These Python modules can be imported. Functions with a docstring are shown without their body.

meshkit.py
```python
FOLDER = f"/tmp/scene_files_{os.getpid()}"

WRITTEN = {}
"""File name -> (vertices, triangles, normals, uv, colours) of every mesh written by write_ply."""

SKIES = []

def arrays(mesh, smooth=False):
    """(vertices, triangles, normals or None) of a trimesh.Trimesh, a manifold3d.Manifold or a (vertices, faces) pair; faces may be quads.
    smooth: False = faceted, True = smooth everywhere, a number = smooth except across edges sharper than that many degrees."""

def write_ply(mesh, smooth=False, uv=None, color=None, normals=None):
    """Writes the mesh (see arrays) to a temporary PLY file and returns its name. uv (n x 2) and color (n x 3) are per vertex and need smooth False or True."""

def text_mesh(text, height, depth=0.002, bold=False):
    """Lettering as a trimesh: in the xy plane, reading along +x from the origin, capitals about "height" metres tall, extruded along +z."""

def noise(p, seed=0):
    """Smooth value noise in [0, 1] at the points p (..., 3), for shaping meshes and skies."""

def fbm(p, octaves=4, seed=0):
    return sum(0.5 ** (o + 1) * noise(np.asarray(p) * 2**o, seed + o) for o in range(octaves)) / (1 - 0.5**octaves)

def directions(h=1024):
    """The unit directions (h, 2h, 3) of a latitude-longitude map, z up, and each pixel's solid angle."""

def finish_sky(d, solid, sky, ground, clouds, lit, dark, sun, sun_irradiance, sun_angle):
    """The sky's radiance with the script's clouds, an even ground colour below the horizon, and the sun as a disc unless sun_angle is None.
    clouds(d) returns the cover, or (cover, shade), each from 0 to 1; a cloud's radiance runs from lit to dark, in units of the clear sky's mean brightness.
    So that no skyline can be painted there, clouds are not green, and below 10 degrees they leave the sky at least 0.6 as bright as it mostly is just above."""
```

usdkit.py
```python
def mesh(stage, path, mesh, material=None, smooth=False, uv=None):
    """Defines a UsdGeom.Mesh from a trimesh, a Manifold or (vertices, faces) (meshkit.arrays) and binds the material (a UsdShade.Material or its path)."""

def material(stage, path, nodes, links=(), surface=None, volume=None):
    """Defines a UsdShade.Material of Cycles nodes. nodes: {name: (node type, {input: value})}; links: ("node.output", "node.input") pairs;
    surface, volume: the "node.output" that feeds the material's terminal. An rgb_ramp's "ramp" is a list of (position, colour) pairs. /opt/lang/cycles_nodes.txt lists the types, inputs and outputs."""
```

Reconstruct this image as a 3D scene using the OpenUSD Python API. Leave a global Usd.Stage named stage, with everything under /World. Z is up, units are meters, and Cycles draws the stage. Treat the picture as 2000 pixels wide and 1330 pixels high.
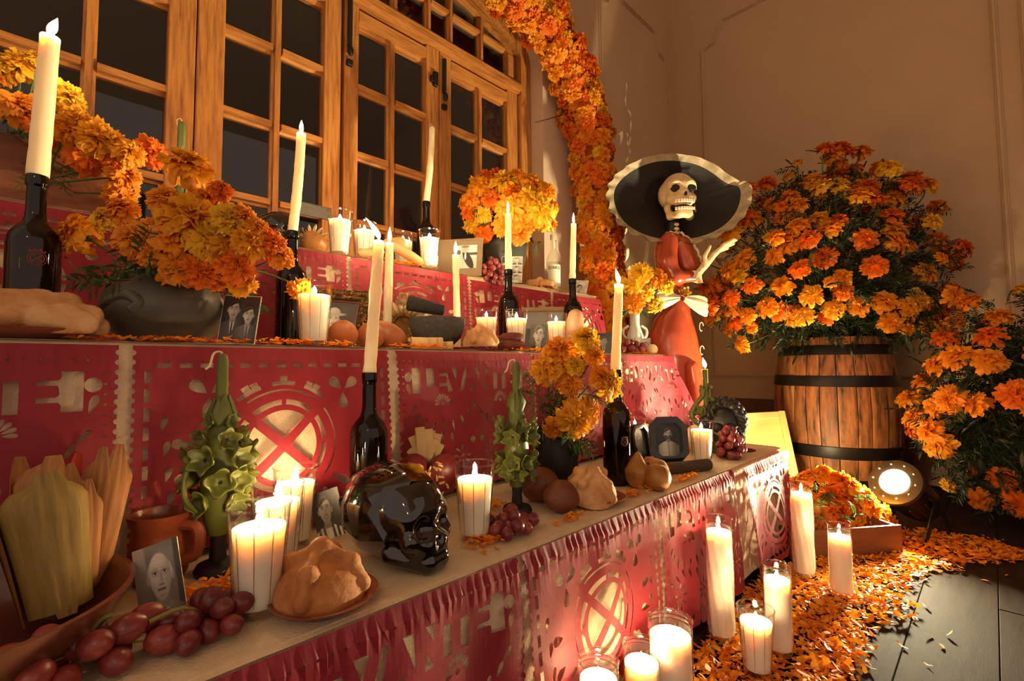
import math
import numpy as np
import trimesh
import shapely
from shapely import affinity
from shapely.geometry import Polygon, Point, box as sbox, LineString
from shapely.ops import unary_union
import usdkit, meshkit
from pxr import Usd, UsdGeom, UsdLux, UsdShade, Gf, Sdf, Vt

stage = Usd.Stage.CreateInMemory()
UsdGeom.SetStageUpAxis(stage, UsdGeom.Tokens.z)
UsdGeom.SetStageMetersPerUnit(stage, 1.0)
UsdGeom.Xform.Define(stage, '/World')
PI = math.pi

# ---------------------------------------------------------------- camera, sky, lamps, exposure
EYE = 0.71                      # eye height above the floor
cam = UsdGeom.Camera.Define(stage, '/World/camera')
F_PX, YAW, PITCH, ROLL = 921.68, 0.794287, 0.054534, -0.007279
cam.CreateFocalLengthAttr(F_PX / 2000 * 36)
cam.CreateHorizontalApertureAttr(36.0)
cam.CreateVerticalApertureAttr(36.0 * 1330 / 2000)
cam.CreateClippingRangeAttr(Gf.Vec2f(0.05, 200))
cam.CreateExposureAttr(0.92)
_f = np.array([math.cos(YAW) * math.cos(PITCH), math.sin(YAW) * math.cos(PITCH), math.sin(PITCH)])
_r = np.cross(_f, [0, 0, 1]); _r /= np.linalg.norm(_r); _u = np.cross(_r, _f)
_r, _u = _r * math.cos(ROLL) + _u * math.sin(ROLL), _u * math.cos(ROLL) - _r * math.sin(ROLL)
cam.AddTransformOp().Set(Gf.Matrix4d(*_r, 0, *_u, 0, *(-_f), 0, 0, 0, EYE, 1))

AMBIENT, ROOM_LAMP, STAGE_LAMP, STAGE_LAMP_2, FLAME, YARD_LAMP = 0.10, 21.0, 1700.0, 420.0, 270.0, 7.0
dome = UsdLux.DomeLight.Define(stage, '/World/dim_evening_air')
dome.CreateColorAttr(Gf.Vec3f(1.0, 0.72, 0.52))
dome.CreateIntensityAttr(AMBIENT)

def sphere_lamp(path, loc, r, power, col):
    l = UsdLux.SphereLight.Define(stage, path)
    l.CreateRadiusAttr(r); l.CreateIntensityAttr(power); l.CreateColorAttr(Gf.Vec3f(*col))
    l.AddTranslateOp().Set(Gf.Vec3d(*loc))
    return l
# hall lamp high in the room behind the camera, and a small lamp in the yard beyond the windows
sphere_lamp('/World/hall_lamp', (-2.6, -3.0, 3.4), 0.16, ROOM_LAMP, (1.0, 0.66, 0.36))
sphere_lamp('/World/yard_lamp', (3.5, 3.1, 1.5), 0.10, YARD_LAMP, (0.95, 1.0, 0.72))

# ---------------------------------------------------------------- names and custom data
_count = {}
def numbered(parent, name):
    k = (parent, name); n = _count.get(k, 0); _count[k] = n + 1
    return f'{parent}/{name}' if n == 0 else f'{parent}/{name}_{n:03d}'

def tag(prim, label=None, cat=None, group=None, kind=None):
    for k, v in (('label', label), ('category', cat), ('group', group), ('kind', kind)):
        if v: prim.SetCustomDataByKey(k, v)
    return prim

def rotm(rx=0, ry=0, rz=0):
    cx, sx, cy, sy, cz, sz = math.cos(rx), math.sin(rx), math.cos(ry), math.sin(ry), math.cos(rz), math.sin(rz)
    X = np.array([[1, 0, 0], [0, cx, -sx], [0, sx, cx]]); Y = np.array([[cy, 0, sy], [0, 1, 0], [-sy, 0, cy]]); Z = np.array([[cz, -sz, 0], [sz, cz, 0], [0, 0, 1]])
    return Z @ Y @ X

def frame_to(n, up=(0, 0, 1)):
    """Rotation whose z axis is n."""
    n = np.asarray(n, float); n = n / np.linalg.norm(n)
    a = np.cross(up, n)
    if np.linalg.norm(a) < 1e-5: a = np.array([1.0, 0, 0])
    a /= np.linalg.norm(a)
    return np.stack([a, np.cross(n, a), n], 1)

def define(path, m, material, smooth=35, colors=None):
    v, f = np.asarray(m[0], float), np.asarray(m[1], int)
    p = usdkit.mesh(stage, path, (v, f), M[material], smooth=False if colors is not None else smooth)
    if colors is not None:
        UsdGeom.PrimvarsAPI(p).CreatePrimvar('tint', Sdf.ValueTypeNames.Color3fArray, 'vertex').Set(Vt.Vec3fArray.FromNumpy(np.asarray(colors, np.float32)))
    return p.GetPrim()

class Thing:
    """An Xform at the thing's base, directly under /World; its parts are meshes below it."""
    def __init__(s, name, label, cat, loc=(0, 0, 0), rz=0.0, group=None, kind=None, R=None):
        s.path = numbered('/World', name)
        x = UsdGeom.Xform.Define(stage, s.path)
        s.loc = np.array(loc, float)
        s.R = rotm(0, 0, rz) if R is None else R
        m = np.eye(4); m[:3, :3] = s.R.T; m[3, :3] = s.loc
        x.AddTransformOp().Set(Gf.Matrix4d(m.tolist()))
        s.prim = tag(x.GetPrim(), label, cat, group, kind)
    def part(s, name, m, material, parent=None, label=None, kind=None, smooth=35, world=False, colors=None):
        if world: m = ((np.asarray(m[0]) - s.loc) @ s.R, m[1])
        path = numbered(str(parent.GetPath()) if parent else s.path, name)
        return tag(define(path, m, material, smooth, colors), label, None, None, kind)

def single(name, m, material, label, cat, group=None, kind=None, smooth=35):
    return tag(define(numbered('/World', name), m, material, smooth), label, cat, group, kind)

def copy(src, label, loc, rz=0.0, name=None, R=None, scale=1.0, group=None):
    """Another of the same thing, with its parts, under its own label."""
    path = numbered('/World', name or src.path.rsplit('/', 1)[1].rstrip('0123456789').rstrip('_'))
    x = UsdGeom.Xform.Define(stage, path)
    x.GetPrim().GetReferences().AddInternalReference(src.path)
    x.GetPrim().SetInstanceable(True)
    R = rotm(0, 0, rz) if R is None else R
    m = np.eye(4); m[:3, :3] = (R * scale).T; m[3, :3] = loc
    x.MakeMatrixXform().Set(Gf.Matrix4d(m.tolist()))
    tag(x.GetPrim(), label, src.prim.GetCustomDataByKey('category'), group)
    return x

# ---------------------------------------------------------------- mesh helpers: all give (vertices, triangles)
def join(ms):
    vs, fs, n = [], [], 0
    for v, f in ms:
        vs.append(v); fs.append(np.asarray(f) + n); n += len(v)
    return np.vstack(vs), np.vstack(fs)

def xf(m, loc=(0, 0, 0), R=None, s=1.0):
    v = np.asarray(m[0], float) * s
    if R is not None: v = v @ np.asarray(R).T
    return v + np.asarray(loc, float), m[1]

def tm(t): return np.array(t.vertices, float), np.array(t.faces)

def box(x0, x1, y0, y1, z0, z1, b=0.0):
    if b <= 0:
        v = np.array([[x, y, z] for x in (x0, x1) for y in (y0, y1) for z in (z0, z1)], float)
        f = np.array([[0, 1, 3], [0, 3, 2], [4, 6, 7], [4, 7, 5], [0, 4, 5], [0, 5, 1], [2, 3, 7], [2, 7, 6], [0, 2, 6], [0, 6, 4], [1, 5, 7], [1, 7, 3]])
        return v, f
    p = []
    for x, sx in ((x0, 1), (x1, -1)):
        for y, sy in ((y0, 1), (y1, -1)):
            for z, sz in ((z0, 1), (z1, -1)):
                p += [[x, y + sy * b, z + sz * b], [x + sx * b, y, z + sz * b], [x + sx * b, y + sy * b, z]]
    return hull(p)

def hull(p):
    return tm(trimesh.convex.convex_hull(np.array(p, float)))

def grid_faces(nr, nc, wrap=False):
    i, j = np.meshgrid(np.arange(nr - 1), np.arange(nc if wrap else nc - 1), indexing='ij')
    a, b = i * nc + j, i * nc + (j + 1) % nc
    c, d = (i + 1) * nc + (j + 1) % nc, (i + 1) * nc + j
    return np.vstack([np.stack([a, b, c], -1).reshape(-1, 3), np.stack([a, c, d], -1).reshape(-1, 3)])

def lathe(prof, n=28, mod=None):
    """prof: (r, z) from bottom to top. mod(angle, z, r) may change the radius."""
    prof = np.array(prof, float); a = np.arange(n) * 2 * PI / n
    r = np.repeat(prof[:, :1], n, 1); z = np.repeat(prof[:, 1:], n, 1)
    if mod is not None: r = mod(np.repeat(a[None], len(prof), 0), z, r)
    v = np.stack([r * np.cos(a), r * np.sin(a), z], -1).reshape(-1, 3)
    return v, grid_faces(len(prof), n, True)

def smooth_line(pts, n):
    """A smooth curve through the points (Catmull-Rom)."""
    p = np.asarray(pts, float); p = np.vstack([2 * p[0] - p[1], p, 2 * p[-1] - p[-2]])
    m = len(p) - 3; t = np.linspace(0, m - 1e-9, n); i = t.astype(int); u = (t - i)[:, None]
    a, b, c, d = p[i], p[i + 1], p[i + 2], p[i + 3]
    return 0.5 * (2 * b + (c - a) * u + (2 * a - 5 * b + 4 * c - d) * u ** 2 + (3 * b - a - 3 * c + d) * u ** 3)

def tube(pts, r, n=8, caps=True):
    p = np.asarray(pts, float); m = len(p); r = np.broadcast_to(np.asarray(r, float), (m,))
    t = np.gradient(p, axis=0); t /= np.linalg.norm(t, axis=1, keepdims=True) + 1e-12
    a = np.cross(t[0], [0, 0, 1.0]);
    if np.linalg.norm(a) < 0.1: a = np.cross(t[0], [1.0, 0, 0])
    A = []
    for k in range(m):
        a = a - t[k] * (a @ t[k]); a /= np.linalg.norm(a) + 1e-12; A.append(a.copy())
    A = np.array(A); B = np.cross(t, A); th = np.arange(n) * 2 * PI / n
    v = p[:, None] + r[:, None, None] * (np.cos(th)[None, :, None] * A[:, None] + np.sin(th)[None, :, None] * B[:, None])
    v = v.reshape(-1, 3); f = grid_faces(m, n, True)
    if caps:
        k = len(v); v = np.vstack([v, p[0], p[-1]])
        q = np.arange(n); f = np.vstack([f, np.stack([q * 0 + k, (q + 1) % n, q], 1), np.stack([q * 0 + k + 1, (m - 1) * n + q, (m - 1) * n + (q + 1) % n], 1)])
    return v, f

def ell(c=(0, 0, 0), r=(1, 1, 1), n=14, R=None):
    r = np.broadcast_to(np.asarray(r, float), (3,))
    z = np.cos(np.linspace(PI, 0, n)); s = np.sqrt(np.maximum(0, 1 - z * z)) + 1e-4
    v, f = lathe(np.stack([s, z], 1), 2 * n)
    return xf((v * r, f), c, R)

def icos(c, r, k=3):
    t = trimesh.creation.icosphere(k, 1.0)
    return xf((np.array(t.vertices) * np.broadcast_to(np.asarray(r, float), (3,)), np.array(t.faces)), c)

def extrude(poly, d):
    ps = [g for g in getattr(poly, 'geoms', [poly]) if g.area > 1e-9]
    return join([tm(trimesh.creation.extrude_polygon(g, d, engine='earcut')) for g in ps])

def flat(poly):
    """Triangles of a polygon in the xy plane (z = 0)."""
    out = []
    for g in getattr(poly, 'geoms', [poly]):
        if g.geom_type != 'Polygon' or g.area < 1e-9: continue
        v, f = trimesh.creation.triangulate_polygon(g, engine='earcut')
        out.append((np.column_stack([v, np.zeros(len(v))]), f))
    return join(out)

def rough(m, amp, scale, seed=0, octaves=3):
    """Pushes the vertices of a closed mesh along their normals by noise."""
    v, f, n = meshkit.arrays(m, True)
    return v + n * ((meshkit.fbm(v * scale, octaves, seed) - 0.5) * 2 * amp)[:, None], f

def blob(parts, level=0.0, pitch=0.004, k=0.01, pad=0.02):
    """Smooth union (or, with sub, smooth cut) of round cones as one continuous surface: a distance field meshed by surface nets."""
    P = [(np.asarray(p['a'], float), np.asarray(p.get('b', p['a']), float), p['r'], p.get('rb', p['r']), p.get('sub', False), p.get('k', k)) for p in parts]
    lo = np.min([np.minimum(a - ra, b - rb) for a, b, ra, rb, s, _ in P if not s], 0) - pad; hi = np.max([np.maximum(a + ra, b + rb) for a, b, ra, rb, s, _ in P if not s], 0) + pad
    ax = [np.arange(lo[i], hi[i] + pitch, pitch) for i in range(3)]; g = np.stack(np.meshgrid(*ax, indexing='ij'), -1); d = np.full(g.shape[:3], 1e3)
    for a, b, ra, rb, sub, kk in P:
        u = b - a; L = u @ u; t = np.zeros(d.shape) if L < 1e-12 else np.clip((g - a) @ u / L, 0, 1)
        e = np.linalg.norm(g - a - t[..., None] * u, axis=-1) - (ra + (rb - ra) * t)
        if sub: h = np.clip(0.5 - 0.5 * (d + e) / kk, 0, 1); d = d * (1 - h) - e * h + kk * h * (1 - h)
        else: h = np.clip(0.5 + 0.5 * (e - d) / kk, 0, 1); d = e * (1 - h) + d * h - kk * h * (1 - h)
    n = np.array(d.shape); S = d < 0; acc = np.zeros((*(n - 1), 3)); cnt = np.zeros(n - 1)
    C = [(i, j, l) for i in (0, 1) for j in (0, 1) for l in (0, 1)]
    at = lambda A, c: A[c[0]:n[0] - 1 + c[0], c[1]:n[1] - 1 + c[1], c[2]:n[2] - 1 + c[2]]
    for c in C:
        for axi in range(3):
            if c[axi]: continue
            e = list(c); e[axi] = 1; d0, d1 = at(d, c), at(d, tuple(e)); x = (d0 < 0) != (d1 < 0); t = np.where(x, d0 / np.where(x, d0 - d1, 1), 0)
            p = np.zeros((*(n - 1), 3)) + np.array(c); p[..., axi] = t; acc += p * x[..., None]; cnt += x
    idx = np.full(n - 1, -1); on = cnt > 0; idx[on] = np.arange(on.sum())
    v = (np.argwhere(on) + acc[on] / cnt[on][:, None]) * pitch + lo; F = []
    for axi in range(3):
        b1, b2 = (axi + 1) % 3, (axi + 2) % 3
        sl = [slice(None)] * 3; sl[axi] = slice(0, n[axi] - 1); A0 = S[tuple(sl)]; sl[axi] = slice(1, n[axi]); A1 = S[tuple(sl)]
        q = np.argwhere(A0 != A1); q = q[(q[:, b1] > 0) & (q[:, b2] > 0) & (q[:, b1] < n[b1] - 1) & (q[:, b2] < n[b2] - 1)]
        if not len(q): continue
        o1, o2 = np.zeros(3, int), np.zeros(3, int); o1[b1] = 1; o2[b2] = 1; w = lambda r: idx[r[:, 0], r[:, 1], r[:, 2]]
        i0, i1, i2, i3 = w(q - o1 - o2), w(q - o2), w(q), w(q - o1); fl = ~A0[q[:, 0], q[:, 1], q[:, 2]]
        f = np.stack([i0, i1, i2, i3], 1); f[fl] = f[fl][:, ::-1]; F += [f[:, [0, 1, 2]], f[:, [0, 2, 3]]]
    return v, np.vstack(F)
# ---------------------------------------------------------------- materials
M = {}
def lin(h):
    """sRGB 0..255 to linear."""
    c = np.array(h, float) / 255
    return np.where(c <= 0.04045, c / 12.92, ((c + 0.055) / 1.055) ** 2.4)

def pm(name, col, rough=0.5, var=0.12, scale=25.0, stretch=(1, 1, 1), bump=0.0, bscale=None, ramp=None, trans=0.0, **kw):
    """A principled material: colour varied by noise in object space, optional bump, optional translucency."""
    c = lin(col)
    nodes = {'tc': ('texture_coordinate', {}), 'mp': ('mapping', {'mapping_type': 'point', 'scale': stretch}),
             'ns': ('noise_texture', {'scale': scale, 'detail': 4.0, 'roughness': 0.6}),
             'rp': ('rgb_ramp', {'ramp': ramp and [(a, lin(b)) for a, b in ramp] or [(0.25, np.clip(c * (1 - var), 0, 1)), (0.75, np.clip(c * (1 + var), 0, 1))]}),
             'p': ('principled_bsdf', {'roughness': rough, **kw})}
    links = [('tc.object', 'mp.vector'), ('mp.vector', 'ns.vector'), ('ns.fac', 'rp.fac'), ('rp.color', 'p.base_color')]
    if bump:
        nodes['n2'] = ('noise_texture', {'scale': bscale or scale * 3, 'detail': 5.0, 'roughness': 0.65})
        nodes['bp'] = ('bump', {'strength': bump, 'distance': 0.01})
        links += [('mp.vector', 'n2.vector'), ('n2.fac', 'bp.height'), ('bp.normal', 'p.normal')]
    out = 'p.BSDF'
    if trans:
        nodes['tl'] = ('translucent_bsdf', {}); nodes['mx'] = ('mix_closure', {'fac': trans})
        links += [('rp.color', 'tl.color'), ('p.BSDF', 'mx.closure1'), ('tl.BSDF', 'mx.closure2')]
        out = 'mx.closure'
    M[name] = usdkit.material(stage, '/World/Looks/' + name, nodes, links, surface=out)

def pane(name, tint, rough=0.0, ior=1.45, gloss=(1, 1, 1), edge=0.75, pw=4.0):
    """See-through sheet: a clear part and a mirror part mixed by the angle."""
    M[name] = usdkit.material(stage, '/World/Looks/' + name,
        {'t': ('transparent_bsdf', {'color': tint}), 'g': ('glossy_bsdf', {'color': gloss, 'roughness': rough}), 'f': ('layer_weight', {'blend': 0.5}), 'm': ('mix_closure', {}),
         'p': ('math', {'math_type': 'power', 'value2': pw}), 'a': ('math', {'math_type': 'multiply_add', 'value2': edge, 'value3': ((ior - 1) / (ior + 1)) ** 2})},
        [('f.facing', 'p.value1'), ('p.value', 'a.value1'), ('a.value', 'm.fac'), ('t.BSDF', 'm.closure1'), ('g.BSDF', 'm.closure2')], surface='m.closure')

def emit(name, col, strength):
    M[name] = usdkit.material(stage, '/World/Looks/' + name, {'e': ('emission', {'color': col, 'strength': strength})}, [], surface='e.emission')

pm('wall_paint', (196, 164, 128), 0.75, 0.06, 1.2, bump=0.05, bscale=60)
pm('pilaster_paint', (206, 178, 150), 0.75, 0.05, 1.5)
pm('floor_boards', (50, 38, 31), 0.75, 0.35, 5, (1, 8, 1), bump=0.12, bscale=40, specular_ior_level=0.05)
pm('floor_boards_dark', (43, 33, 27), 0.75, 0.35, 5, (1, 8, 1), bump=0.12, bscale=40, specular_ior_level=0.05)
WOODR = [(0.2, (104, 58, 26)), (0.45, (176, 112, 52)), (0.6, (198, 132, 64)), (0.85, (150, 88, 40))]
pm('wood_upright', (180, 115, 55), 0.42, ramp=WOODR, scale=9, stretch=(9, 9, 0.7), bump=0.10, bscale=14)
pm('wood_rail', (180, 115, 55), 0.42, ramp=WOODR, scale=9, stretch=(0.7, 9, 9), bump=0.10, bscale=14)
pm('wood_dark', (96, 58, 34), 0.5, 0.3, 9, (6, 6, 0.8), bump=0.1, bscale=14)
pm('dark_room', (40, 33, 30), 0.9, 0.1, 3)
pm('pale_awning', (190, 196, 165), 0.8, 0.08, 4)
pm('beam_dark', (36, 30, 27), 0.8, 0.1, 4)
pane('window_glass', (0.80, 0.80, 0.78), ior=1.5)
pane('thin_glass', (0.96, 0.96, 0.94), ior=1.5, edge=0.95, pw=2.2)
pane('flute_glass', (0.72, 0.66, 0.56), ior=1.6, edge=0.9, pw=1.6)
pane('bottle_glass', (0.13, 0.125, 0.030), ior=1.5)
pane('clear_bottle_glass', (0.93, 0.95, 0.92), ior=1.45)
pm('iron', (40, 38, 36), 0.45, 0.3, 30, metallic=0.6, bump=0.1)
pm('steel', (150, 145, 135), 0.35, 0.12, 40, metallic=0.8)
pm('cloth_white', (228, 206, 172), 0.9, 0.06, 30, bump=0.5, bscale=220)
pm('paper_red', (150, 30, 46), 0.62, 0.10, 14, trans=0.18, bump=0.12, bscale=30)
pm('paper_red_dark', (132, 24, 40), 0.62, 0.10, 14, trans=0.18, bump=0.12, bscale=30)
for nm, c, sc in (('wax_white', (250, 244, 230), 0.050), ('wax_ivory', (250, 234, 190), 0.045), ('wax_green', (92, 98, 38), 0.005)):
    pm(nm, c, 0.45, 0.03, 12, subsurface_weight=1.0, subsurface_scale=sc, subsurface_radius=(1.0, 0.62, 0.36), subsurface_method='burley')
emit('flame_glow', (1.0, 0.68, 0.34), FLAME)
emit('flame_root', (0.25, 0.45, 1.0), FLAME * 0.03)
pm('wick_black', (24, 20, 18), 0.9)
pm('wick_white', (226, 214, 170), 0.8)
pm('clay_red', (138, 66, 40), 0.32, 0.2, 12, coat_weight=0.5, coat_roughness=0.15)
pm('clay_brown', (104, 56, 38), 0.3, 0.2, 12, coat_weight=0.5, coat_roughness=0.15)
pm('clay_black', (78, 73, 66), 0.42, 0.12, 9)
pm('vase_black', (62, 66, 60), 0.34, 0.12, 9)
pm('vase_matt', (26, 24, 22), 0.55, 0.12, 9)
pm('vase_white', (196, 204, 190), 0.3, 0.08, 9)
pm('gloss_black', (10, 10, 11), 0.06, 0.2, 8, coat_weight=1.0, coat_roughness=0.03)
pm('satin_black', (46, 44, 42), 0.30, 0.2, 18, bump=0.1, bscale=60)
pm('bread_crust', (176, 104, 50), 0.7, ramp=[(0.25, (150, 84, 38)), (0.5, (190, 122, 64)), (0.78, (222, 170, 112))], scale=16, bump=0.25, bscale=160)
pm('bread_pale', (214, 160, 108), 0.75, ramp=[(0.25, (178, 112, 60)), (0.5, (212, 156, 100)), (0.8, (236, 200, 156))], scale=16, bump=0.25, bscale=160)
pm('fruit_brown', (158, 88, 44), 0.5, 0.2, 22, bump=0.08, bscale=120)
pm('fruit_dark', (112, 58, 32), 0.5, 0.25, 22, bump=0.08, bscale=120)
pm('pear_skin', (176, 122, 50), 0.42, ramp=[(0.2, (120, 74, 34)), (0.5, (172, 116, 52)), (0.8, (198, 146, 62))], scale=22, bump=0.05, bscale=160)
pm('gourd_skin', (190, 140, 106), 0.5, 0.1, 10)
pm('camote_skin', (206, 146, 92), 0.5, 0.15, 12)
pm('grape_skin', (150, 52, 50), 0.28, ramp=[(0.25, (92, 34, 38)), (0.55, (146, 62, 58)), (0.8, (192, 106, 84))], scale=30, subsurface_weight=0.35, subsurface_scale=0.006, subsurface_method='burley')
pm('grape_skin_dark', (108, 38, 44), 0.3, ramp=[(0.25, (72, 22, 32)), (0.55, (116, 42, 46)), (0.8, (150, 66, 58))], scale=30)
pm('stalk', (128, 122, 60), 0.6, 0.2, 30)
pm('stem_green', (74, 96, 38), 0.5, 0.2, 30)
pm('leaf_green', (58, 84, 34), 0.5, 0.3, 30, trans=0.25)
pm('leaf_dark', (40, 58, 30), 0.5, 0.3, 30, trans=0.2)
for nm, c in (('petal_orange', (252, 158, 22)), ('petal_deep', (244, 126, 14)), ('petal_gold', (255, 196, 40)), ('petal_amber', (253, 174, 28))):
    pm(nm, c, 0.6, 0.16, 60, trans=0.32)
pm('loose_petals', (236, 128, 20), 0.6, ramp=[(0.3, (226, 112, 14)), (0.5, (248, 158, 26)), (0.72, (255, 198, 56))], scale=40, trans=0.3)
for nm, c in (('stave_a', (170, 104, 56)), ('stave_b', (150, 88, 46)), ('stave_c', (186, 122, 70))):
    d = np.array(c)
    pm(nm, c, 0.55, ramp=[(0.32, d * 0.30), (0.44, d * 0.75), (0.6, d), (0.8, np.minimum(255, d * 1.15))], scale=5, stretch=(7, 7, 1.1), bump=0.15, bscale=12)
pm('hoop_iron', (38, 34, 32), 0.4, 0.3, 20, metallic=0.5, bump=0.08)
pm('crate_wood', (120, 66, 36), 0.55, 0.25, 6, (1, 6, 6), bump=0.12, bscale=16)
pm('pine_pale', (222, 178, 108), 0.5, 0.12, 6, (1, 6, 1), bump=0.05)
pm('gold_ornate', (150, 112, 62), 0.26, 0.6, 60, metallic=0.9, bump=0.6, bscale=130)
pm('gold_charm', (206, 160, 100), 0.35, 0.2, 60, metallic=0.3)
pm('gold_dark', (62, 44, 26), 0.4, 0.4, 60, metallic=0.6, bump=0.6, bscale=130)
pm('silver_ornate', (206, 180, 132), 0.3, 0.25, 40, metallic=0.45, bump=0.2, bscale=90)
pm('mount_grey', (128, 108, 84), 0.8, 0.05, 40)
pm('frame_black', (20, 18, 17), 0.12, 0.1, 20, coat_weight=0.6)
pm('frame_red', (140, 40, 34), 0.5)
pm('frame_brown', (130, 96, 58), 0.5, 0.2, 10, (1, 8, 8))
pm('stone_grey', (84, 82, 78), 0.85, 0.3, 90, bump=0.7, bscale=160)
pm('stone_dark', (52, 50, 48), 0.85, 0.3, 90, bump=0.7, bscale=160)
pm('bark_dark', (84, 66, 50), 0.8, 0.35, 25, (8, 8, 1), bump=0.5, bscale=30)
pm('birch_bark', (214, 180, 120), 0.7, ramp=[(0.3, (120, 84, 48)), (0.42, (206, 168, 108)), (0.8, (226, 196, 140))], scale=18, stretch=(1, 1, 3))
pm('cut_wood', (196, 140, 82), 0.7, 0.15, 30)
pm('husk_tan', (176, 122, 70), 0.65, 0.25, 10, (14, 14, 1.2), trans=0.15, bump=0.2, bscale=10)
pm('husk_green', (156, 130, 68), 0.65, 0.25, 10, (14, 14, 1.2), trans=0.15, bump=0.2, bscale=10)
pm('husk_red', (200, 62, 44), 0.6, 0.2, 20)
pm('cacao_brown', (112, 48, 30), 0.6, 0.4, 60, bump=0.7, bscale=70)
pm('mat_red', (112, 24, 34), 0.9, 0.3, 120, bump=0.8, bscale=160)
pm('heart_red', (110, 24, 26), 0.4, 0.15, 20)
pm('card_ray', (150, 120, 82), 0.7, 0.2, 20)
pm('squash_cream', (226, 196, 148), 0.6, 0.1, 14)
pm('garlic_white', (222, 200, 166), 0.6, 0.1, 30)
pm('dress_red', (166, 66, 34), 0.30, 0.16, 7, coat_weight=0.4, coat_roughness=0.2, bump=0.08, bscale=10)
pm('bone_paint', (224, 190, 142), 0.42, 0.08, 12, coat_weight=0.3)
pm('tooth_white', (238, 224, 186), 0.35, 0.05, 20)
pm('ink_black', (16, 14, 13), 0.6)
pm('hat_black', (28, 24, 22), 0.5, 0.4, 9, bump=0.4, bscale=14)
pm('hat_red', (96, 26, 22), 0.4, 0.2, 9)
pm('lace_white', (226, 206, 164), 0.5, 0.15, 40, bump=0.3, bscale=60)
pm('lace_dim', (176, 156, 122), 0.5, 0.2, 40, bump=0.3, bscale=60)
pm('satin_cream', (236, 222, 182), 0.32, 0.05, 9)
pm('rose_gold', (190, 140, 44), 0.4, 0.15, 20)
pm('lamp_black', (28, 27, 26), 0.35, 0.2, 20, metallic=0.3)
pm('lamp_collar', (64, 58, 44), 0.4, 0.2, 20, metallic=0.3)
pm('label_white', (236, 228, 204), 0.5, 0.03, 20)
pm('label_ink', (60, 62, 60), 0.6)
pm('emblem_red', (150, 34, 36), 0.5)
pm('emblem_gold', (150, 112, 60), 0.45)
pm('bone_white', (236, 226, 200), 0.6)
emit('lamp_lens', (1.0, 0.86, 0.52), STAGE_LAMP)
emit('lamp_lens_small', (1.0, 0.80, 0.40), STAGE_LAMP_2)
M['photo_print'] = usdkit.material(stage, '/World/Looks/photo_print', {'a': ('attribute', {'attribute': 'tint'}), 'p': ('principled_bsdf', {'roughness': 0.35})}, [('a.color', 'p.base_color')], surface='p.BSDF')
# ---------------------------------------------------------------- the room
rng = np.random.default_rng(7)
YW, XE = 1.80, 3.70             # window wall and end wall
# floor: worn dark planks running towards the end wall
flo = Thing('floor', 'dark worn plank floor of the hall', None, kind='structure')
flo.part('subfloor', box(-1.6, XE, -4.2, YW + 0.2, -0.06, -0.014), 'dark_room')
for k in range(14):
    y0 = -1.0 + k * 0.17
    if y0 > 1.75: break
    xs = sorted([-1.6, XE] + list(rng.uniform(-1.2, 3.4, 2)))
    for a, b in zip(xs, xs[1:]):
        if b - a < 0.08: continue
        flo.part('plank', box(a + 0.0007, b - 0.0007, y0 + 0.0007, y0 + 0.1693, -0.03, rng.uniform(-0.0022, 0), 0.0015), rng.choice(['floor_boards', 'floor_boards_dark']), smooth=False)
flo.part('far_plank', box(-1.6, XE, -4.2, -1.001, -0.03, -0.001), 'floor_boards', smooth=False)
struct = lambda name, m, mt, **k: single(name, m, mt, k.pop('label', None), None, kind='structure', **k)
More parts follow.
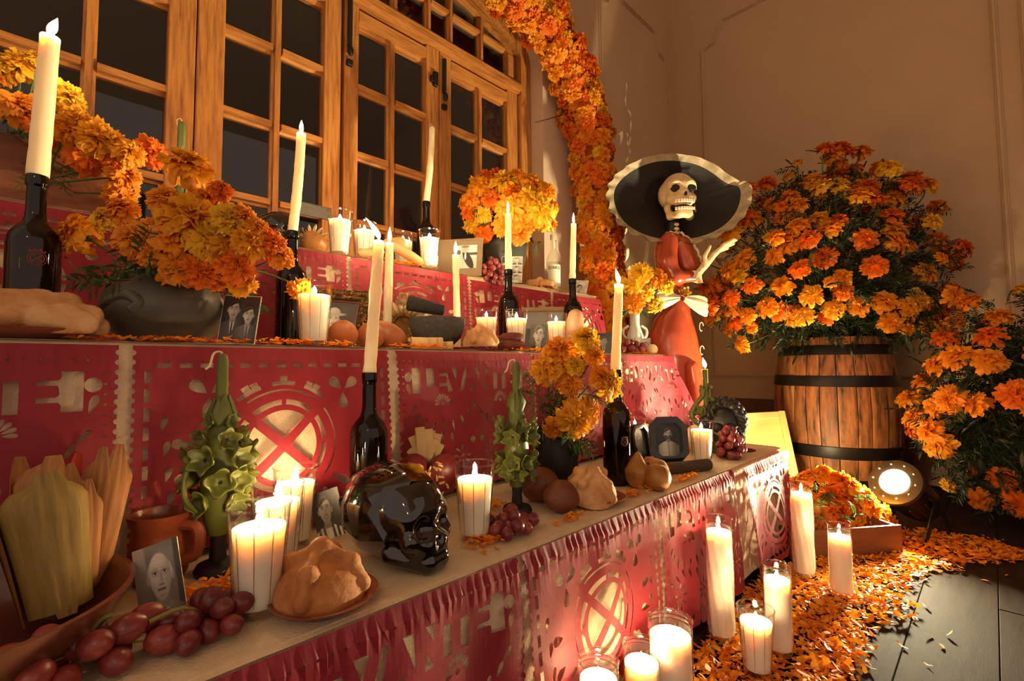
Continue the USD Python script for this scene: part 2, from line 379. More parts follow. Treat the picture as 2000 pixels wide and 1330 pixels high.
struct('ceiling', box(-1.6, XE + 0.2, -4.2, YW + 0.3, 4.25, 4.4), 'wall_paint', label='painted ceiling above the hall')

def arch(cx, a, zs, b, z0, n=40):
    t = np.linspace(0, PI, n)
    return Polygon([(cx - a, z0)] + [(cx - a * math.cos(x), zs + b * math.sin(x) ** 0.9) for x in t] + [(cx + a, z0)])
def to_wall(m, y):           # xy-polygon mesh (thickness along z) to a wall panel in x-z, thick towards +y from y
    v = m[0]; return np.stack([v[:, 0], y + v[:, 2], v[:, 1]], 1), m[1][:, ::-1]
CX = 0.815
opening = arch(CX, 1.105, 2.42, 0.34, -0.1)
wl = Thing('wall_back', 'painted hall wall with the arched window opening', None, kind='structure')
wl.part('plaster', to_wall(extrude(sbox(-1.6, 0, XE, 4.3).difference(opening), 0.16), YW), 'wall_paint', smooth=False)
wl.part('surround', to_wall(extrude(arch(CX, 1.36, 2.42, 0.60, 0.0).difference(opening.buffer(0.004)), 0.0995), YW - 0.10), 'pilaster_paint', smooth=30)
we = Thing('wall_end', 'tan painted end wall with raised panel mouldings', None, kind='structure')
we.part('plaster', box(XE, XE + 0.15, -4.2, YW + 0.16, 0, 4.3), 'wall_paint')
def moulding(u0, u1, z0, z1, notch, w=0.028):
    """A panel moulding: a rectangle with stepped-in upper corners."""
    p = Polygon([(u0, z0), (u1, z0), (u1, z1 - notch), (u1 - notch * 0.55, z1 - notch * 0.85), (u1 - notch, z1), (u0 + notch, z1), (u0 + notch * 0.55, z1 - notch * 0.85), (u0, z1 - notch)])
    q = p.difference(p.buffer(-w, join_style=2)); i = p.buffer(-w * 0.3, join_style=2).difference(p.buffer(-w * 0.7, join_style=2))
    return join([extrude(q, 0.010), extrude(i, 0.02)])
def on_end(m): v = m[0]; return np.stack([XE - v[:, 2], v[:, 0], v[:, 1]], 1), m[1][:, ::-1]
def on_back(m): v = m[0]; return np.stack([v[:, 0], YW - v[:, 2], v[:, 1]], 1), m[1]
we.part('panel_moulding', on_end(moulding(-0.10, 1.55, 0.62, 3.43, 0.17)), 'wall_paint', smooth=False)
we.part('panel_moulding', on_end(moulding(-1.9, -0.18, 0.62, 3.43, 0.17)), 'wall_paint', smooth=False)
wl.part('panel_moulding', on_back(moulding(2.62, 3.56, 0.62, 3.40, 0.17)), 'wall_paint', smooth=False)
struct('baseboard_end', box(XE - 0.03, XE - 0.0005, -4.2, YW - 0.001, 0, 0.46, 0.006), 'wood_dark', label='dark board along the foot of the end wall')
struct('baseboard_back', box(2.18, XE - 0.031, YW - 0.03, YW - 0.0005, 0, 0.46, 0.006), 'wood_dark', label='dark board along the foot of the window wall')
# the dark yard beyond the glass
struct('wall_yard', box(-6, 9, 4.6, 4.7, 0, 9.0), 'dark_room', label='dark courtyard wall beyond the windows'); struct('ground_yard', box(-4, 7, 1.97, 4.59, -0.05, 0), 'dark_room', label='dark courtyard ground beyond the windows')
aw = Thing('pale_awning', 'pale awning on dark beams seen through the top panes', 'awning', (2.2, 2.8, 3.3))
aw.part('sheet', box(1.3, 3.6, 2.05, 2.80, 3.32, 3.34), 'pale_awning', world=True)
for k, xb in enumerate((1.62, 2.12, 2.62, 3.12)): aw.part('beam', box(xb, xb + 0.09, 2.05, 2.80, 3.21, 3.319), 'beam_dark', world=True)
for yb in (2.10, 2.66): aw.part('cross_beam', box(1.3, 3.6, yb, yb + 0.09, 3.10, 3.209), 'beam_dark', world=True)
for xb in (3.5,): aw.part('post', box(xb, xb + 0.08, 2.67, 2.75, 0, 3.099), 'beam_dark', world=True)

# ---------------------------------------------------------------- windows
MZ = [1.02, 1.31, 1.60, 1.89]
def vbar(x0, x1, z0, z1, y0, y1, ch):
    """An upright bar with a stepped moulding on the room side."""
    w = x1 - x0
    s = Polygon([(x0, y1), (x0, y0 + ch), (x0 + w * 0.22, y0 + ch * 0.8), (x0 + w * 0.22, y0), (x1 - w * 0.22, y0), (x1 - w * 0.22, y0 + ch * 0.8), (x1, y0 + ch), (x1, y1)])
    m = extrude(s, z1 - z0); return m[0] + [0, 0, z0], m[1]
def hbar(x0, x1, z0, z1, y0, y1, ch):
    w = z1 - z0
    s = Polygon([(y1, z0), (y0 + ch, z0), (y0 + ch * 0.8, z0 + w * 0.22), (y0, z0 + w * 0.22), (y0, z1 - w * 0.22), (y0 + ch * 0.8, z1 - w * 0.22), (y0 + ch, z1), (y1, z1)])
    m = extrude(s, x1 - x0); v = m[0]; return np.stack([v[:, 2] + x0, v[:, 0], v[:, 1]], 1), m[1]
def sash(n, xl, xr, sl, sr, xm, label, ztop=2.236, step=0.0):
    t = Thing(f'window_{n}', label, None, kind='structure', loc=((xl + xr) / 2, YW, 0.02))
    y0, y1 = YW + step, YW + 0.05 + step
    P = lambda nm, m, mt, **k: t.part(nm, m, mt, world=True, smooth=False, **k)
    P('stile', box(xl, xl + sl, y0, y1, 0.02, ztop, 0.003), 'wood_upright'); P('stile', box(xr - sr, xr, y0, y1, 0.02, ztop, 0.003), 'wood_upright')
    a, b = xl + sl, xr - sr
    P('top_rail', hbar(a, b, ztop - 0.085, ztop, y0, y1 - 0.002, 0.028), 'wood_rail')
    P('bottom_panel', box(a, b, y0 + 0.01, y1 - 0.01, 0.02, 0.80), 'wood_rail')
    zz = [0.80] + MZ + [ztop - 0.085]
    P('muntin', vbar(xm - 0.017, xm + 0.017, 0.80, ztop - 0.085, y0 + 0.004, y1 - 0.004, 0.022), 'wood_upright')
    for z in MZ:
        P('muntin', hbar(a, xm - 0.0175, z - 0.019, z + 0.019, y0 + 0.005, y1 - 0.004, 0.024), 'wood_rail')
        P('muntin', hbar(xm + 0.0175, b, z - 0.019, z + 0.019, y0 + 0.005, y1 - 0.004, 0.024), 'wood_rail')
    for z0, z1 in zip(zz, zz[1:]):
        for x0, x1 in ((a, xm - 0.017), (xm + 0.017, b)):
            P('pane', box(x0, x1, y0 + 0.034, y0 + 0.037, z0 + 0.015, z1 - 0.015), 'window_glass')
    return t
sash(1, -0.235, 0.314, 0.08, 0.074, 0.056, 'leftmost tall glazed pine sash, behind the wooden flower crate')
sash(2, 0.318, 0.808, 0.08, 0.068, 0.570, 'second glazed pine sash, behind the tall lit candle')
w3 = sash(3, 0.828, 1.300, 0.062, 0.072, 1.052, 'third glazed pine sash with an iron bolt', step=0.012)
w4 = sash(4, 1.304, 1.838, 0.070, 0.080, 1.565, 'rightmost glazed pine sash below the arched fanlight', step=0.012)
for t, xb, z0, z1 in ((w3, 0.845, 1.98, 2.235), (w4, 1.325, 1.98, 2.2)):
    t.part('bolt_rod', tube([(xb, YW + 0.002, z0 + 0.05), (xb, YW + 0.002, z1)], 0.010, 6), 'iron', world=True)
    t.part('bolt_handle', join([box(xb - 0.012, xb + 0.012, YW - 0.006, YW + 0.011, z0 - 0.03, z0 - 0.005, 0.002), ell((xb, YW - 0.006, z0 + 0.03), (0.013, 0.012, 0.022), 8)]), 'iron', world=True)
w3.part('latch', join([box(1.262, 1.286, YW - 0.004, YW + 0.0115, 2.045, 2.115, 0.002), box(1.246, 1.262, YW - 0.001, YW + 0.0115, 2.06, 2.09, 0.001)]), 'iron', world=True)
# fixed frame, transom bar and arched fanlight
t = Thing('window_5', 'arched pine fanlight and transom above the sashes', None, kind='structure', loc=(CX, YW, 2.24))
P = lambda nm, m, mt, **k: t.part(nm, m, mt, world=True, smooth=False, **k)
A_in, A_out = arch(CX, 0.985, 2.42, 0.23, 2.24), arch(CX, 1.105, 2.42, 0.34, 0.0)
P('arch_frame', to_wall(extrude(A_out.difference(arch(CX, 1.03, 2.42, 0.26, -1)).buffer(-0.0005), 0.12), YW - 0.01), 'wood_upright')
P('transom', hbar(-0.214, 1.844, 2.2375, 2.302, YW - 0.014, YW + 0.06, 0.012), 'wood_rail')
zone = arch(CX, 0.985, 2.42, 0.235, 2.302)
rim = zone.difference(arch(CX, 0.945, 2.42, 0.20, 2.0))
P('arch_muntin', to_wall(extrude(rim, 0.045), YW + 0.004), 'wood_rail')
inner = arch(CX, 0.945, 2.42, 0.20, 2.3025)
fx = [0.12, 0.32, 0.57, 0.815, 1.06, 1.24, 1.37, 1.57]
for x in fx:
    top = inner.intersection(sbox(x - 0.013, 2, x + 0.013, 3)).bounds[3]
    P('muntin', vbar(x - 0.013, x + 0.013, 2.3025, top - 0.004, YW + 0.006, YW + 0.046, 0.02), 'wood_upright')
    
xs = [-0.13] + fx + [1.76]
for a, b in zip(xs, xs[1:]):
    P('muntin', hbar(a + 0.0135, b - 0.0135, 2.447, 2.475, YW + 0.007, YW + 0.045, 0.018), 'wood_rail')
    for z0, z1 in ((2.302, 2.452), (2.470, 2.8)):
        g = inner.intersection(sbox(a + 0.01, z0, b - 0.01, z1))
        if g.area > 1e-4: P('pane', to_wall(extrude(g, 0.003), YW + 0.036), 'window_glass')
P('post', box(1.842, 1.9185, YW - 0.012, YW + 0.07, 0.0, 2.2365, 0.004), 'wood_upright')
P('post', box(0.8085, 0.8275, YW + 0.03, YW + 0.07, 0.0, 2.2365), 'wood_dark')

# ---------------------------------------------------------------- the three tiers
class Tier:
    def __init__(s, yf, yb, z, xe, h, flare_end, x0=-1.3, r=0.05):
        s.yf, s.yb, s.z, s.xe, s.h, s.fl, s.x0, s.r = yf, yb, z, xe, h, flare_end, x0, r
    def edge(s, u):
        """Point and outward direction along the front edge (u = x), round the corner and along the end."""
        u = np.asarray(u, float); a = s.xe - s.r; L = s.r * PI / 2
        th = np.clip((u - a) / s.r, 0, PI / 2); over = np.maximum(0, u - a - L)
        x = np.minimum(u, a) + s.r * np.sin(th); y = s.yf + s.r * (1 - np.cos(th)) + over
        return x, y, np.sin(th), -np.cos(th)
    def surf(s, u, v, off):
        """Skirt point at edge position u, v below the top, off in front of the cloth."""
        x, y, nx, ny = s.edge(u)
        fl = 0.05 + s.fl * np.exp(-((u - s.xe - 0.02) / 0.10) ** 2) + 0.5 * s.fl * (u > s.xe + 0.02)
        fold = 0.003 * np.sin(u * 21 + 1.3) + 0.001 * np.sin(u * 47)
        o = 0.010 * (1 - np.exp(-v / 0.008)) - 0.010 + off + fl * v + fold * np.clip(v / 0.1, 0, 1)
        z = s.z - np.where(v < 0.006, v * 0.6, v - 0.0024)
        return x + nx * o, y + ny * o, z
T3 = Tier(0.600, 1.03, 0.380, 2.110, 0.360, 0.10)
T2 = Tier(1.010, 1.425, 0.757, 1.990, 0.757, 0.42)
T1 = Tier(1.410, 1.695, 1.065, 2.030, 1.065, 0.12)
def cloth(T, name, label, drop):
    us = np.concatenate([np.arange(T.x0, T.xe - 0.1, 0.03), np.linspace(T.xe - 0.1, T.xe + (T.yb - T.yf) - 0.04, 34)])
    vs = np.array([0, 0.002, 0.005, 0.009, 0.015, 0.025, 0.05, 0.09, 0.14, 0.2, 0.27, 0.34, 0.42, 0.5, 0.6, 0.75, 0.9, 1.1]); vs = np.append(vs[vs < drop - 0.02], drop)
    U, V = np.meshgrid(us, vs); x, y, z = T.surf(U, V, -0.004)
    v = np.stack([x, y, z], -1).reshape(-1, 3); f = grid_faces(len(vs), len(us))
    # top sheet
    nx, ny = 150, 18
    gx, gy = np.meshgrid(np.linspace(0, 1, nx), np.linspace(0, 1, ny))
    ex, ey, _, _ = T.edge(np.linspace(T.x0, T.xe - T.r, nx))
    X = T.x0 + gx * (T.xe - T.x0 - 0.004); Y = T.yf + 0.001 + gy * (T.yb - T.yf)
    cut = np.maximum(0, X - (T.xe - T.r)); Y = np.maximum(Y, T.yf + T.r - np.sqrt(np.maximum(0, T.r ** 2 - cut ** 2)))
    Z = T.z + 0.0 * X - 0.0008 + 0.0012 * (meshkit.noise(np.stack([X * 22, Y * 22, 0 * X], -1)) - 0.5)
    top = np.stack([X, Y, Z], -1).reshape(-1, 3), grid_faces(ny, nx)
    t = Thing(name, label, 'tablecloth', ((T.x0 + T.xe) / 2, (T.yf + T.yb) / 2, 0))
    t.part('cloth', join([(v, f), top]), 'cloth_white', world=True, smooth=50)
    t.part('bench', box(T.x0, T.xe - 0.04, T.yf + 0.03, T.yb - 0.01, 0, T.z - 0.004), 'dark_room', world=True)
    return t
cloth(T3, 'tablecloth', 'cream terry cloth over the lowest altar tier', 0.358)
cloth(T2, 'tablecloth', 'cream cloth over the middle altar tier', 0.368)
cloth(T1, 'tablecloth', 'cream cloth over the top altar tier', 0.300)

# ---------------------------------------------------------------- cut-paper banners
def drop_(L, W, n=14):
    t = np.linspace(0, 2 * PI, n, endpoint=False)
    return Polygon(np.stack([W / 2 * np.sin(t) * np.sin(t / 2) ** 1.4 * 1.15, L * (0.5 - 0.5 * np.cos(t)) - L / 2], 1)).buffer(0)
def put(g, x, y, a=0.0): return affinity.translate(affinity.rotate(g, a, origin=(0, 0)), x, y)
def ring(r0, r1, a0, a1, n=12):
    t = np.radians(np.linspace(a0, a1, n))
    return Polygon(np.vstack([np.stack([r1 * np.cos(t), r1 * np.sin(t)], 1), np.stack([r0 * np.cos(t), r0 * np.sin(t)], 1)[::-1]]))
def emblem():
    c = []
    bars = unary_union([put(sbox(-0.2, -0.0085, 0.2, 0.0085), 0, 0, 43), put(sbox(-0.2, -0.0085, 0.2, 0.0085), 0, 0, 137)])
    c.append(Point(0, 0).buffer(0.066, 32).difference(bars))
    for a in range(8): c.append(ring(0.0765, 0.0865, a * 45 + 3, a * 45 + 42).difference(bars))
    for a in range(4): c.append(ring(0.103, 0.1065, a * 90 + 52, a * 90 + 128, 20))
    for a in (58, 90, 122):
        c.append(unary_union([ring(0.114, 0.122, a - 11, a + 11), ring(0.12, 0.132, a - 3.2, a + 3.2)] + ([ring(0.12, 0.130, a + 7 * (1 if a < 90 else -1) - 3, a + 7 * (1 if a < 90 else -1) + 3)] if a != 90 else [])))
    return c
def clover(): return [put(drop_(0.034, 0.026), 0.021 * math.cos(math.radians(a)), 0.021 * math.sin(math.radians(a)), a - 90) for a in (40, 140, 270)]
def burst(r0=0.010, r1=0.036, n=9, a0=0, a1=360): return [put(drop_(r1 - r0, 0.008), (r0 + r1) / 2 * math.cos(a), (r0 + r1) / 2 * math.sin(a), math.degrees(a) - 90) for a in np.radians(np.linspace(a0, a1, n, endpoint=a1 < 360))] + [Point(0, 0).buffer(0.005)]
BW, BH = 0.472, 0.345
def letters(word, x0, x1, ytop, hgt):
    """Stencil: the band round bold letters is cut away, the letters stay."""
    from PIL import Image, ImageDraw, ImageFont
    import glob
    font = ImageFont.truetype(glob.glob('/opt/blender-*/*/datafiles/fonts/Inter.woff2')[0], 80)
    a, b, c, d = font.getbbox(word, anchor='ls', stroke_width=4)
    im = Image.new('L', (c - a, d - b)); ImageDraw.Draw(im).text((-a, -b), word, 255, font, anchor='ls', stroke_width=4)
    on = np.pad(np.asarray(im) > 127, ((0, 0), (1, 1))).astype(np.int8); H, W = on.shape
    rows, st = np.nonzero(np.diff(on, axis=1) == 1); en = np.nonzero(np.diff(on, axis=1) == -1)[1]
    s = unary_union(shapely.box(st, H - rows - 1, en, H - rows)).buffer(0.7).simplify(0.9)
    s = affinity.scale(s, (x1 - x0) / W, hgt / H * 1.04, origin=(0, 0)); s = affinity.translate(s, x0, ytop - hgt * 1.02)
    band = sbox(x0 - 0.022, ytop - hgt, x1 + 0.022, ytop)
    keep = [g for g in getattr(band.difference(s).buffer(-0.0012), 'geoms', [])]
    return keep
def design(kind):
    """The sheet with its holes; origin top left, y downward negative."""
    w, h = BW, BH; sheet = sbox(0, -h, w, 0); cuts = []
    n = 13
    if kind == 'emblem':
        for i in range(n): cuts.append(sbox(0.03 + i * (w - 0.06) / n + 0.003, -0.037, 0.03 + (i + 1) * (w - 0.06) / n - 0.009, -0.029))
        for i in range(9):
            for x in (0.016, w - 0.024): cuts.append(sbox(x, -0.062 - i * 0.031, x + 0.008, -0.040 - i * 0.031))
        for i in range(n): cuts.append(sbox(0.03 + i * (w - 0.06) / n + 0.003, -h + 0.022, 0.03 + (i + 1) * (w - 0.06) / n - 0.009, -h + 0.030))
        cx, cy = w / 2, -0.185
        cuts += [put(g, cx, cy) for g in emblem()]
        for sx in (-1, 1):
            cuts += [put(g, cx + sx * 0.125, -0.085) for g in clover()]
            for k, a in enumerate((172, 196, 220, 244)):
                x, y = 0.165 * math.cos(math.radians(a)), 0.135 * math.sin(math.radians(a)) + 0.0
                cuts.append(put(drop_(0.034, 0.021), cx - sx * x, cy + y, (a - 90) if sx < 0 else 90 - (a - 180)))
            for k in range(4): cuts.append(put(drop_(0.026, 0.013), cx + sx * (0.192 - 0.004 * k), -0.13 - 0.042 * k, sx * 15))
        for a in range(205, 340, 15): cuts.append(put(drop_(0.024, 0.013), cx + 0.133 * math.cos(math.radians(a)), cy + 0.133 * math.sin(math.radians(a)), a + 90))
    else:
        for i in range(26): cuts.append(Point(0.02 + i * (w - 0.04) / 25, -0.024).buffer(0.0022, 3))
        for i in range(18):
            for x in (0.015, w - 0.015): cuts.append(Point(x, -0.045 - i * 0.016).buffer(0.0022, 3))
        cuts += letters('LEVANTE', 0.062, w - 0.062, -0.040, 0.062)
        for x in (0.030, w - 0.030): cuts.append(Point(x, -0.062).buffer(0.011)); cuts.append(put(drop_(0.03, 0.014), x, -0.092, 20 if x < 0.2 else -20))
        for c0, sg in ((0.135, 1), (w - 0.135, -1)):
            for i in range(9):
                a = math.radians(200 + i * 17.5); cuts.append(put(drop_(0.030, 0.010), c0 + 0.10 * math.cos(a), -0.115 + 0.075 * math.sin(a), sg * (i - 4) * 10))
            cuts += [put(g, c0, -0.130) for g in burst(0.008, 0.026, 9, 0, 180)]
            cuts += [put(g, c0 - sg * 0.06, -0.255) for g in burst()]
            cuts += [put(g, c0 + sg * 0.052, -0.262) for g in burst(0.008, 0.028, 8)]
            for i in range(5): cuts.append(put(drop_(0.028, 0.011), c0 - sg * (0.095 - i * 0.03), -0.205 - 0.006 * abs(i - 2), sg * (60 - 12 * i)))
        for i in range(14): cuts.append(put(drop_(0.022, 0.012), 0.035 + i * (w - 0.07) / 13, -0.312 - 0.008 * (i % 2), (i % 2) * 40 - 20))
        for x in (w / 2 - 0.016, w / 2 + 0.016): cuts.append(Point(x, -0.225).buffer(0.009))
    # scalloped sides and foot
    for i in range(22): cuts.append(Point(0.0, -0.012 - i * 0.0155).buffer(0.0045, 4)); cuts.append(Point(w, -0.012 - i * 0.0155).buffer(0.0045, 4))
    foot = unary_union([Point(w * (i + 0.5) / 9, -h + 0.016).buffer(w / 18, 6) for i in range(9)] + [sbox(0, -h + 0.016, w, 0)])
    return sheet.intersection(foot.union(sbox(0, -h + 0.02, w, 0))).difference(unary_union([c.buffer(0) for c in cuts]))
def sheet_mesh(g, nx=56, ny=15):
    """Triangles of the cut sheet, split along a grid so that it can hang in folds."""
    out = []
    for i in range(nx):
        for j in range(ny):
            c = g.intersection(sbox(i * BW / nx, -(j + 1) * BH / ny, (i + 1) * BW / nx, -j * BH / ny))
            if c.area > 1e-8: out.append(flat(c))
    return join(out)
SHEETS = {k: sheet_mesh(design(k)) for k in ('emblem', 'text')}
def banner(T, u0, kind, label, seed=0, pleat=0.0, drop=0.0, lift=0.0, hs=1.0, squeeze=1.0, bow=0.0):
    m = SHEETS[kind]; r = np.random.default_rng(seed)
    u, v = u0 + m[0][:, 0] * squeeze, -m[0][:, 1] * hs
    ph = r.uniform(0, 6, 4)
    off = 0.008 + 0.004 * np.sin(u * 30 + ph[0]) * np.clip(v / 0.1, 0, 1) + 0.010 * np.clip(v / BH, 0, 1.2) * (0.6 + np.sin(u * 9 + ph[1])) + 0.0010 * np.sin(u * 60 + v * 40 + ph[2]) * np.clip(v / 0.05, 0, 1)
    off = off + pleat * (0.5 + 0.5 * np.sin(u * 420 + 2.2 * np.sin(u * 55 + ph[3]))) * np.exp(-(v / 0.030) ** 2) * np.clip(v / 0.008, 0, 1)
    off = off + lift + bow * np.sin(np.clip((u - u0) / BW, 0, 1) * PI * 3 + ph[3]) * np.clip(v / 0.2, 0, 1)
    vv = np.maximum(v, 0.0) + drop
    x, y, z = T.surf(u, vv, off)
    b = single('cut_paper_banner', (np.stack([x, y, z], 1), m[1]), 'paper_red', label, 'banner', smooth=True)
    return b
for k, (u0, kind, lab) in enumerate([(-0.36, 'emblem', 'red cut-paper banner at the lower left corner, below the near grapes'), (0.122, 'text', 'red cut-paper banner reading LEVANTE on the lowest tier, nearest the camera'),
        (0.604, 'emblem', 'red cut-paper banner with crossed-ring emblem on the lowest tier, behind the floor candles'), (1.086, 'text', 'gathered red cut-paper banner behind the tall spiral floor candle')]):
    banner(T3, u0, kind, lab, k, pleat=0.006 if k > 1 else 0.004, drop=0.004)
banner(T3, 1.600, 'emblem', 'crumpled cut-paper banner at the brightly lit end of the lowest tier', 5, pleat=0.007, drop=0.006, squeeze=1.03, bow=0.014, lift=0.016)
for k, (u0, kind, lab) in enumerate([(-0.39, 'text', 'dark red cut-paper banner with letters at the left of the middle tier'), (0.100, 'emblem', 'red cut-paper banner with the large crossed-ring emblem on the middle tier'),
        (0.592, 'text', 'red cut-paper banner reading LEVANTE on the middle tier, behind the green flower candle'), (1.076, 'emblem', 'red cut-paper banner on the middle tier behind the potted marigolds'), (1.56, 'text', 'red cut-paper banner draped round the right corner of the middle tier')]):
    banner(T2, u0, kind, lab, 20 + k, pleat=0.003, drop=0.010, hs=1.03, lift=0.012 if k == 4 else 0.0)
for k, (u0, kind, lab) in enumerate([(-0.30, 'emblem', 'red cut-paper banner on the top tier below the wooden flower crate'), (0.185, 'text', 'red cut-paper banner on the top tier behind the big marigold bouquet'), (0.668, 'emblem', 'red cut-paper banner on the top tier behind the two tall lit candles'),
        (1.152, 'text', 'red cut-paper banner on the top tier below the hanging grapes'), (1.632, 'emblem', 'short red cut-paper banner at the right end of the top tier')]):
    banner(T1, u0, kind, lab, 40 + k, lift=0.008 if k == 4 else 0.0, pleat=0.003, drop=0.010 if k < 3 else 0.022, hs=0.86)
# ---------------------------------------------------------------- candles, glasses, bottles
def flame_mesh(h=0.030, r=0.0058, lean=(0, 0), n=9):
    t = np.linspace(0, 1, 9); prof = r * np.sin(PI * t ** 0.72) ** 0.9 * (1 - 0.25 * t); prof[0] = 0.0012; prof[-1] = 0.0002
    m = lathe(np.stack([prof, t * h], 1), n); v = m[0]; k = (v[:, 2] / h) ** 1.5
    v[:, 0] += lean[0] * k; v[:, 1] += lean[1] * k
    return v, m[1]
def add_flame(t, loc, h=0.030, r=0.0058, lean=(0, 0)):
    w = t.part('wick', tube([np.array(loc) + [0, 0, -0.004], np.array(loc) + [0, 0, 0.004], np.array(loc) + [lean[0] * 0.08 + 0.0006, lean[1] * 0.08, 0.0075]], 0.0009, 5), 'wick_black')
    t.part('flame', xf(flame_mesh(h, r, lean), np.array(loc) + [0, 0, 0.0045]), 'flame_glow', parent=w, smooth=True)

def taper(name, label, foot, top, r0, r1, lit=True, wax='wax_ivory', lean=(0, 0), fh=0.034, seed=0, fr=0.0062, bend=0.0, tuck=0.035, group=None):
    """A tall candle from foot to top, slightly crooked; tuck: how far it goes down into what holds it."""
    foot, top = np.array(foot, float), np.array(top, float); r = np.random.default_rng(seed)
    t = Thing(name, label, 'candle', foot, group=group); d = top - foot; L = np.linalg.norm(d)
    s = np.linspace(0, 1, 16); rad = r0 + (r1 - r0) * s + r.normal(0, 0.0004, 16)
    pts = d[None] * s[:, None]; side = np.array([d[1], -d[0], 0]) + np.array([0.3, -0.9, 0]) * L; side /= np.linalg.norm(side)
    pts = pts + side[None] * (bend * np.sin(s * PI))[:, None]
    pr = rad.copy()
    if lit: pts = np.vstack([pts, pts[-1] + d / L * 0.001, pts[-1] - d / L * 0.002]); pr = np.concatenate([pr, [rad[-1] * 0.86, 0.0015]])
    else: pts = np.vstack([pts, pts[-1] + d / L * r1 * 0.7, pts[-1] + d / L * r1 * 1.1]); pr = np.concatenate([pr, [r1 * 0.75, r1 * 0.2]])
    t.part('wax', tube(pts, pr, 16), wax, smooth=50)
    if tuck: t.part('stub', tube([(0, 0, -tuck), (0, 0, 0.0)], min(r0 * 0.9, 0.0092), 12), wax)
    tip = pts[15]
    if lit: add_flame(t, tip, fh, fr, lean)
    else:
        q = pts[-1]; t.part('wick', tube(smooth_line([q - [0, 0, 0.003], q + [-0.003, 0.002, 0.007], q + [-0.010, 0.008, 0.004], q + [-0.008, 0.006, -0.014], q + [-0.006, 0.004, -0.022]], 14), 0.0013, 6), 'wick_white')
    return t

def tumbler(R=0.039, r=0.028, h=0.143, facets=10):
    """Outer wall of a fluted bar glass: round rim, flat flutes below."""
    n = facets * 6
    zs = np.array([0, 0.002, 0.012, 0.016, 0.4, 0.80, 0.84, 0.87, 0.93, 1.0]) * [0, 0, 0, 0, 0, 0, 0, 0, 0, 0] + np.array([0, 0.0015, 0.012, 0.018, 0.06, 0.108, 0.117, 0.121, 0.133, 0.143]) * h / 0.143
    fl = [0, 0, 0, 1, 1, 1, 0.6, 0, 0, 0]
    a = np.arange(n) * 2 * PI / n; rows = []
    for z, k in zip(zs, fl):
        rr = r + (R - r) * z / h; c = ((a * facets / (2 * PI)) % 1 - 0.5) * 2 * PI / facets
        poly = rr * math.cos(PI / facets) / np.cos(c); rows.append(rr * (1 - k) + np.minimum(poly * 1.012, rr) * k)
    rows[0] = rows[0] * 0.93; rows = np.array(rows); zz = zs[:, None] * np.ones(n)
    v = np.stack([rows * np.cos(a), rows * np.sin(a), zz], -1).reshape(-1, 3); f = grid_faces(len(zs), n, True)
    base = np.vstack([v[:n], [[0, 0, 0]]]); bf = np.stack([np.full(n, n), (np.arange(n) + 1) % n, np.arange(n)], 1)
    rim = tube(np.stack([R * np.cos(np.append(a, 0)), R * np.sin(np.append(a, 0)), np.full(n + 1, h)], 1), 0.0017, 6, False)
    foot = lathe([(0.0005, 0.011), (r * 0.9, 0.011), (r * 0.95, 0.014)], n)
    return join([(v, f), (base, bf), rim, foot])
def jar(R, h, kind):
    n = 64 if kind != 'plain' else 40
    def mod(a, z, r):
        k = np.clip((z - 0.018) / 0.006, 0, 1) * np.clip((h * 0.86 - z) / 0.008, 0, 1)
        if kind == 'spiral': return r * (1 + k * 0.05 * np.sin(9 * a + z * 42) )
        if kind == 'ribbed': return r * (1 + k * 0.022 * np.abs(np.sin(14 * a)) - 0.012 * k)
        return r
    zs = np.concatenate([[0, 0.002, 0.006, 0.012], np.linspace(0.018, h * 0.86, 22 if kind == 'spiral' else 6), [h * 0.87, h * 0.885, h * 0.90, h * 0.925, h * 0.94, h * 0.97, h]])
    rs = np.array([0.80, 0.93, 0.985, 1.0] + [1.0] * (22 if kind == 'spiral' else 6) + [0.985, 1.01, 0.985, 0.975, 1.005, 0.98, 1.0]) * R
    a = np.append(np.arange(40), 0) * 2 * PI / 40
    rim = tube(np.stack([R * np.cos(a), R * np.sin(a), np.full(41, h)], 1), 0.0016, 6, False)
    return join([lathe(np.stack([rs, zs], 1), n, mod), rim, lathe([(0.0003, 0.0), (R * 0.8, 0.0)], n)])
_votive = {}
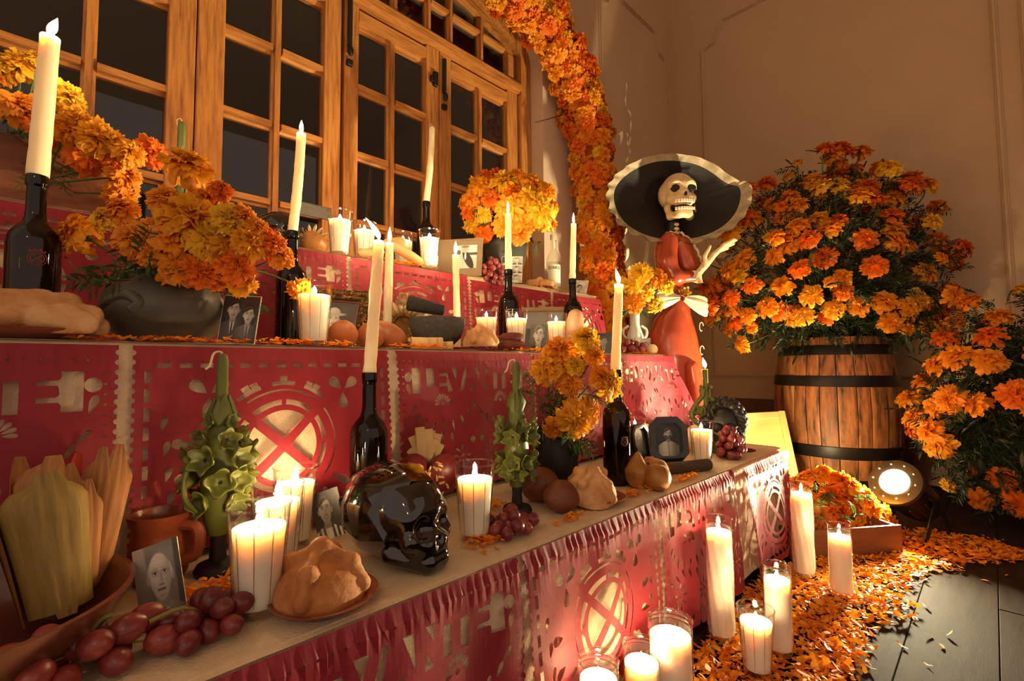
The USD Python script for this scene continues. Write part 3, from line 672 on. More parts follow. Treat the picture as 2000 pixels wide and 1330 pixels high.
def votive(name, label, loc, kind='tumbler', R=0.039, h=0.143, level=0.80, rz=0.0, lean=(0, 0), fh=0.019):
    key = (kind, R, h, level, lean)
    loc = (loc[0], loc[1], loc[2] + 0.0008)
    if key in _votive: return copy(_votive[key], label, loc, rz, name)
    t = Thing(name, label, 'candle', loc, rz); r = R * 0.72 if kind == 'tumbler' else R
    t.part('glass', tumbler(R, r, h) if kind == 'tumbler' else jar(R, h, kind), 'thin_glass', smooth=28)
    if kind == 'tumbler':
        rg_ = [tube([(q * 1.006 * math.cos(a_), q * 1.006 * math.sin(a_), z_) for q, z_ in ((r + (R - r) * z0 / 0.143, z0 * h / 0.143) for z0 in (0.017, 0.06, 0.108, 0.116))], [0.0004, 0.0008, 0.0008, 0.0004], 5) for a_ in np.arange(10) * PI / 5]
        t.part('flute_ridges', join(rg_), 'flute_glass')
    zt = h * level; rt = (r + (R - r) * level) * (0.905 if kind == 'tumbler' else 0.93); rb = (r + (R - r) * 0.1) * (0.905 if kind == 'tumbler' else 0.93)
    wob = lambda a, z, q: q * (1 + (0.05 * np.sin(9 * a + z * 42) * np.clip((z - 0.02) / 0.006, 0, 1) * np.clip((h * .86 - z) / 0.008, 0, 1) if kind == 'spiral' else 0))
    zz = np.linspace(0.012, zt - 0.002, 20 if kind == 'spiral' else 4)
    prof = [(0.0003, 0.0112)] + [(rb + (rt - rb) * (z - 0.012) / (zt - 0.014), z) for z in zz] + [(rt * 0.985, zt), (rt * 0.8, zt - 0.0008), (0.006, zt - 0.0025), (0.0003, zt - 0.003)]
    t.part('wax', lathe(prof, 60, wob), 'wax_white', smooth=50)
    add_flame(t, (0, 0, zt - 0.002), fh, 0.0058, lean)
    _votive[key] = t
    return t

Z1, Z2, Z3 = T1.z, T2.z, T3.z
for lab, loc, k in [('large glass candle at the front of the lowest tier, nearest the camera', (0.213, 0.711, Z3), {}), ('glass candle just behind the nearest one on the lowest tier', (0.273, 0.822, Z3), {}), ('glass candle against the crossed-ring banner, farthest of the three in a row', (0.340, 0.930, Z3), {}),
        ('glass candle on the lowest tier to the right of the glossy black skull', (0.596, 0.712, Z3), {}), ('glass candle on the lowest tier beside the black octagonal photo frame', (1.557, 0.690, Z3), {}), ('glass candle half hidden behind the black octagonal photo frame', (1.500, 0.905, Z3), {}),
        ('glass candle on the middle tier in front of the ornate gold photo frame', (0.421, 1.060, Z2), {}), ('glass candle on the middle tier to the left of the wine bottle with an emblem', (1.040, 1.180, Z2), {}), ('glass candle on the middle tier behind the portrait of the man in a dark suit', (1.137, 1.135, Z2), {}), ('glass candle on the middle tier to the left of the pale gourd', (1.329, 1.120, Z2), {}),
        ('tallest-looking glass candle on the top tier, beside the brown pear', (0.654, 1.450, Z1), {}), ('glass candle on the top tier behind the left end of the sweet potatoes', (0.766, 1.505, Z1), {}), ('glass candle on the top tier behind the right end of the sweet potatoes', (0.934, 1.530, Z1), {}), ('glass candle on the top tier in front of the grey-mounted photograph', (0.985, 1.432, Z1), {}),
        ('small fluted glass candle on the petals of the floor', (1.170, 0.405, 0.012), {})]:
    votive('glass_candle', lab, loc, rz=(loc[0] * 7) % 1)
votive('spiral_glass_candle', 'tall spiral glass candle standing against the lowest banners', (1.259, 0.520, 0.012), 'spiral', 0.0325, 0.300, 0.885)
votive('spiral_glass_candle', 'tall spiral glass candle at the far end of the altar, beside the flower crate', (1.814, 0.470, 0.012), 'spiral', 0.0325, 0.300, 0.885)
votive('ribbed_glass_candle', 'ribbed glass candle on the petals, farthest right on the floor', (1.744, 0.353, 0.012), 'ribbed', 0.031, 0.206, 0.835)
votive('ribbed_glass_candle', 'ribbed glass candle standing behind the small fluted floor glass', (1.292, 0.395, 0.012), 'ribbed', 0.031, 0.206, 0.835)
votive('wide_glass_candle', 'wide plain glass candle on the floor, biggest at the bottom edge', (0.950, 0.500, 0.012), 'plain', 0.045, 0.165, 0.80)
votive('ribbed_glass_candle', 'glass candle cut by the bottom edge below the crossed-ring banner', (0.724, 0.522, 0.012), 'ribbed', 0.036, 0.170, 0.80)
votive('ribbed_glass_candle', 'glass candle half hidden behind the wide floor candle', (0.872, 0.523, 0.012), 'ribbed', 0.036, 0.136, 0.74)

def emblem_lines(s):
    """The crossed-ring mark as thin raised lines (flat print), s = radius."""
    q = unary_union([Point(0, 0).buffer(s * 0.74, 20).difference(Point(0, 0).buffer(s * 0.64, 20)), Point(0, 0).buffer(s, 24).difference(Point(0, 0).buffer(s * 0.92, 24)),
                     Point(0, 0).buffer(s * 0.64, 20).intersection(unary_union([put(sbox(-s, -s * .05, s, s * .05), 0, 0, a) for a in (45, 135)])),
                     ring(s * 1.08, s * 1.16, 50, 130)] + [ring(s * 1.1, s * 1.34, a - 4, a + 4) for a in (52, 76, 104, 128)])
    return q
def wrap_print(g, R, zc, ang, lift=0.0004):
    """A flat print wrapped round a cylinder of radius R."""
    out = []
    b = g.bounds; n = 14
    for i in range(n):
        c = g.intersection(sbox(b[0] + (b[2] - b[0]) * i / n, -9, b[0] + (b[2] - b[0]) * (i + 1) / n, 9))
        if c.area > 1e-10: out.append(flat(c))
    v, f = join(out); a = ang + v[:, 0] / R
    return np.stack([(R + lift) * np.cos(a), (R + lift) * np.sin(a), zc + v[:, 1]], 1), f
BOTTLE = [(0.0004, 0.004), (0.030, 0.003), (0.034, 0.0), (0.0378, 0.004), (0.0385, 0.012), (0.0385, 0.185), (0.0376, 0.196), (0.034, 0.207), (0.027, 0.217), (0.0195, 0.226), (0.0158, 0.236), (0.0146, 0.25), (0.0142, 0.292), (0.0142, 0.296), (0.0163, 0.298), (0.0166, 0.304), (0.0163, 0.311), (0.0155, 0.3175), (0.0125, 0.318), (0.0118, 0.312), (0.0118, 0.27)]
_bottle = None
def bottle(label, loc, mark=None, ang=0.0):
    t = Thing('wine_bottle', label, 'bottle', (loc[0], loc[1], loc[2] + 0.0008))
    gl = t.part('glass', lathe(BOTTLE, 40), 'bottle_glass', smooth=50)
    if mark: t.part('emblem', wrap_print(emblem_lines(mark[1]), 0.0385, mark[2], ang), mark[0], parent=gl)
    return t
toward = lambda x, y, turn=0.0: math.atan2(-y, -x) + turn
bottle('dark wine bottle with a red emblem at the left end of the middle tier', (-0.026, 1.25, Z2), ('emblem_red', 0.0135, 0.155), toward(-0.026, 1.25, 0.12))
bottle('dark wine bottle without emblem behind the big marigold bouquet', (0.456, 1.30, Z2))
bottle('dark wine bottle with a gold emblem on the lowest tier, behind the glossy black skull', (0.4885, 0.93, Z3), ('emblem_gold', 0.0145, 0.115), toward(0.4885, .93, 0.45))
bottle('green wine bottle on the lowest tier beside the marigold vase', (1.149, 0.752, Z3), ('emblem_gold', 0.012, 0.12), toward(1.149, .752, 0.6))
bottle('dark wine bottle with a pale emblem between two glass candles on the middle tier', (1.233, 1.272, Z2), ('emblem_gold', 0.0135, 0.13), toward(1.233, 1.272, 0.35))
bottle('green wine bottle behind the pale gourd on the middle tier', (1.565, 1.227, Z2))
bottle('dark wine bottle on the top tier behind the grey-mounted photograph', (1.081, 1.594, Z1))
taper('taper_candle', 'leaning ivory candle with a twin-tipped flame, at the upper left', (-0.026, 1.25, Z2 + 0.319), (-0.018, 1.25, 1.352), 0.0165, 0.0148, lean=(0.009, -0.004), fh=0.036, fr=0.0085, seed=1, tuck=0.02)
taper('taper_candle', 'lit ivory candle standing before the second window sash', (0.456, 1.30, Z2 + 0.319), (0.474, 1.30, 1.349), 0.0128, 0.0122, seed=2, bend=0.004, tuck=0.02)
taper('taper_candle', 'lit ivory candle with a flame blown sideways, in the emblem bottle on the lowest tier', (0.4885, 0.93, Z3 + 0.319), (0.508, 0.93, 0.985), 0.0138, 0.0118, lean=(-0.021, 0.021), fh=0.048, fr=0.0072, seed=3, tuck=0.02)
taper('taper_candle', 'lit ivory candle on the lowest tier, right in front of the white-vase marigolds', (1.149, 0.752, Z3 + 0.319), (1.176, 0.752, 0.944), 0.0142, 0.0128, lean=(-0.006, 0.006), fh=0.042, fr=0.0075, seed=4, tuck=0.02)
taper('taper_candle', 'lit ivory candle in front of the black marigold vase on the top tier', (1.233, 1.272, Z2 + 0.319), (1.233, 1.272, 1.290), 0.0135, 0.0115, fh=0.044, seed=5, tuck=0.02)
taper('taper_candle', 'lit ivory candle standing before the hanging marigold garland', (1.565, 1.227, Z2 + 0.319), (1.579, 1.227, 1.313), 0.0135, 0.0115, fh=0.044, seed=6, tuck=0.02)
taper('taper_candle', 'unlit ivory candle with a curled wick, on the top tier', (1.081, 1.594, Z1 + 0.319), (1.108, 1.594, 1.698), 0.0135, 0.0122, lit=False, seed=7, bend=0.006, tuck=0.02)
taper('taper_candle', 'lit ivory candle just right of the blown flame, behind the brown fruit', (0.728, 1.282, Z2 + 0.001), (0.736, 1.282, 1.090), 0.0145, 0.0115, fh=0.045, fr=0.0066, seed=8, tuck=0)
taper('taper_candle', 'lit ivory candle standing behind the stone mortar', (1.012, 1.300, Z2 + 0.001), (1.004, 1.300, 1.100), 0.0135, 0.0110, fh=0.044, fr=0.0068, seed=9, tuck=0)
taper('taper_candle', 'thin unlit green candle rising out of the big marigold bouquet', (0.232, 1.475, Z1 + 0.001), (0.232, 1.475, 1.352), 0.0115, 0.0100, lit=False, wax='wax_green', seed=10, tuck=0)

# ---------------------------------------------------------------- green wax candles carved with flowers
def ruffle(r, h, n=5, rows=4, seg=40, seed=0):
    """A wavy-lipped wax flower cup opening towards +z."""
    rg = np.random.default_rng(seed); a = np.arange(seg) * 2 * PI / seg; out = []
    ph = rg.uniform(0, 6)
    for j in range(rows + 1):
        t = j / rows; rr = r * (0.18 + 0.82 * t ** 0.8) * (1 + 0.16 * t * np.cos(n * a + ph)); z = h * t ** 1.6 + 0.18 * r * t * np.sin(n * a + ph + 1)
        out.append(np.stack([rr * np.cos(a), rr * np.sin(a), z], 1))
    for j in range(rows, -1, -1):
        t = j / rows; rr = (r * (0.18 + 0.82 * t ** 0.8) * (1 + 0.16 * t * np.cos(n * a + ph))) * 0.88; z = h * t ** 1.6 + 0.18 * r * t * np.sin(n * a + ph + 1) + 0.10 * r * (1 - t) + 0.0012
        out.append(np.stack([rr * np.cos(a), rr * np.sin(a), z], 1))
    return np.vstack(out), grid_faces(len(out), seg, True)
def flower_candle(label, loc, H, wide, tiers, taper_top, seed, loops=False):
    rg = np.random.default_rng(seed); t = Thing('flower_wax_candle', label, 'candle', loc)
    t.part('base', lathe([(0.0004, 0), (0.033, 0), (0.034, 0.006), (0.030, 0.014), (0.013, 0.020), (0.011, 0.04), (0.012, 0.075)], 28), 'vase_matt')
    core = [(0.0, 0.055), (0.016, 0.06), (wide * 0.55, 0.10), (wide * 0.62, 0.15), (wide * 0.5, 0.19), (wide * 0.42, 0.23), (0.012, 0.262), (0.010, 0.28)]
    t.part('core', lathe([(max(r, 0.0005), z * H / 0.35) for r, z in core], 24), 'wax_green')
    for z, rr, n, size in tiers:
        for k in range(n):
            a = 2 * PI * k / n + rg.uniform(0, 0.5) + z * 20; d = np.array([math.cos(a), math.sin(a), rg.uniform(-0.15, 0.3)])
            t.part('flower', xf(ruffle(size * rg.uniform(0.9, 1.1), size * 0.8, int(rg.integers(4, 7)), seed=int(rg.integers(1e6))), np.array([rr * math.cos(a), rr * math.sin(a), z]), frame_to(d)), 'wax_green', smooth=True)
    for k in range(9):                                           # pointed wax leaves round the neck
        a = k * 2.4; z0 = 0.225 * H / 0.35 + 0.004 * (k % 3); L = 0.05
        p = [[0.016, 0, 0], [0.021, 0, L * 0.4], [0.014, 0, L * 0.8], [0.009, 0, L]]
        w = [0.006, 0.010, 0.006, 0.001]; v = []
        for q, ww in zip(p, w): v += [[q[0], -ww, q[2]], [q[0] + 0.003, 0, q[2]], [q[0], ww, q[2]]]
        t.part('leaf', xf((np.array(v), grid_faces(4, 3)), (0, 0, z0), rotm(0, 0, a)), 'wax_green', smooth=True)
    if loops:
        for a in (0.4, 3.4):
            q = [np.array([r * math.cos(a), r * math.sin(a), z]) for r, z in ((0.03, 0.10), (0.052, 0.13), (0.05, 0.17), (0.026, 0.185))]
            t.part('ribbon', tube(smooth_line(q, 14), 0.004, 8), 'wax_green')
    z0 = 0.262 * H / 0.35
    t.part('stem', tube([(0, 0, z0), (0, 0, H - 0.012), (0, 0, H - 0.003), (0, 0, H)], [0.0098, 0.0085, 0.0062, 0.002], 14), 'wax_green')
    t.part('wick', tube(smooth_line([(0, 0, H - 0.003), (-0.004, 0.003, H + 0.003), (-0.012, 0.01, H - 0.001), (-0.016, 0.014, H - 0.02), (-0.021, 0.018, H - 0.026)], 14), 0.0018, 6), 'wick_white')
    return t
flower_candle('tall green wax candle carved with flowers, standing before the large crossed-ring banner', (0.208, 0.900, Z3), 0.355, 0.046, [(0.115, 0.024, 5, 0.020), (0.150, 0.034, 6, 0.021), (0.185, 0.034, 6, 0.020), (0.215, 0.026, 5, 0.017), (0.245, 0.014, 4, 0.012)], 0.01, 3, True)
flower_candle('green wax candle with ruffled carnations, right of the glossy black skull', (0.770, 0.771, Z3), 0.342, 0.045, [(0.095, 0.026, 6, 0.020), (0.118, 0.030, 6, 0.019), (0.172, 0.030, 6, 0.021), (0.198, 0.028, 5, 0.018)], 0.01, 8)
t = Thing('hand_wax_candle', 'lit green wax candle held up by carved hands at the right of the lowest tier', 'candle', (1.822, 0.785, Z3))
t.part('base', lathe([(0.0005, 0), (0.052, 0), (0.055, 0.012), (0.042, 0.05), (0.026, 0.085), (0.019, 0.12), (0.014, 0.15)], 28), 'wax_green')
for a in (0.2, 1.7, 3.0, 4.5, 5.5): t.part('rose', xf(ruffle(0.023, 0.018, 5, seed=int(a * 10)), (0.022 * math.cos(a), 0.022 * math.sin(a), 0.15), frame_to((math.cos(a), math.sin(a), 0.2))), 'wax_green', smooth=True)
for sx in (-1, 1):
    e = np.array([0.713, -0.70, 0]) * sx
    t.part('arm', tube(smooth_line([e * 0.030 + [0, 0, 0.10], e * 0.058 + [0, 0, 0.135], e * 0.042 + [0, 0, 0.175], e * 0.012 + [0, 0, 0.21]], 14), [0.010] * 8 + [0.009] * 6, 10), 'wax_green')
    hp = [dict(a=e * 0.012 + [0, 0, 0.208], b=e * 0.016 + [0, 0, 0.232], r=0.010, rb=0.010)]
    for k in range(4):
        b = e * 0.015 + np.array([0.70, 0.713, 0]) * (k - 1.5) * 0.0062 + [0, 0, 0.232]
        hp.append(dict(a=b, b=b + e * 0.003 + [0, 0, 0.020 - 0.003 * abs(k - 1.5)], r=0.0042, rb=0.0034))
    hp.append(dict(a=e * 0.014 + np.array([-0.70, -0.713, 0]) * 0.008 + [0, 0, 0.212], b=e * 0.010 + np.array([-0.70, -0.713, 0]) * 0.014 + [0, 0, 0.236], r=0.0045, rb=0.0035))
    t.part('hand', blob(hp, pitch=0.0022, k=0.003, pad=0.008), 'wax_green', smooth=True)
t.part('stem', tube([(0, 0, 0.16), (0, 0, 0.3135)], 0.0098, 14), 'wax_green')
add_flame(t, (0, 0, 0.3135), 0.040, 0.0085, (-0.006, 0.006))
# ---------------------------------------------------------------- marigolds
def bloom(r, npet, seed=0, fine=True, wide=0.46):
    """A pompon of notched, ruffled petals facing +z; each petal a small curved blade."""
    rg = np.random.default_rng(seed); k = np.arange(npet); t = (k + 0.5) / npet
    az = k * 2.39996 + rg.normal(0, 0.25, npet)
    el = np.radians(-2 + 132 * t ** 0.72 + rg.normal(0, 8, npet)); bend = np.radians(np.clip(50 + rg.normal(0, 14, npet), 15, 85))
    L = r * (1.0 - 0.16 * t) * rg.uniform(0.82, 1.10, npet); W = r * (wide - 0.4 * wide * t) * rg.uniform(0.8, 1.2, npet)
    ss = np.array([0.28, 0.62, 0.88, 1.0]) if fine else np.array([0.3, 0.75, 1.0])
    ws = np.array([0.30, 0.80, 1.0, 0.80]) if fine else np.array([0.35, 1.0, 0.8])
    cs = np.array([-0.5, -0.17, 0.17, 0.5]) if fine else np.array([-0.5, 0.0, 0.5])
    nr, nc = len(ss), len(cs); S, C = ss[None, :, None], cs[None, None, :]
    along = S * L[:, None, None] + np.zeros((npet, nr, nc)); across = C * W[:, None, None] * ws[None, :, None]
    curl = rg.uniform(-0.25, 0.35, npet)[:, None, None]
    lift = L[:, None, None] * (curl * (S - 0.3) ** 2 + 0.30 * (C ** 2) * S * rg.choice([-1, 1, 1], npet)[:, None, None])
    tip = (np.arange(nr) >= nr - 2)[None, :, None]
    jit = rg.normal(0, 1, (npet, nr, nc)); along = along + tip * jit * (L * 0.07)[:, None, None]; lift = lift + tip * rg.normal(0, 1, (npet, nr, nc)) * (L * 0.07)[:, None, None]
    ev = el[:, None, None] - bend[:, None, None] * S ** 1.6; ca, sa, ce, se = np.cos(az)[:, None, None], np.sin(az)[:, None, None], np.cos(ev), np.sin(ev)
    h = along * ce - lift * se; z = along * se + lift * ce
    v = np.stack([h * ca - across * sa, h * sa + across * ca, z], -1).reshape(-1, 3)
    f = grid_faces(nr, nc); F = (f[None] + (np.arange(npet) * nr * nc)[:, None, None]).reshape(-1, 3)
    return v, F
BLOOMS = [bloom(1.0, 120, s, True, 0.44) for s in range(5)]                    # close to the camera
BLOOMS_MID = [bloom(1.0, 110, 20 + s, False, 0.40) for s in range(6)]
BLOOMS_FAR = [bloom(1.0, 84, 40 + s, False, 0.44) for s in range(6)]
PETALS = ['petal_orange', 'petal_amber', 'petal_deep', 'petal_gold']
def leaflets(p0, dirs, L, W, seed=0, droop=0.3):
    """Narrow pointed leaflets starting at p0 (n x 3) along dirs, as one mesh."""
    rg = np.random.default_rng(seed); p0, d = np.asarray(p0, float), np.asarray(dirs, float); n = len(p0)
    d = d / np.linalg.norm(d, axis=1, keepdims=True); s = np.cross(d, rg.normal(0, 1, (n, 3))); s /= np.linalg.norm(s, axis=1, keepdims=True) + 1e-9
    L = np.broadcast_to(L, (n,))[:, None]; W = np.broadcast_to(W, (n,))[:, None]; g = np.array([0, 0, -1.0])
    a, b, c, e = p0, p0 + d * L * 0.45 + s * W, p0 + d * L * 0.5 - s * W, p0 + d * L + g * L * droop
    b = b + g * L * droop * 0.2; c = c + g * L * droop * 0.2
    v = np.stack([a, b, c, e], 1).reshape(-1, 3); q = np.arange(n)[:, None] * 4
    return v, np.vstack([q + [0, 1, 2], q + [2, 1, 3]])
def fronds(n, p0s, dirs, L, seed=0, pairs=6):
    """Feathery marigold leaves: a midrib with paired leaflets."""
    rg = np.random.default_rng(seed); P, D, Ls = [], [], []
    ribs = []
    for i in range(n):
        d = dirs[i] / np.linalg.norm(dirs[i]); s = np.cross(d, rg.normal(0, 1, 3)); s /= np.linalg.norm(s); l = L * rg.uniform(0.7, 1.2)
        ribs.append(tube(np.array([p0s[i], p0s[i] + d * l * 0.5, p0s[i] + d * l - [0, 0, l * 0.2]]), 0.0009, 3, False))
        for k in range(pairs):
            t = 0.25 + 0.7 * k / (pairs - 1); q = p0s[i] + d * l * t - np.array([0, 0, l * 0.2 * t * t])
            for sg in (-1, 1): P.append(q); D.append(d * 0.7 + s * sg); Ls.append(l * (0.38 - 0.2 * abs(t - 0.5)))
    Ls = np.array(Ls)
    return join([leaflets(P, D, Ls, Ls * 0.13, seed)] + ribs)

def marigold(label, group, c, r, n, root, seed, fine=True, mat=None, leaf=True):
    """One cut flower: bloom at c facing n, stem down to root."""
    rg = np.random.default_rng(seed); c, n, root = np.array(c, float), np.array(n, float) / np.linalg.norm(n), np.array(root, float)
    t = Thing('marigold', label, 'flower', c, group=group)
    B = (BLOOMS if fine else BLOOMS_MID)[seed % 5]
    R = frame_to(n) @ rotm(0, 0, rg.uniform(0, 6))
    t.part('bloom', xf((B[0] * [1, 1, 0.86], B[1]), (0, 0, 0), R, r), mat or PETALS[int(rg.choice(4, p=[0.42, 0.26, 0.18, 0.14]))], smooth=True)
    t.part('calyx', xf(lathe([(0.10 * r, -0.42 * r), (0.16 * r, -0.35 * r), (0.22 * r, -0.1 * r), (0.26 * r, 0.05 * r)], 8), (0, 0, 0), R), 'stem_green')
    b = -n * 0.4 * r; e = root - c; m = b * 0.5 + e * 0.45 - n * np.linalg.norm(e) * 0.22
    t.part('stem', tube(smooth_line([b, m, e], 9), 0.0021 if fine else 0.0024, 5), 'stem_green')
    if leaf and np.linalg.norm(e) > 0.06:
        q = [m * 0.9 + e * 0.1] * 2; d = [rg.normal(0, 1, 3) + n * 0.4 for _ in q]
        t.part('leaf', fronds(2, q, d, 0.05, seed, 4), 'leaf_green')
    return t
ORD = 'first second third fourth fifth sixth seventh eighth ninth tenth eleventh twelfth thirteenth fourteenth fifteenth sixteenth seventeenth eighteenth nineteenth twentieth twenty-first twenty-second twenty-third twenty-fourth twenty-fifth twenty-sixth'.split()
def bouquet(flowers, label, group, mouth, cen, seed, fine=True, spread=0.02, special=None, fmat=None):
    """flowers: (x, y, z, r). Each faces away from cen, towards the light a little."""
    rg = np.random.default_rng(seed)
    across = [(_r @ [x, y, z - EYE]) / (_f @ [x, y, z - EYE]) for x, y, z, r in flowers]; rank = {i: k for k, i in enumerate(sorted([i for i in range(len(flowers)) if not (special and i in special)], key=lambda i: across[i]))}
    for i, (x, y, z, r) in enumerate(flowers):
        n = np.array([x, y, z]) - cen; n /= np.linalg.norm(n) + 1e-9; n = n + [-0.25 * x, -0.25 * y, 0.10] + rg.normal(0, 0.18, 3)
        root = np.array(mouth) + [*rg.uniform(-spread, spread, 2), -0.03]
        s = special and special.get(i)
        marigold(s[0] if s else f'{label}, {ORD[rank[i]]} from the left', None if s else group, (x, y, z), r, s[1] if s and len(s) > 1 else n, root, seed * 100 + i, fine, fmat and fmat.get(i))
# blooms as (x, y, z, radius)
POT = [(np.float64(0.179),np.float64(1.068),np.float64(1.091),np.float64(0.049)),(np.float64(0.147),np.float64(1.056),np.float64(1.016),np.float64(0.0357)),(np.float64(0.181),np.float64(1.039),np.float64(0.985),np.float64(0.0598)),(np.float64(0.162),np.float64(1.048),np.float64(0.951),np.float64(0.0456)),(np.float64(0.221),np.float64(1.001),np.float64(1.041),np.float64(0.0244)),(np.float64(0.232),np.float64(0.989),np.float64(0.984),np.float64(0.0373)),(np.float64(0.253),np.float64(0.981),np.float64(0.995),np.float64(0.0279)),(np.float64(0.262),np.float64(0.966),np.float64(0.944),np.float64(0.0379)),(np.float64(0.231),np.float64(1.003),np.float64(0.938),np.float64(0.0416)),(np.float64(0.242),np.float64(0.986),np.float64(0.9),np.float64(0.0396)),(np.float64(0.262),np.float64(1.011),np.float64(0.875),np.float64(0.033)),(np.float64(0.167),np.float64(1.056),np.float64(0.9),np.float64(0.0432)),(np.float64(0.196),np.float64(1.031),np.float64(0.893),np.float64(0.039)),(np.float64(0.107),np.float64(1.111),np.float64(0.949),np.float64(0.0375)),(np.float64(0.133),np.float64(1.083),np.float64(0.963),np.float64(0.034)),(np.float64(0.037),np.float64(1.24),np.float64(0.973),np.float64(0.044)),(np.float64(0.072),np.float64(1.148),np.float64(0.99),np.float64(0.0297)),(np.float64(0.092),np.float64(1.135),np.float64(1.006),np.float64(0.0319)),(np.float64(0.202),np.float64(1.018),np.float64(0.948),np.float64(0.0437)),(np.float64(0.301),np.float64(0.964),np.float64(0.947),np.float64(0.0311)),(np.float64(0.317),np.float64(0.967),np.float64(0.927),np.float64(0.0296)),(np.float64(0.203),np.float64(1.038),np.float64(1.026),np.float64(0.0295)),(np.float64(0.132),np.float64(1.075),np.float64(0.918),np.float64(0.0281)),(np.float64(0.272),np.float64(0.966),np.float64(0.975),np.float64(0.0262)),(np.float64(0.223),np.float64(1.041),np.float64(0.882),np.float64(0.0283))]
CRATE = [(np.float64(-0.067),np.float64(1.505),np.float64(1.389),np.float64(0.0414)),(np.float64(-0.038),np.float64(1.471),np.float64(1.403),np.float64(0.0228)),(np.float64(0.009),np.float64(1.371),np.float64(1.295),np.float64(0.0366)),(np.float64(-0.053),np.float64(1.405),np.float64(1.256),np.float64(0.0431)),(np.float64(-0.018),np.float64(1.392),np.float64(1.223),np.float64(0.0403)),(np.float64(-0.081),np.float64(1.457),np.float64(1.274),np.float64(0.0336)),(np.float64(0.013),np.float64(1.336),np.float64(1.209),np.float64(0.036)),(np.float64(0.061),np.float64(1.322),np.float64(1.199),np.float64(0.0478)),(np.float64(0.047),np.float64(1.352),np.float64(1.172),np.float64(0.0461)),(np.float64(0.109),np.float64(1.286),np.float64(1.174),np.float64(0.032)),(np.float64(0.147),np.float64(1.312),np.float64(1.195),np.float64(0.0382)),(np.float64(0.104),np.float64(1.332),np.float64(1.136),np.float64(0.0395)),(np.float64(0.105),np.float64(1.365),np.float64(1.106),np.float64(0.0359)),(np.float64(0.092),np.float64(1.321),np.float64(1.16),np.float64(0.0322)),(np.float64(0.026),np.float64(1.328),np.float64(1.233),np.float64(0.0302)),(np.float64(-0.092),np.float64(1.53),np.float64(1.368),np.float64(0.0257))]
TOPV = [(np.float64(1.31),np.float64(1.522),np.float64(1.486),np.float64(0.0653)),(np.float64(1.287),np.float64(1.55),np.float64(1.436),np.float64(0.0534)),(np.float64(1.29),np.float64(1.575),np.float64(1.382),np.float64(0.0491)),(np.float64(1.277),np.float64(1.587),np.float64(1.421),np.float64(0.0392)),(np.float64(1.372),np.float64(1.437),np.float64(1.495),np.float64(0.0767)),(np.float64(1.368),np.float64(1.488),np.float64(1.538),np.float64(0.0536)),(np.float64(1.417),np.float64(1.403),np.float64(1.526),np.float64(0.0481)),(np.float64(1.476),np.float64(1.368),np.float64(1.498),np.float64(0.0607)),(np.float64(1.52),np.float64(1.331),np.float64(1.464),np.float64(0.0584)),(np.float64(1.555),np.float64(1.327),np.float64(1.405),np.float64(0.0419)),(np.float64(1.472),np.float64(1.33),np.float64(1.371),np.float64(0.0864)),(np.float64(1.431),np.float64(1.382),np.float64(1.329),np.float64(0.0676)),(np.float64(1.361),np.float64(1.398),np.float64(1.371),np.float64(0.0805)),(np.float64(1.378),np.float64(1.451),np.float64(1.311),np.float64(0.0584)),(np.float64(1.346),np.float64(1.538),np.float64(1.294),np.float64(0.0546)),(np.float64(1.314),np.float64(1.584),np.float64(1.332),np.float64(0.0498)),(np.float64(1.445),np.float64(1.419),np.float64(1.284),np.float64(0.0616)),(np.float64(1.598),np.float64(1.377),np.float64(1.35),np.float64(0.0459)),(np.float64(1.338),np.float64(1.514),np.float64(1.537),np.float64(0.0438)),(np.float64(1.422),np.float64(1.349),np.float64(1.417),np.float64(0.0569)),(np.float64(1.323),np.float64(1.464),np.float64(1.418),np.float64(0.0525)),(np.float64(1.311),np.float64(1.502),np.float64(1.358),np.float64(0.0483)),(np.float64(1.535),np.float64(1.358),np.float64(1.333),np.float64(0.0447)),(np.float64(1.387),np.float64(1.406),np.float64(1.452),np.float64(0.0525))]
LOWV = [(np.float64(0.902),np.float64(0.793),np.float64(0.701),np.float64(0.0493)),(np.float64(0.939),np.float64(0.778),np.float64(0.742),np.float64(0.0529)),(np.float64(0.981),np.float64(0.728),np.float64(0.774),np.float64(0.0452)),(np.float64(1.028),np.float64(0.699),np.float64(0.66),np.float64(0.0525)),(np.float64(0.955),np.float64(0.748),np.float64(0.58),np.float64(0.0603)),(np.float64(0.937),np.float64(0.796),np.float64(0.552),np.float64(0.0365)),(np.float64(0.984),np.float64(0.73),np.float64(0.596),np.float64(0.039)),(np.float64(1.004),np.float64(0.703),np.float64(0.679),np.float64(0.0347)),(np.float64(0.939),np.float64(0.751),np.float64(0.664),np.float64(0.0374)),(np.float64(0.979),np.float64(0.703),np.float64(0.732),np.float64(0.0315)),(np.float64(0.94),np.float64(0.737),np.float64(0.709),np.float64(0.0315))]
WHV = [(np.float64(1.842),np.float64(1.256),np.float64(1.15),np.float64(0.0529)),(np.float64(1.895),np.float64(1.1),np.float64(1.122),np.float64(0.0608)),(np.float64(1.86),np.float64(1.112),np.float64(1.071),np.float64(0.0504)),(np.float64(1.98),np.float64(1.062),np.float64(1.102),np.float64(0.0538)),(np.float64(2.012),np.float64(1.034),np.float64(1.069),np.float64(0.0434)),(np.float64(1.829),np.float64(1.156),np.float64(1.073),np.float64(0.0381)),(np.float64(1.882),np.float64(1.127),np.float64(0.991),np.float64(0.0561)),(np.float64(1.921),np.float64(1.087),np.float64(1.037),np.float64(0.0432)),(np.float64(1.993),np.float64(1.082),np.float64(0.987),np.float64(0.0466)),(np.float64(1.822),np.float64(1.2),np.float64(1.068),np.float64(0.0309))]
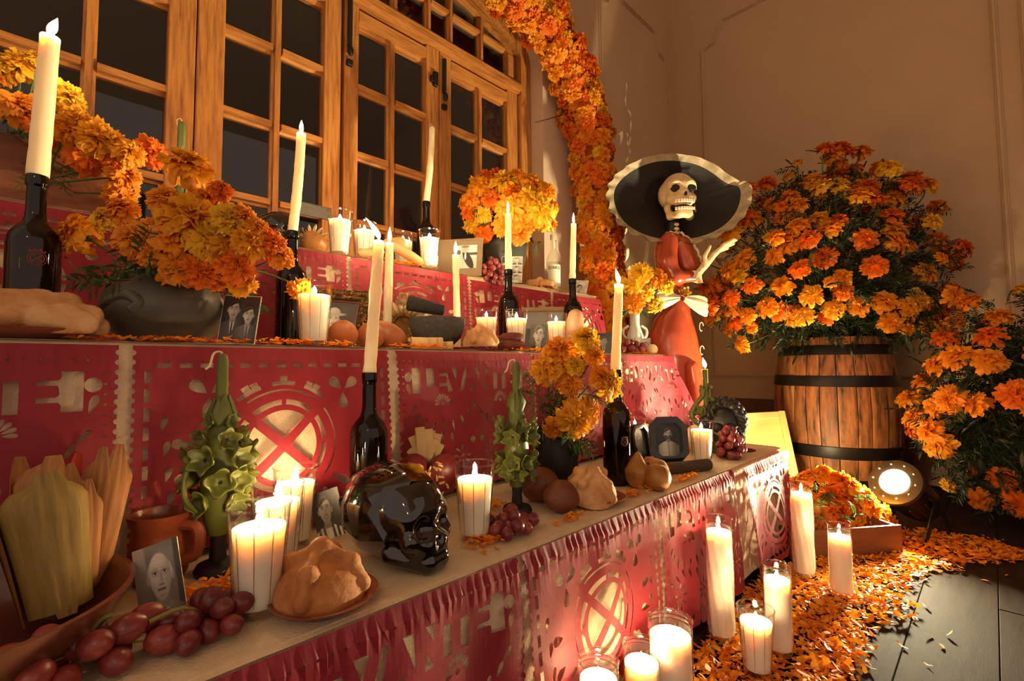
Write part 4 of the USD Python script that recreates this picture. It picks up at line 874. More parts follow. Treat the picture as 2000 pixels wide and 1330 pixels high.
FCR = [(np.float64(2.191),np.float64(0.574),np.float64(0.256),np.float64(0.0467)),(np.float64(2.216),np.float64(0.534),np.float64(0.268),np.float64(0.042)),(np.float64(2.159),np.float64(0.595),np.float64(0.207),np.float64(0.0465)),(np.float64(2.145),np.float64(0.537),np.float64(0.209),np.float64(0.0531)),(np.float64(2.255),np.float64(0.498),np.float64(0.278),np.float64(0.046)),(np.float64(2.256),np.float64(0.447),np.float64(0.255),np.float64(0.0529)),(np.float64(2.217),np.float64(0.467),np.float64(0.199),np.float64(0.0524)),(np.float64(2.289),np.float64(0.42),np.float64(0.234),np.float64(0.0486)),(np.float64(2.264),np.float64(0.426),np.float64(0.178),np.float64(0.0521)),(np.float64(2.318),np.float64(0.385),np.float64(0.195),np.float64(0.052)),(np.float64(2.349),np.float64(0.367),np.float64(0.152),np.float64(0.0479)),(np.float64(2.17),np.float64(0.501),np.float64(0.152),np.float64(0.0523)),(np.float64(2.154),np.float64(0.551),np.float64(0.125),np.float64(0.0491)),(np.float64(2.215),np.float64(0.452),np.float64(0.133),np.float64(0.0517)),(np.float64(2.19),np.float64(0.526),np.float64(0.073),np.float64(0.0489)),(np.float64(2.233),np.float64(0.484),np.float64(0.063),np.float64(0.0444)),(np.float64(2.3),np.float64(0.41),np.float64(0.114),np.float64(0.048)),(np.float64(2.391),np.float64(0.35),np.float64(0.106),np.float64(0.044)),(np.float64(2.359),np.float64(0.371),np.float64(0.069),np.float64(0.0438)),(np.float64(2.419),np.float64(0.336),np.float64(0.133),np.float64(0.0322)),(np.float64(2.26),np.float64(0.438),np.float64(0.077),np.float64(0.0438)),(np.float64(2.188),np.float64(0.58),np.float64(0.051),np.float64(0.0417)),(np.float64(2.494),np.float64(0.331),np.float64(0.077),np.float64(0.0369)),(np.float64(2.331),np.float64(0.4),np.float64(0.059),np.float64(0.04))]
A3 = np.array
# big bouquet in the low black clay pot (middle tier, left)
def pot_mod(a, z, r): return r
t = Thing('clay_pot', 'wide low black clay pot on the middle tier holding the big marigold bouquet', 'pot', (0.165, 1.150, Z2 + 0.0008))
body = lathe([(0.0005, 0), (0.055, 0), (0.062, 0.004), (0.088, 0.025), (0.103, 0.055), (0.104, 0.078), (0.094, 0.100), (0.074, 0.118), (0.060, 0.126), (0.060, 0.136), (0.055, 0.138), (0.054, 0.120), (0.03, 0.06), (0.0005, 0.05)], 56, lambda a, z, r: r * (1 + 0.03 * np.sin(3 * a + z * 40) * (z > 0.01)))
t.part('body', body, 'clay_black', smooth=60)
t.part('raised_swirl', xf(tube(smooth_line([(-0.05, -0.085, 0.06), (-0.02, -0.101, 0.075), (0.015, -0.101, 0.085), (0.035, -0.095, 0.07), (0.02, -0.101, 0.055)], 20), [0.004] + [0.010] * 18 + [0.004], 10), (0, 0, 0), rotm(0, 0, -0.9)), 'clay_black')
POT = [(x, y, z, r * 0.95) for x, y, z, r in POT]
bouquet(POT, 'orange marigold in the black clay pot', 'marigolds in the black clay pot', (0.165, 1.15, Z2 + 0.13), A3([0.175, 1.17, 0.90]), 1,
        special={2: ('largest orange marigold, at the heart of the black clay pot bouquet',), 0: ('orange marigold standing highest in the black clay pot bouquet',)})
marigold('drooping orange marigold hanging in front of the plain dark wine bottle', None, (0.408, 1.11, 0.892), 0.030, (0.3, -0.6, -0.9), (0.22, 1.13, 0.885), 177)
rg = np.random.default_rng(5); n = 46
p0 = A3([0.165, 1.14, Z2 + 0.14]) + rg.normal(0, 1, (n, 3)) * [0.05, 0.04, 0.02]; dd = np.stack([rg.normal(0.1, 1, n), rg.normal(-0.4, 0.7, n), rg.uniform(-0.35, 0.8, n)], 1)
single('marigold_foliage', fronds(n, p0, dd, 0.085, 3), 'leaf_green', 'feathery green marigold leaves round the mouth of the black clay pot', 'foliage', kind='stuff', smooth=False)
# wooden crate of marigolds (top tier, left)
t = Thing('flower_crate', 'reddish brown wooden crate with an oval hand hole on the top tier, full of marigolds', 'crate', (-0.12, 1.52, Z1 + 0.0008))
x0, x1, y0, y1, z0, z1 = -0.34, 0.094, 1.455, 1.60, Z1 + 0.001, Z1 + 0.150
front = sbox(x0, z0, x1, z1).difference(affinity.scale(Point(0.04, z0 + 0.112).buffer(0.020), 1.7, 1.0))
t.part('front_board', xf((np.stack([(q := extrude(front, 0.012))[0][:, 0], y0 + q[0][:, 2], q[0][:, 1]], 1), q[1][:, ::-1]), (0, 0, 0)), 'crate_wood', world=True, smooth=False)
t.part('back_board', box(x0, x1, y1 - 0.012, y1, z0, z1), 'crate_wood', world=True)
for a in (x0, x1 - 0.012): t.part('end_board', box(a, a + 0.012, y0 + 0.0125, y1 - 0.0125, z0, z1), 'crate_wood', world=True)
t.part('bottom_board', box(x0 + 0.0125, x1 - 0.0125, y0 + 0.0125, y1 - 0.0125, z0 + 0.002, z0 + 0.012), 'crate_wood', world=True)
bouquet(CRATE, 'orange marigold of the wooden crate on the top tier', 'marigolds of the wooden crate', (-0.05, 1.525, Z1 + 0.08), A3([-0.04, 1.56, 1.16]), 2, spread=0.05,
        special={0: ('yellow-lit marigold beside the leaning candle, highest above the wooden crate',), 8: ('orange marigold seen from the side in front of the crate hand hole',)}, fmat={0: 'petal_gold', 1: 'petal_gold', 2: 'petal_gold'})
n = 26; p0 = A3([-0.03, 1.48, Z1 + 0.15]) + rg.normal(0, 1, (n, 3)) * [0.09, 0.03, 0.02]; dd = np.stack([rg.normal(0, 1, n), rg.normal(-0.3, 0.6, n), rg.uniform(0, 0.9, n)], 1)
single('marigold_foliage', fronds(n, p0, dd, 0.06, 4), 'leaf_green', 'green marigold leaves between the blooms of the wooden crate', 'foliage', kind='stuff', smooth=False)
def vase(label, loc, prof, mat, name='vase', handles=False):
    t = Thing(name, label, 'vase', (loc[0], loc[1], loc[2] + 0.0008)); t.part('body', lathe(prof, 44), mat, smooth=60)
    if handles:
        for sg in (-1, 1): t.part('handle', tube([(sg * x * 0.7, -sg * x * 0.7, z) for x, z in [tuple(q) for q in smooth_line([(0.026, 0.075), (0.05, 0.085), (0.054, 0.115), (0.03, 0.135)], 12)]], 0.006, 8), mat)
    return t
TV = (1.480, 1.545, Z1)
vase('tall black vase with marigolds on the top tier', TV, [(0.0005, 0), (0.05, 0), (0.056, 0.008), (0.072, 0.06), (0.092, 0.13), (0.103, 0.19), (0.102, 0.225), (0.088, 0.252), (0.070, 0.266), (0.072, 0.276), (0.066, 0.277), (0.06, 0.25), (0.0005, 0.2)], 'vase_black')
TOPV = [(x, y, z, r * 0.86) for x, y, z, r in TOPV]
bouquet(TOPV, 'bright marigold in the tall black vase', 'marigolds in the tall black vase', (TV[0], TV[1], Z1 + 0.26), A3([1.48, 1.56, 1.36]), 3, False, 0.03, special={16: ('pale marigold hanging over the rim of the tall black vase', (-0.4, -0.8, -0.3))})
n = 60; p0 = A3([TV[0], TV[1] - 0.02, Z1 + 0.30]) + rg.normal(0, 1, (n, 3)) * [0.07, 0.05, 0.05]; dd = np.stack([rg.normal(0, 1, n), rg.normal(-0.4, 0.7, n), rg.uniform(-0.6, 0.8, n)], 1)
single('marigold_foliage', fronds(n, p0, dd, 0.085, 5), 'leaf_green', 'green marigold leaves above the tall black vase', 'foliage', kind='stuff', smooth=False)
LV = (0.985, 0.835, Z3)
vase('dark matt vase with marigolds on the lowest tier', LV, [(0.0005, 0), (0.042, 0), (0.046, 0.006), (0.058, 0.06), (0.060, 0.10), (0.052, 0.14), (0.045, 0.155), (0.050, 0.166), (0.044, 0.166), (0.04, 0.14), (0.0005, 0.1)], 'vase_matt')
LOWV = [(x, y, z, r * 0.92) for x, y, z, r in LOWV]
bouquet(LOWV, 'orange marigold in the dark matt vase', 'marigolds in the dark matt vase', (LV[0], LV[1], Z3 + 0.16), A3([0.99, 0.86, 0.62]), 4, True, 0.02, special={3: ('orange marigold beside the neck of the green wine bottle',), 4: ('lowest big marigold hanging over the dark matt vase',)})
n = 44; p0 = A3([LV[0], LV[1] - 0.01, Z3 + 0.20]) + rg.normal(0, 1, (n, 3)) * [0.03, 0.03, 0.05]; dd = np.stack([rg.normal(0, 1, n), rg.normal(-0.3, 0.8, n), rg.uniform(-0.8, 0.8, n)], 1)
single('marigold_foliage', fronds(n, p0, dd, 0.075, 6), 'leaf_green', 'green marigold leaves over the dark matt vase', 'foliage', kind='stuff', smooth=False)
WV = (1.925, 1.150, Z2)
vase('white vase with two handles at the right end of the middle tier', WV, [(0.0005, 0), (0.036, 0), (0.036, 0.008), (0.026, 0.03), (0.034, 0.06), (0.038, 0.085), (0.028, 0.115), (0.021, 0.14), (0.022, 0.185), (0.030, 0.205), (0.026, 0.205), (0.018, 0.18), (0.0005, 0.15)], 'vase_white', handles=True)
WHV = [(x, y, z, r * 0.95) for x, y, z, r in WHV]
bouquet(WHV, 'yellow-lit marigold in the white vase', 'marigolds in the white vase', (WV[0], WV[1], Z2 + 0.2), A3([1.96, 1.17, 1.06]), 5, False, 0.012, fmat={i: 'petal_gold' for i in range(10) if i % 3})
n = 22; p0 = A3([WV[0], WV[1], Z2 + 0.23]) + rg.normal(0, 1, (n, 3)) * [0.03, 0.03, 0.04]; dd = np.stack([rg.normal(0, 1, n), rg.normal(-0.3, 0.8, n), rg.uniform(-0.5, 0.8, n)], 1)
single('marigold_foliage', fronds(n, p0, dd, 0.07, 7), 'leaf_green', 'light green marigold leaves over the white vase', 'foliage', kind='stuff', smooth=False)
# crate of marigolds on the floor
t = Thing('floor_flower_crate', 'low dark wooden crate full of marigolds on the floor before the barrel', 'crate', (2.17, 0.49, 0.012), rz=-0.62)
for yy in (-0.11, 0.10): t.part('long_board', box(-0.23, 0.23, yy, yy + 0.012, 0, 0.095), 'crate_wood', smooth=False)
for xx in (-0.217, 0.205): t.part('end_board', box(xx, xx + 0.012, -0.0975, 0.0995, 0, 0.095), 'crate_wood', smooth=False)
t.part('bottom_board', box(-0.204, 0.204, -0.097, 0.099, 0.002, 0.012), 'crate_wood')
FCR = [(x, y, z - (0.035 if x < 2.2 else 0.015), r) for x, y, z, r in FCR]
bouquet(FCR, 'lamp-lit marigold in the crate on the floor', 'marigolds of the floor crate', (2.17, 0.49, 0.08), A3([2.19, 0.52, 0.10]), 6, False, 0.06)
n = 30; p0 = A3([2.17, 0.47, 0.17]) + rg.normal(0, 1, (n, 3)) * [0.11, 0.09, 0.03]; dd = np.stack([rg.normal(0, 1, n), rg.normal(-0.2, 0.8, n), rg.uniform(0, 1.0, n)], 1)
single('marigold_foliage', fronds(n, p0, dd, 0.07, 8), 'leaf_green', 'green marigold leaves among the blooms of the floor crate', 'foliage', kind='stuff', smooth=False)

# ---------------------------------------------------------------- garland of marigolds hung along the arch
rg = np.random.default_rng(11)
GP = smooth_line([(0.55, 1.61, 2.93), (1.05, 1.61, 2.80), (1.45, 1.60, 2.56), (1.70, 1.59, 2.54), (1.86, 1.585, 2.46), (1.975, 1.585, 2.37), (2.08, 1.58, 2.25), (2.16, 1.575, 2.10), (2.205, 1.57, 1.92), (2.225, 1.565, 1.64), (2.24, 1.56, 1.34), (2.30, 1.56, 1.05), (2.33, 1.55, 0.80), (2.35, 1.55, 0.5), (2.35, 1.55, 0.2)], 300)
g = Thing('marigold_garland', 'thick rope of marigold heads hung along the arch and down the wall', 'garland', (2.33, 1.55, 0.02))
seg = np.linalg.norm(np.diff(GP, axis=0), axis=1); cum = np.concatenate([[0], np.cumsum(seg)])
g.part('core', tube(GP, 0.075, 8), 'petal_deep', world=True, label='deep orange inner rope of packed petals')
def garland_heads(n, s0, s1, rg):
    out = []
    for i in range(n):
        s = s0 + (s1 - s0) * (i + rg.uniform(0, 1)) / n; j = min(np.searchsorted(cum, s), len(GP) - 1); c = GP[j]; tg = GP[min(j + 3, 299)] - GP[max(j - 3, 0)]; tg /= np.linalg.norm(tg)
        b1 = np.cross(tg, [0, 1, 0]); b1 /= np.linalg.norm(b1); b2 = np.cross(tg, b1); b2 = b2 * (1 if b2[1] < 0 else -1)
        a = ((i * 0.618034) % 1 - 0.5) * 1.30 * PI + rg.normal(0, 0.15)
        n_ = b2 * math.cos(a) + b1 * math.sin(a) + rg.normal(0, 0.12, 3); n_ /= np.linalg.norm(n_); r = rg.uniform(0.042, 0.058); B = BLOOMS_FAR[i % 6] if i % 3 else BLOOMS_MID[i % 6]
        out.append(xf((B[0] * [1, 1, 0.8], B[1]), c + n_ * (0.080 + rg.uniform(0, 0.055)), frame_to(n_) @ rotm(0, 0, rg.uniform(0, 6)), r))
    return out
s_a, s_b = cum[np.argmax(GP[:, 0] > 1.28)], cum[np.argmax(GP[:, 2] < 0.82)] if (GP[:, 2] < 0.82).any() else cum[-1]
for m in garland_heads(294, s_a, s_b, rg): g.part('bloom', m, PETALS[int(rg.choice(4, p=[0.40, 0.15, 0.40, 0.05]))], world=True, smooth=True)
g.part('hidden_blooms', join(garland_heads(70, cum[0], s_a, rg) + garland_heads(60, s_b, cum[-1] * 0.98, rg)), 'petal_orange', world=True, kind='stuff', smooth=True)
for z, x in ((1.49, 2.33), (1.34, 2.34), (1.24, 2.35), (2.02, 2.30)):
    q = smooth_line([(x, 1.50, z), (x + 0.02, 1.46, z + 0.03), (x + 0.035, 1.47, z - 0.02), (x + 0.03, 1.5, z - 0.05)], 10)
    g.part('white_ribbon', (np.vstack([q, q + [0.012, -0.012, 0.018]]), grid_faces(2, 10)), 'satin_cream', world=True, smooth=True)
for q in ([(2.50, 1.52, 2.46), (2.47, 1.50, 2.30), (2.49, 1.48, 2.18), (2.45, 1.49, 2.00)], [(2.46, 1.50, 2.12), (2.44, 1.47, 1.98), (2.42, 1.50, 1.86)]):
    q = smooth_line(q, 16); g.part('white_ribbon', (np.vstack([q, q + np.stack([0.008 * np.cos(np.arange(16)), -0.010 * np.sin(np.arange(16)), 0.004 + 0 * np.arange(16)], 1)]), grid_faces(2, 16)), 'satin_cream', world=True, smooth=True)
g.part('tie_wire', tube(smooth_line([(1.87, 1.71, 2.05), (1.96, 1.66, 2.09), (2.06, 1.60, 2.14)], 10), 0.0022, 5), 'iron', world=True)

# ---------------------------------------------------------------- potted marigold bushes
E1, E2 = A3([0.713, -0.70, 0]), A3([0.70, 0.713, 0])
def bush(name, label, C, axes, n, seed, foot, zmin, xmax=3.64, nl=700, low=-1.0, rr=(0.048, 0.066), extra=()):
    """A dome of blooms on stems rising from foot, with feathery foliage between them."""
    rg = np.random.default_rng(seed); t = Thing(name, label, 'plant', foot); C = A3(C); foot = A3(foot)
    pts = []
    while len(pts) < n:
        u = rg.normal(0, 1, 3); u /= np.linalg.norm(u)
        if u[2] < low or (u[1] > 0.55 and rg.uniform() < 0.7): continue
        k = rg.uniform(0.80, 1.04); ez = axes[2] if u[2] > 0 else axes[3]
        p = C + (E1 * u[0] * axes[0] + E2 * u[1] * axes[1]) * k + [0, 0, u[2] * ez * k]
        p[0] = min(p[0], xmax - 0.06)
        if p[2] < zmin: continue
        if any(np.linalg.norm(p - q) < 0.062 for q in pts): continue
        pts.append(p)
    pts += [A3(e) for e in extra]
    heads = []
    stems, fp, fd = [], [], []
    for i, p in enumerate(pts):
        n_ = p - C; n_[2] += 0.25 * axes[2]; n_ = n_ / np.linalg.norm(n_) + [-0.25, 0, 0.15] + rg.normal(0, 0.25, 3); n_ /= np.linalg.norm(n_)
        r = rg.uniform(*rr) * (0.6 if rg.uniform() < 0.12 else 1); B = BLOOMS_MID[i % 6] if i % 2 else BLOOMS_FAR[i % 6]
        t.part('bloom', xf((B[0] * [1, 1, 0.8], B[1]), p, frame_to(n_) @ rotm(0, 0, rg.uniform(0, 6)), r), PETALS[int(rg.choice(4, p=[0.46, 0.2, 0.26, 0.08]))], world=True, smooth=True)
        q0 = foot + [rg.normal(0, 0.05), rg.normal(0, 0.05), 0.02]; m = q0 * 0.45 + p * 0.55 + [0, 0, 0.06]
        L = smooth_line([p - n_ * r * 0.3, p - n_ * 0.07, m, q0], 8); stems.append(tube(L, 0.0032, 4, False))
        for k in range(3): fp.append(L[1 + k]); fd.append(rg.normal(0, 1, 3) + n_ * 0.5)
    fp, fd = A3(fp), A3(fd)
    t.part('stems', join(stems), 'stem_green', world=True, kind='stuff')
    u = rg.normal(0, 1, (nl, 3)); u /= np.linalg.norm(u, axis=1, keepdims=True); k = 0.9 * rg.uniform(0.15, 0.98, (nl, 1)) ** 0.6
    P = C + (E1 * u[:, :1] * axes[0] + E2 * u[:, 1:2] * axes[1]) * k + np.array([0, 0, 1.0]) * u[:, 2:] * np.where(u[:, 2:] > 0, axes[2], axes[3]) * k
    P[:, 0] = np.minimum(P[:, 0], xmax - 0.08); ok = P[:, 2] > zmin; P, u = P[ok], u[ok]
    P = np.vstack([P, fp]); D = np.vstack([u + rg.normal(0, 0.7, u.shape) + [0, 0, 0.2], fd])
    t.part('foliage', fronds(len(P), P, D, 0.10, seed + 1, 6), 'leaf_dark', world=True, kind='stuff', smooth=False)
    return t
# ---------------------------------------------------------------- photographs and frames
BASE = np.stack([E1, A3([0, 0, 1.0]), np.cross(E1, [0, 0, 1.0])], 1)      # local x to the right, y up, z towards the hall
def facing(yaw=0.0, tilt=0.0, roll=0.0): return rotm(0, 0, yaw) @ BASE @ rotm(-tilt, 0, 0) @ rotm(0, 0, roll)
def _el(X, Y, cx, cy, rx, ry, a=0.0):
    """Signed distance (about) to an ellipse."""
    c, n = math.cos(a), math.sin(a); x, y = (X - cx) * c + (Y - cy) * n, -(X - cx) * n + (Y - cy) * c
    return (np.sqrt((x / rx) ** 2 + (y / ry) ** 2) - 1) * min(rx, ry)
def _over(V, d, val, w=0.012): k = np.clip(0.5 - d / w, 0, 1); return V * (1 - k) + val * k
def portrait(bg=0.25, hair=0.03, skin=0.5, coat=0.05, shirt=0.75, cx=0.5, cy=0.6, s=1.0, bald=False, hat=False, beard=False, bg2=None, long=False, smile=0.5, striped=False, base=None):
    """A head-and-shoulders print: grey value at (x, y) in 0..1, softly shaded."""
    def f(X, Y, V=None):
        x, y = (X - cx) / s, (Y - cy) / s
        if V is None: V = bg * (0.8 + 0.5 * meshkit.noise(np.stack([X * 5, Y * 5, 0 * X], -1)))
        if bg2 is not None: V = _over(V, X - 0.34 + 0.1 * Y, bg2 * (0.7 + 0.4 * Y), 0.05); V = _over(V, 0.88 - X, bg * 0.3, 0.05)
        if long: V = _over(V, _el(x, y, 0, -0.04, 0.27, 0.38), hair * (1 + 0.8 * np.sin(x * 60) ** 2), 0.03)
        sh = np.maximum(y + 0.26 + 0.55 * np.abs(x) ** 1.6, np.abs(x) - 0.56); V = _over(V, sh, coat * (0.8 + 0.5 * np.cos(x * 5 + 0.8)), 0.02)
        V = _over(V, np.maximum(np.abs(x) - 0.10 - 0.16 * (y + 0.26), y + 0.24), shirt * (0.9 + 0.2 * np.cos(x * 14)), 0.015)
        if striped: V = np.where((sh < 0) & (np.sin(x * 46 + 5 * y) > 0.1), shirt, V)
        else: V = _over(V, np.maximum(np.abs(x) - 0.025 + 0.02 * (y + 0.3), y + 0.29), min(coat, shirt) * 0.6, 0.01)
        V = _over(V, np.maximum(np.abs(x) - 0.10, np.maximum(y + 0.08, -y - 0.33)), skin * 0.55 * (1 - 1.5 * x), 0.02)
        for q in (-1, 1): V = _over(V, _el(x, y, q * 0.195, -0.01, 0.03, 0.06), skin * (0.75 - 0.15 * q), 0.012)
        if not bald: V = _over(V, _el(x, y, 0, 0.085, 0.212, 0.205), hair * (1 + 1.2 * np.sin(x * 40 + y * 20) ** 2), 0.018)
        face = _el(x, y, 0, 0, 0.185 - 0.03 * np.clip(-y / 0.25, 0, 1), 0.25) if False else _el(x * (1 + 0.22 * np.clip(-y / 0.25, 0, 1)), y, 0, 0, 0.185, 0.25)
        tone = skin * (0.98 - 1.1 * x - 7.0 * np.clip(np.abs(x + 0.03) - 0.09, 0, 1) ** 1.6 + 0.5 * y) * (1 + 0.10 * np.exp(-((x + 0.09) ** 2 + (y + 0.04) ** 2) / 0.004) + 0.12 * np.exp(-(x ** 2 + (y - 0.13) ** 2) / 0.01))
        if bald: tone = tone * (1 - 0.10 * (np.sin(y * 110 + 6 * np.abs(x)) > 0.55) * (y > 0.08) * (y < 0.2) - 0.16 * np.exp(-((np.abs(x) - 0.085 - 0.3 * (0.0 - y)) / 0.012) ** 2) * (y < -0.03) * (y > -0.16))
        V = _over(V, face, tone, 0.014)
        if not bald: V = _over(V, np.maximum(face, 0.155 - y - 0.25 * np.abs(x) ** 1.2 + 0.05 * np.sin(x * 9)), hair * 1.2, 0.02)
        else: V = _over(V, np.maximum(_el(x, y, 0, 0.04, 0.20, 0.17), 0.165 - np.abs(x)), 0.6, 0.02)
        if beard: V = _over(V, np.maximum(face, np.maximum(y + 0.055 - 0.5 * np.abs(np.abs(x) - 0.05), -(y + 0.26))), hair * 1.6, 0.03)
        for q in (-1, 1):
            V = _over(V, _el(x, y, q * 0.078, 0.045, 0.058, 0.036), tone * 0.62, 0.05); V = _over(V, _el(x, y, q * 0.080, 0.085, 0.058, 0.012, -q * 0.12), np.maximum(hair, skin * 0.2), 0.014)
            V = _over(V, _el(x, y, q * 0.077, 0.040, 0.036, 0.014), skin * 1.05, 0.010); V = _over(V, _el(x, y, q * 0.077 + 0.004, 0.041, 0.014, 0.014), 0.015, 0.008); V = _over(V, _el(x, y, q * 0.077, 0.054, 0.042, 0.006), skin * 0.12, 0.008)
        V = _over(V, np.maximum(np.abs(x - 0.022 + 0.1 * (y + 0.07)) - 0.016, np.abs(y + 0.01) - 0.06), tone * 0.66, 0.025); V = _over(V, _el(x, y, 0.006, -0.070, 0.042, 0.022), tone * 0.86, 0.02); V = _over(V, _el(x, y, 0.008, -0.088, 0.034, 0.007), skin * 0.18, 0.014)
        m = y + 0.140 - 0.9 * smile * x ** 2 * 4
        V = _over(V, np.maximum(np.abs(m) - 0.016 - 0.010 * smile, np.abs(x) - 0.072), tone * 0.55, 0.014); V = _over(V, np.maximum(np.abs(m - 0.004) - 0.004 - 0.008 * smile, np.abs(x) - 0.058), 0.03 + 0.8 * max(0, smile - 0.35), 0.008)
        V = _over(V, _el(x, y, 0, -0.205, 0.05, 0.016), tone * 0.75, 0.03)
        if hat: V = _over(V, np.maximum(_el(x, y, 0, 0.20, 0.205, 0.20), 0.15 - y), 0.50 - 0.8 * x, 0.02); V = _over(V, np.maximum(_el(x, y, 0, 0.2, 0.205, 0.2), np.abs(y - 0.185) - 0.02), 0.14, 0.01); V = _over(V, _el(x, y, 0, 0.155, 0.37, 0.055, 0.10), 0.42 - 0.3 * x, 0.02)
        return V
    return f
def both(f, g): return lambda X, Y: g(X, Y, f(X, Y))
def shapes(bg, *items):
    """Plain soft shapes: (distance function, value)."""
    def f(X, Y, V=None):
        V = np.full(X.shape, float(bg)) if V is None else V
        for d, val in items: V = _over(V, d(X, Y), val, 0.02)
        return V
    return f
def tiles(fs, nx, ny, gap=0.035):
    def f(X, Y):
        V = np.full(X.shape, 0.78)
        for k, g in enumerate(fs):
            i, j = k % nx, k // nx; x, y = (X * nx - i - gap) / (1 - 2 * gap), (Y * ny - j - gap) / (1 - 2 * gap); on = (x > 0) & (x < 1) & (y > 0) & (y < 1); V = np.where(on, g(np.clip(x, 0, 1), np.clip(y, 0, 1)), V)
        return V
    return f
def print_mesh(w, h, img, z=0.0):
    """A fine sheet whose vertex tints carry the printed picture (flat print)."""
    n = 92; m = max(24, int(n * h / w)); X, Y = np.meshgrid(np.linspace(0, 1, n), np.linspace(0, 1, m)); V = np.clip(img(X, Y), 0.008, 0.9)
    v = np.stack([(X - 0.5) * w, Y * h, np.full(X.shape, z)], -1).reshape(-1, 3); c = V.reshape(-1, 1) * np.array([1.0, 0.94, 0.84])
    return (v, grid_faces(m, n)), c
def card(label, centre, w, h, img, yaw=0, tilt=0.25, roll=0, border=0.0, name='photograph', group=None):
    """A loose print: bottom middle at centre."""
    t = Thing(name, label, 'photograph', centre, R=facing(yaw, tilt, roll), group=group)
    t.part('paper', box(-w / 2, w / 2, 0, h, -0.0012, 0), 'bone_white', smooth=False)
    m, c = print_mesh(w - 2 * border, h - 2 * border, img, 0.0004)
    t.part('print', (m[0] + [0, border, 0], m[1]), 'photo_print', smooth=False, colors=c)
    return t
card('curled photograph of a balding elderly man leaning on the clay bowl of tamales', (0.118, 0.772, Z3 + 0.012), 0.060, 0.088, portrait(0.26, 0.5, 0.66, 0.40, 0.55, 0.54, 0.52, 1.35, bald=True, bg2=0.42, smile=0.1), 0.0, 0.22, 0.33)
card('black and white photograph of a smiling woman with flowing hair, behind the big bread', (0.392, 0.880, Z3 + 0.012), 0.054, 0.088, portrait(0.05, 0.03, 0.46, 0.10, 0.7, 0.42, 0.60, 1.15, long=True, smile=0.9, striped=True), 0.0, 0.25, 0.33)
two = both(portrait(0.05, 0.02, 0.6, 0.10, 0.8, 0.31, 0.70, 0.80), portrait(0.03, 0.02, 0.62, 0.14, 0.5, 0.74, 0.60, 0.72, long=True))
card('black and white photograph of a couple in dark clothes leaning on the black clay pot', (0.264, 1.052, Z2 + 0.002), 0.078, 0.098, two, -0.05, 0.12, -0.06, 0.0015)
card('portrait of a man in a dark suit on the middle tier before a glass candle', (1.188, 1.085, Z2 + 0.002), 0.062, 0.095, portrait(0.10, 0.12, 0.62, 0.02, 0.8, 0.5, 0.60, 1.35, smile=0.2), -0.25, 0.12, -0.05)
card('pale portrait card at the right end of the top tier, partly behind a candle', (1.945, 1.495, Z1 + 0.002), 0.090, 0.092, portrait(0.62, 0.05, 0.6, 0.5, 0.7, 0.52, 0.5, 0.85, smile=0.2), -0.45, 0.25, -0.12)
strip = tiles([portrait(0.06 + 0.3 * (k % 2), 0.03, 0.6, 0.05 + 0.4 * (k % 3 == 1), 0.7, 0.5, 0.6, 1.1, long=k % 2 == 0, smile=0.6) for k in range(6)], 2, 3)
card('strip of small booth photographs leaning against the tall black vase', (1.398, 1.425, Z1 + 0.002), 0.090, 0.116, strip, -0.1, 0.12, -0.03, name='photo_strip')
card('small dark photograph behind the grapes at the right of the middle tier', (1.70, 1.145, Z2 + 0.002), 0.10, 0.092, portrait(0.02, 0.02, 0.30, 0.02, 0.4, 0.3, 0.6, 0.8), -0.15, 0.15)
card('pair of small pale photographs at the foot of the white vase', (1.900, 1.105, Z2 + 0.004), 0.085, 0.075, both(portrait(0.4, 0.05, 0.6, 0.10, 0.7, 0.3, 0.6, 0.6), portrait(0.4, 0.05, 0.6, 0.2, 0.7, 0.75, 0.6, 0.55)), -0.2, 0.3)
def poly(*p): return Polygon(p).buffer(0)
def rim_of(outer, inner, d, b=0.003):
    """A picture-frame moulding: outer minus inner, bevelled in two steps."""
    return join([extrude(outer.difference(inner), d * 0.7), (lambda m: (m[0] + [0, 0, d * 0.7], m[1]))(extrude(outer.buffer(-b).difference(inner.buffer(b)), d * 0.3))])
def framed(label, centre, w, h, border, mat, img, yaw=0, tilt=0.15, roll=0, oct_=0.0, mount=None, inner=None, name='picture_frame', depth=0.014, rim=None):
    t = Thing(name, label, 'picture frame', centre, R=facing(yaw, tilt, roll))
    c = oct_
    o = poly((-w / 2 + c, 0), (w / 2 - c, 0), (w / 2, c), (w / 2, h - c), (w / 2 - c, h), (-w / 2 + c, h), (-w / 2, h - c), (-w / 2, c)) if c else sbox(-w / 2, 0, w / 2, h)
    i = o.buffer(-border, join_style=2)
    t.part('moulding', rim_of(o, i, depth), mat, smooth=False)
    t.part('backing', extrude(o.buffer(-0.0006, join_style=2), 0.002), 'frame_black' if not mount else mount, smooth=False)
    x0, y0, x1, y1 = inner or i.bounds
    m, cc = print_mesh(x1 - x0, y1 - y0, img, 0.0032); m = (m[0] + [(x0 + x1) / 2, y0, 0], m[1])
    t.part('print', m, 'photo_print', smooth=False, colors=cc)
    if rim: t.part('inner_rim', extrude(i.buffer(0.002).difference(i.buffer(-0.002)), depth * 0.6), rim, smooth=False)
    s = math.sin(tilt)
    t.part('strut', box(-0.012, 0.012, h * 0.05, h * 0.6, -0.006, -0.0005), mat)
    return t
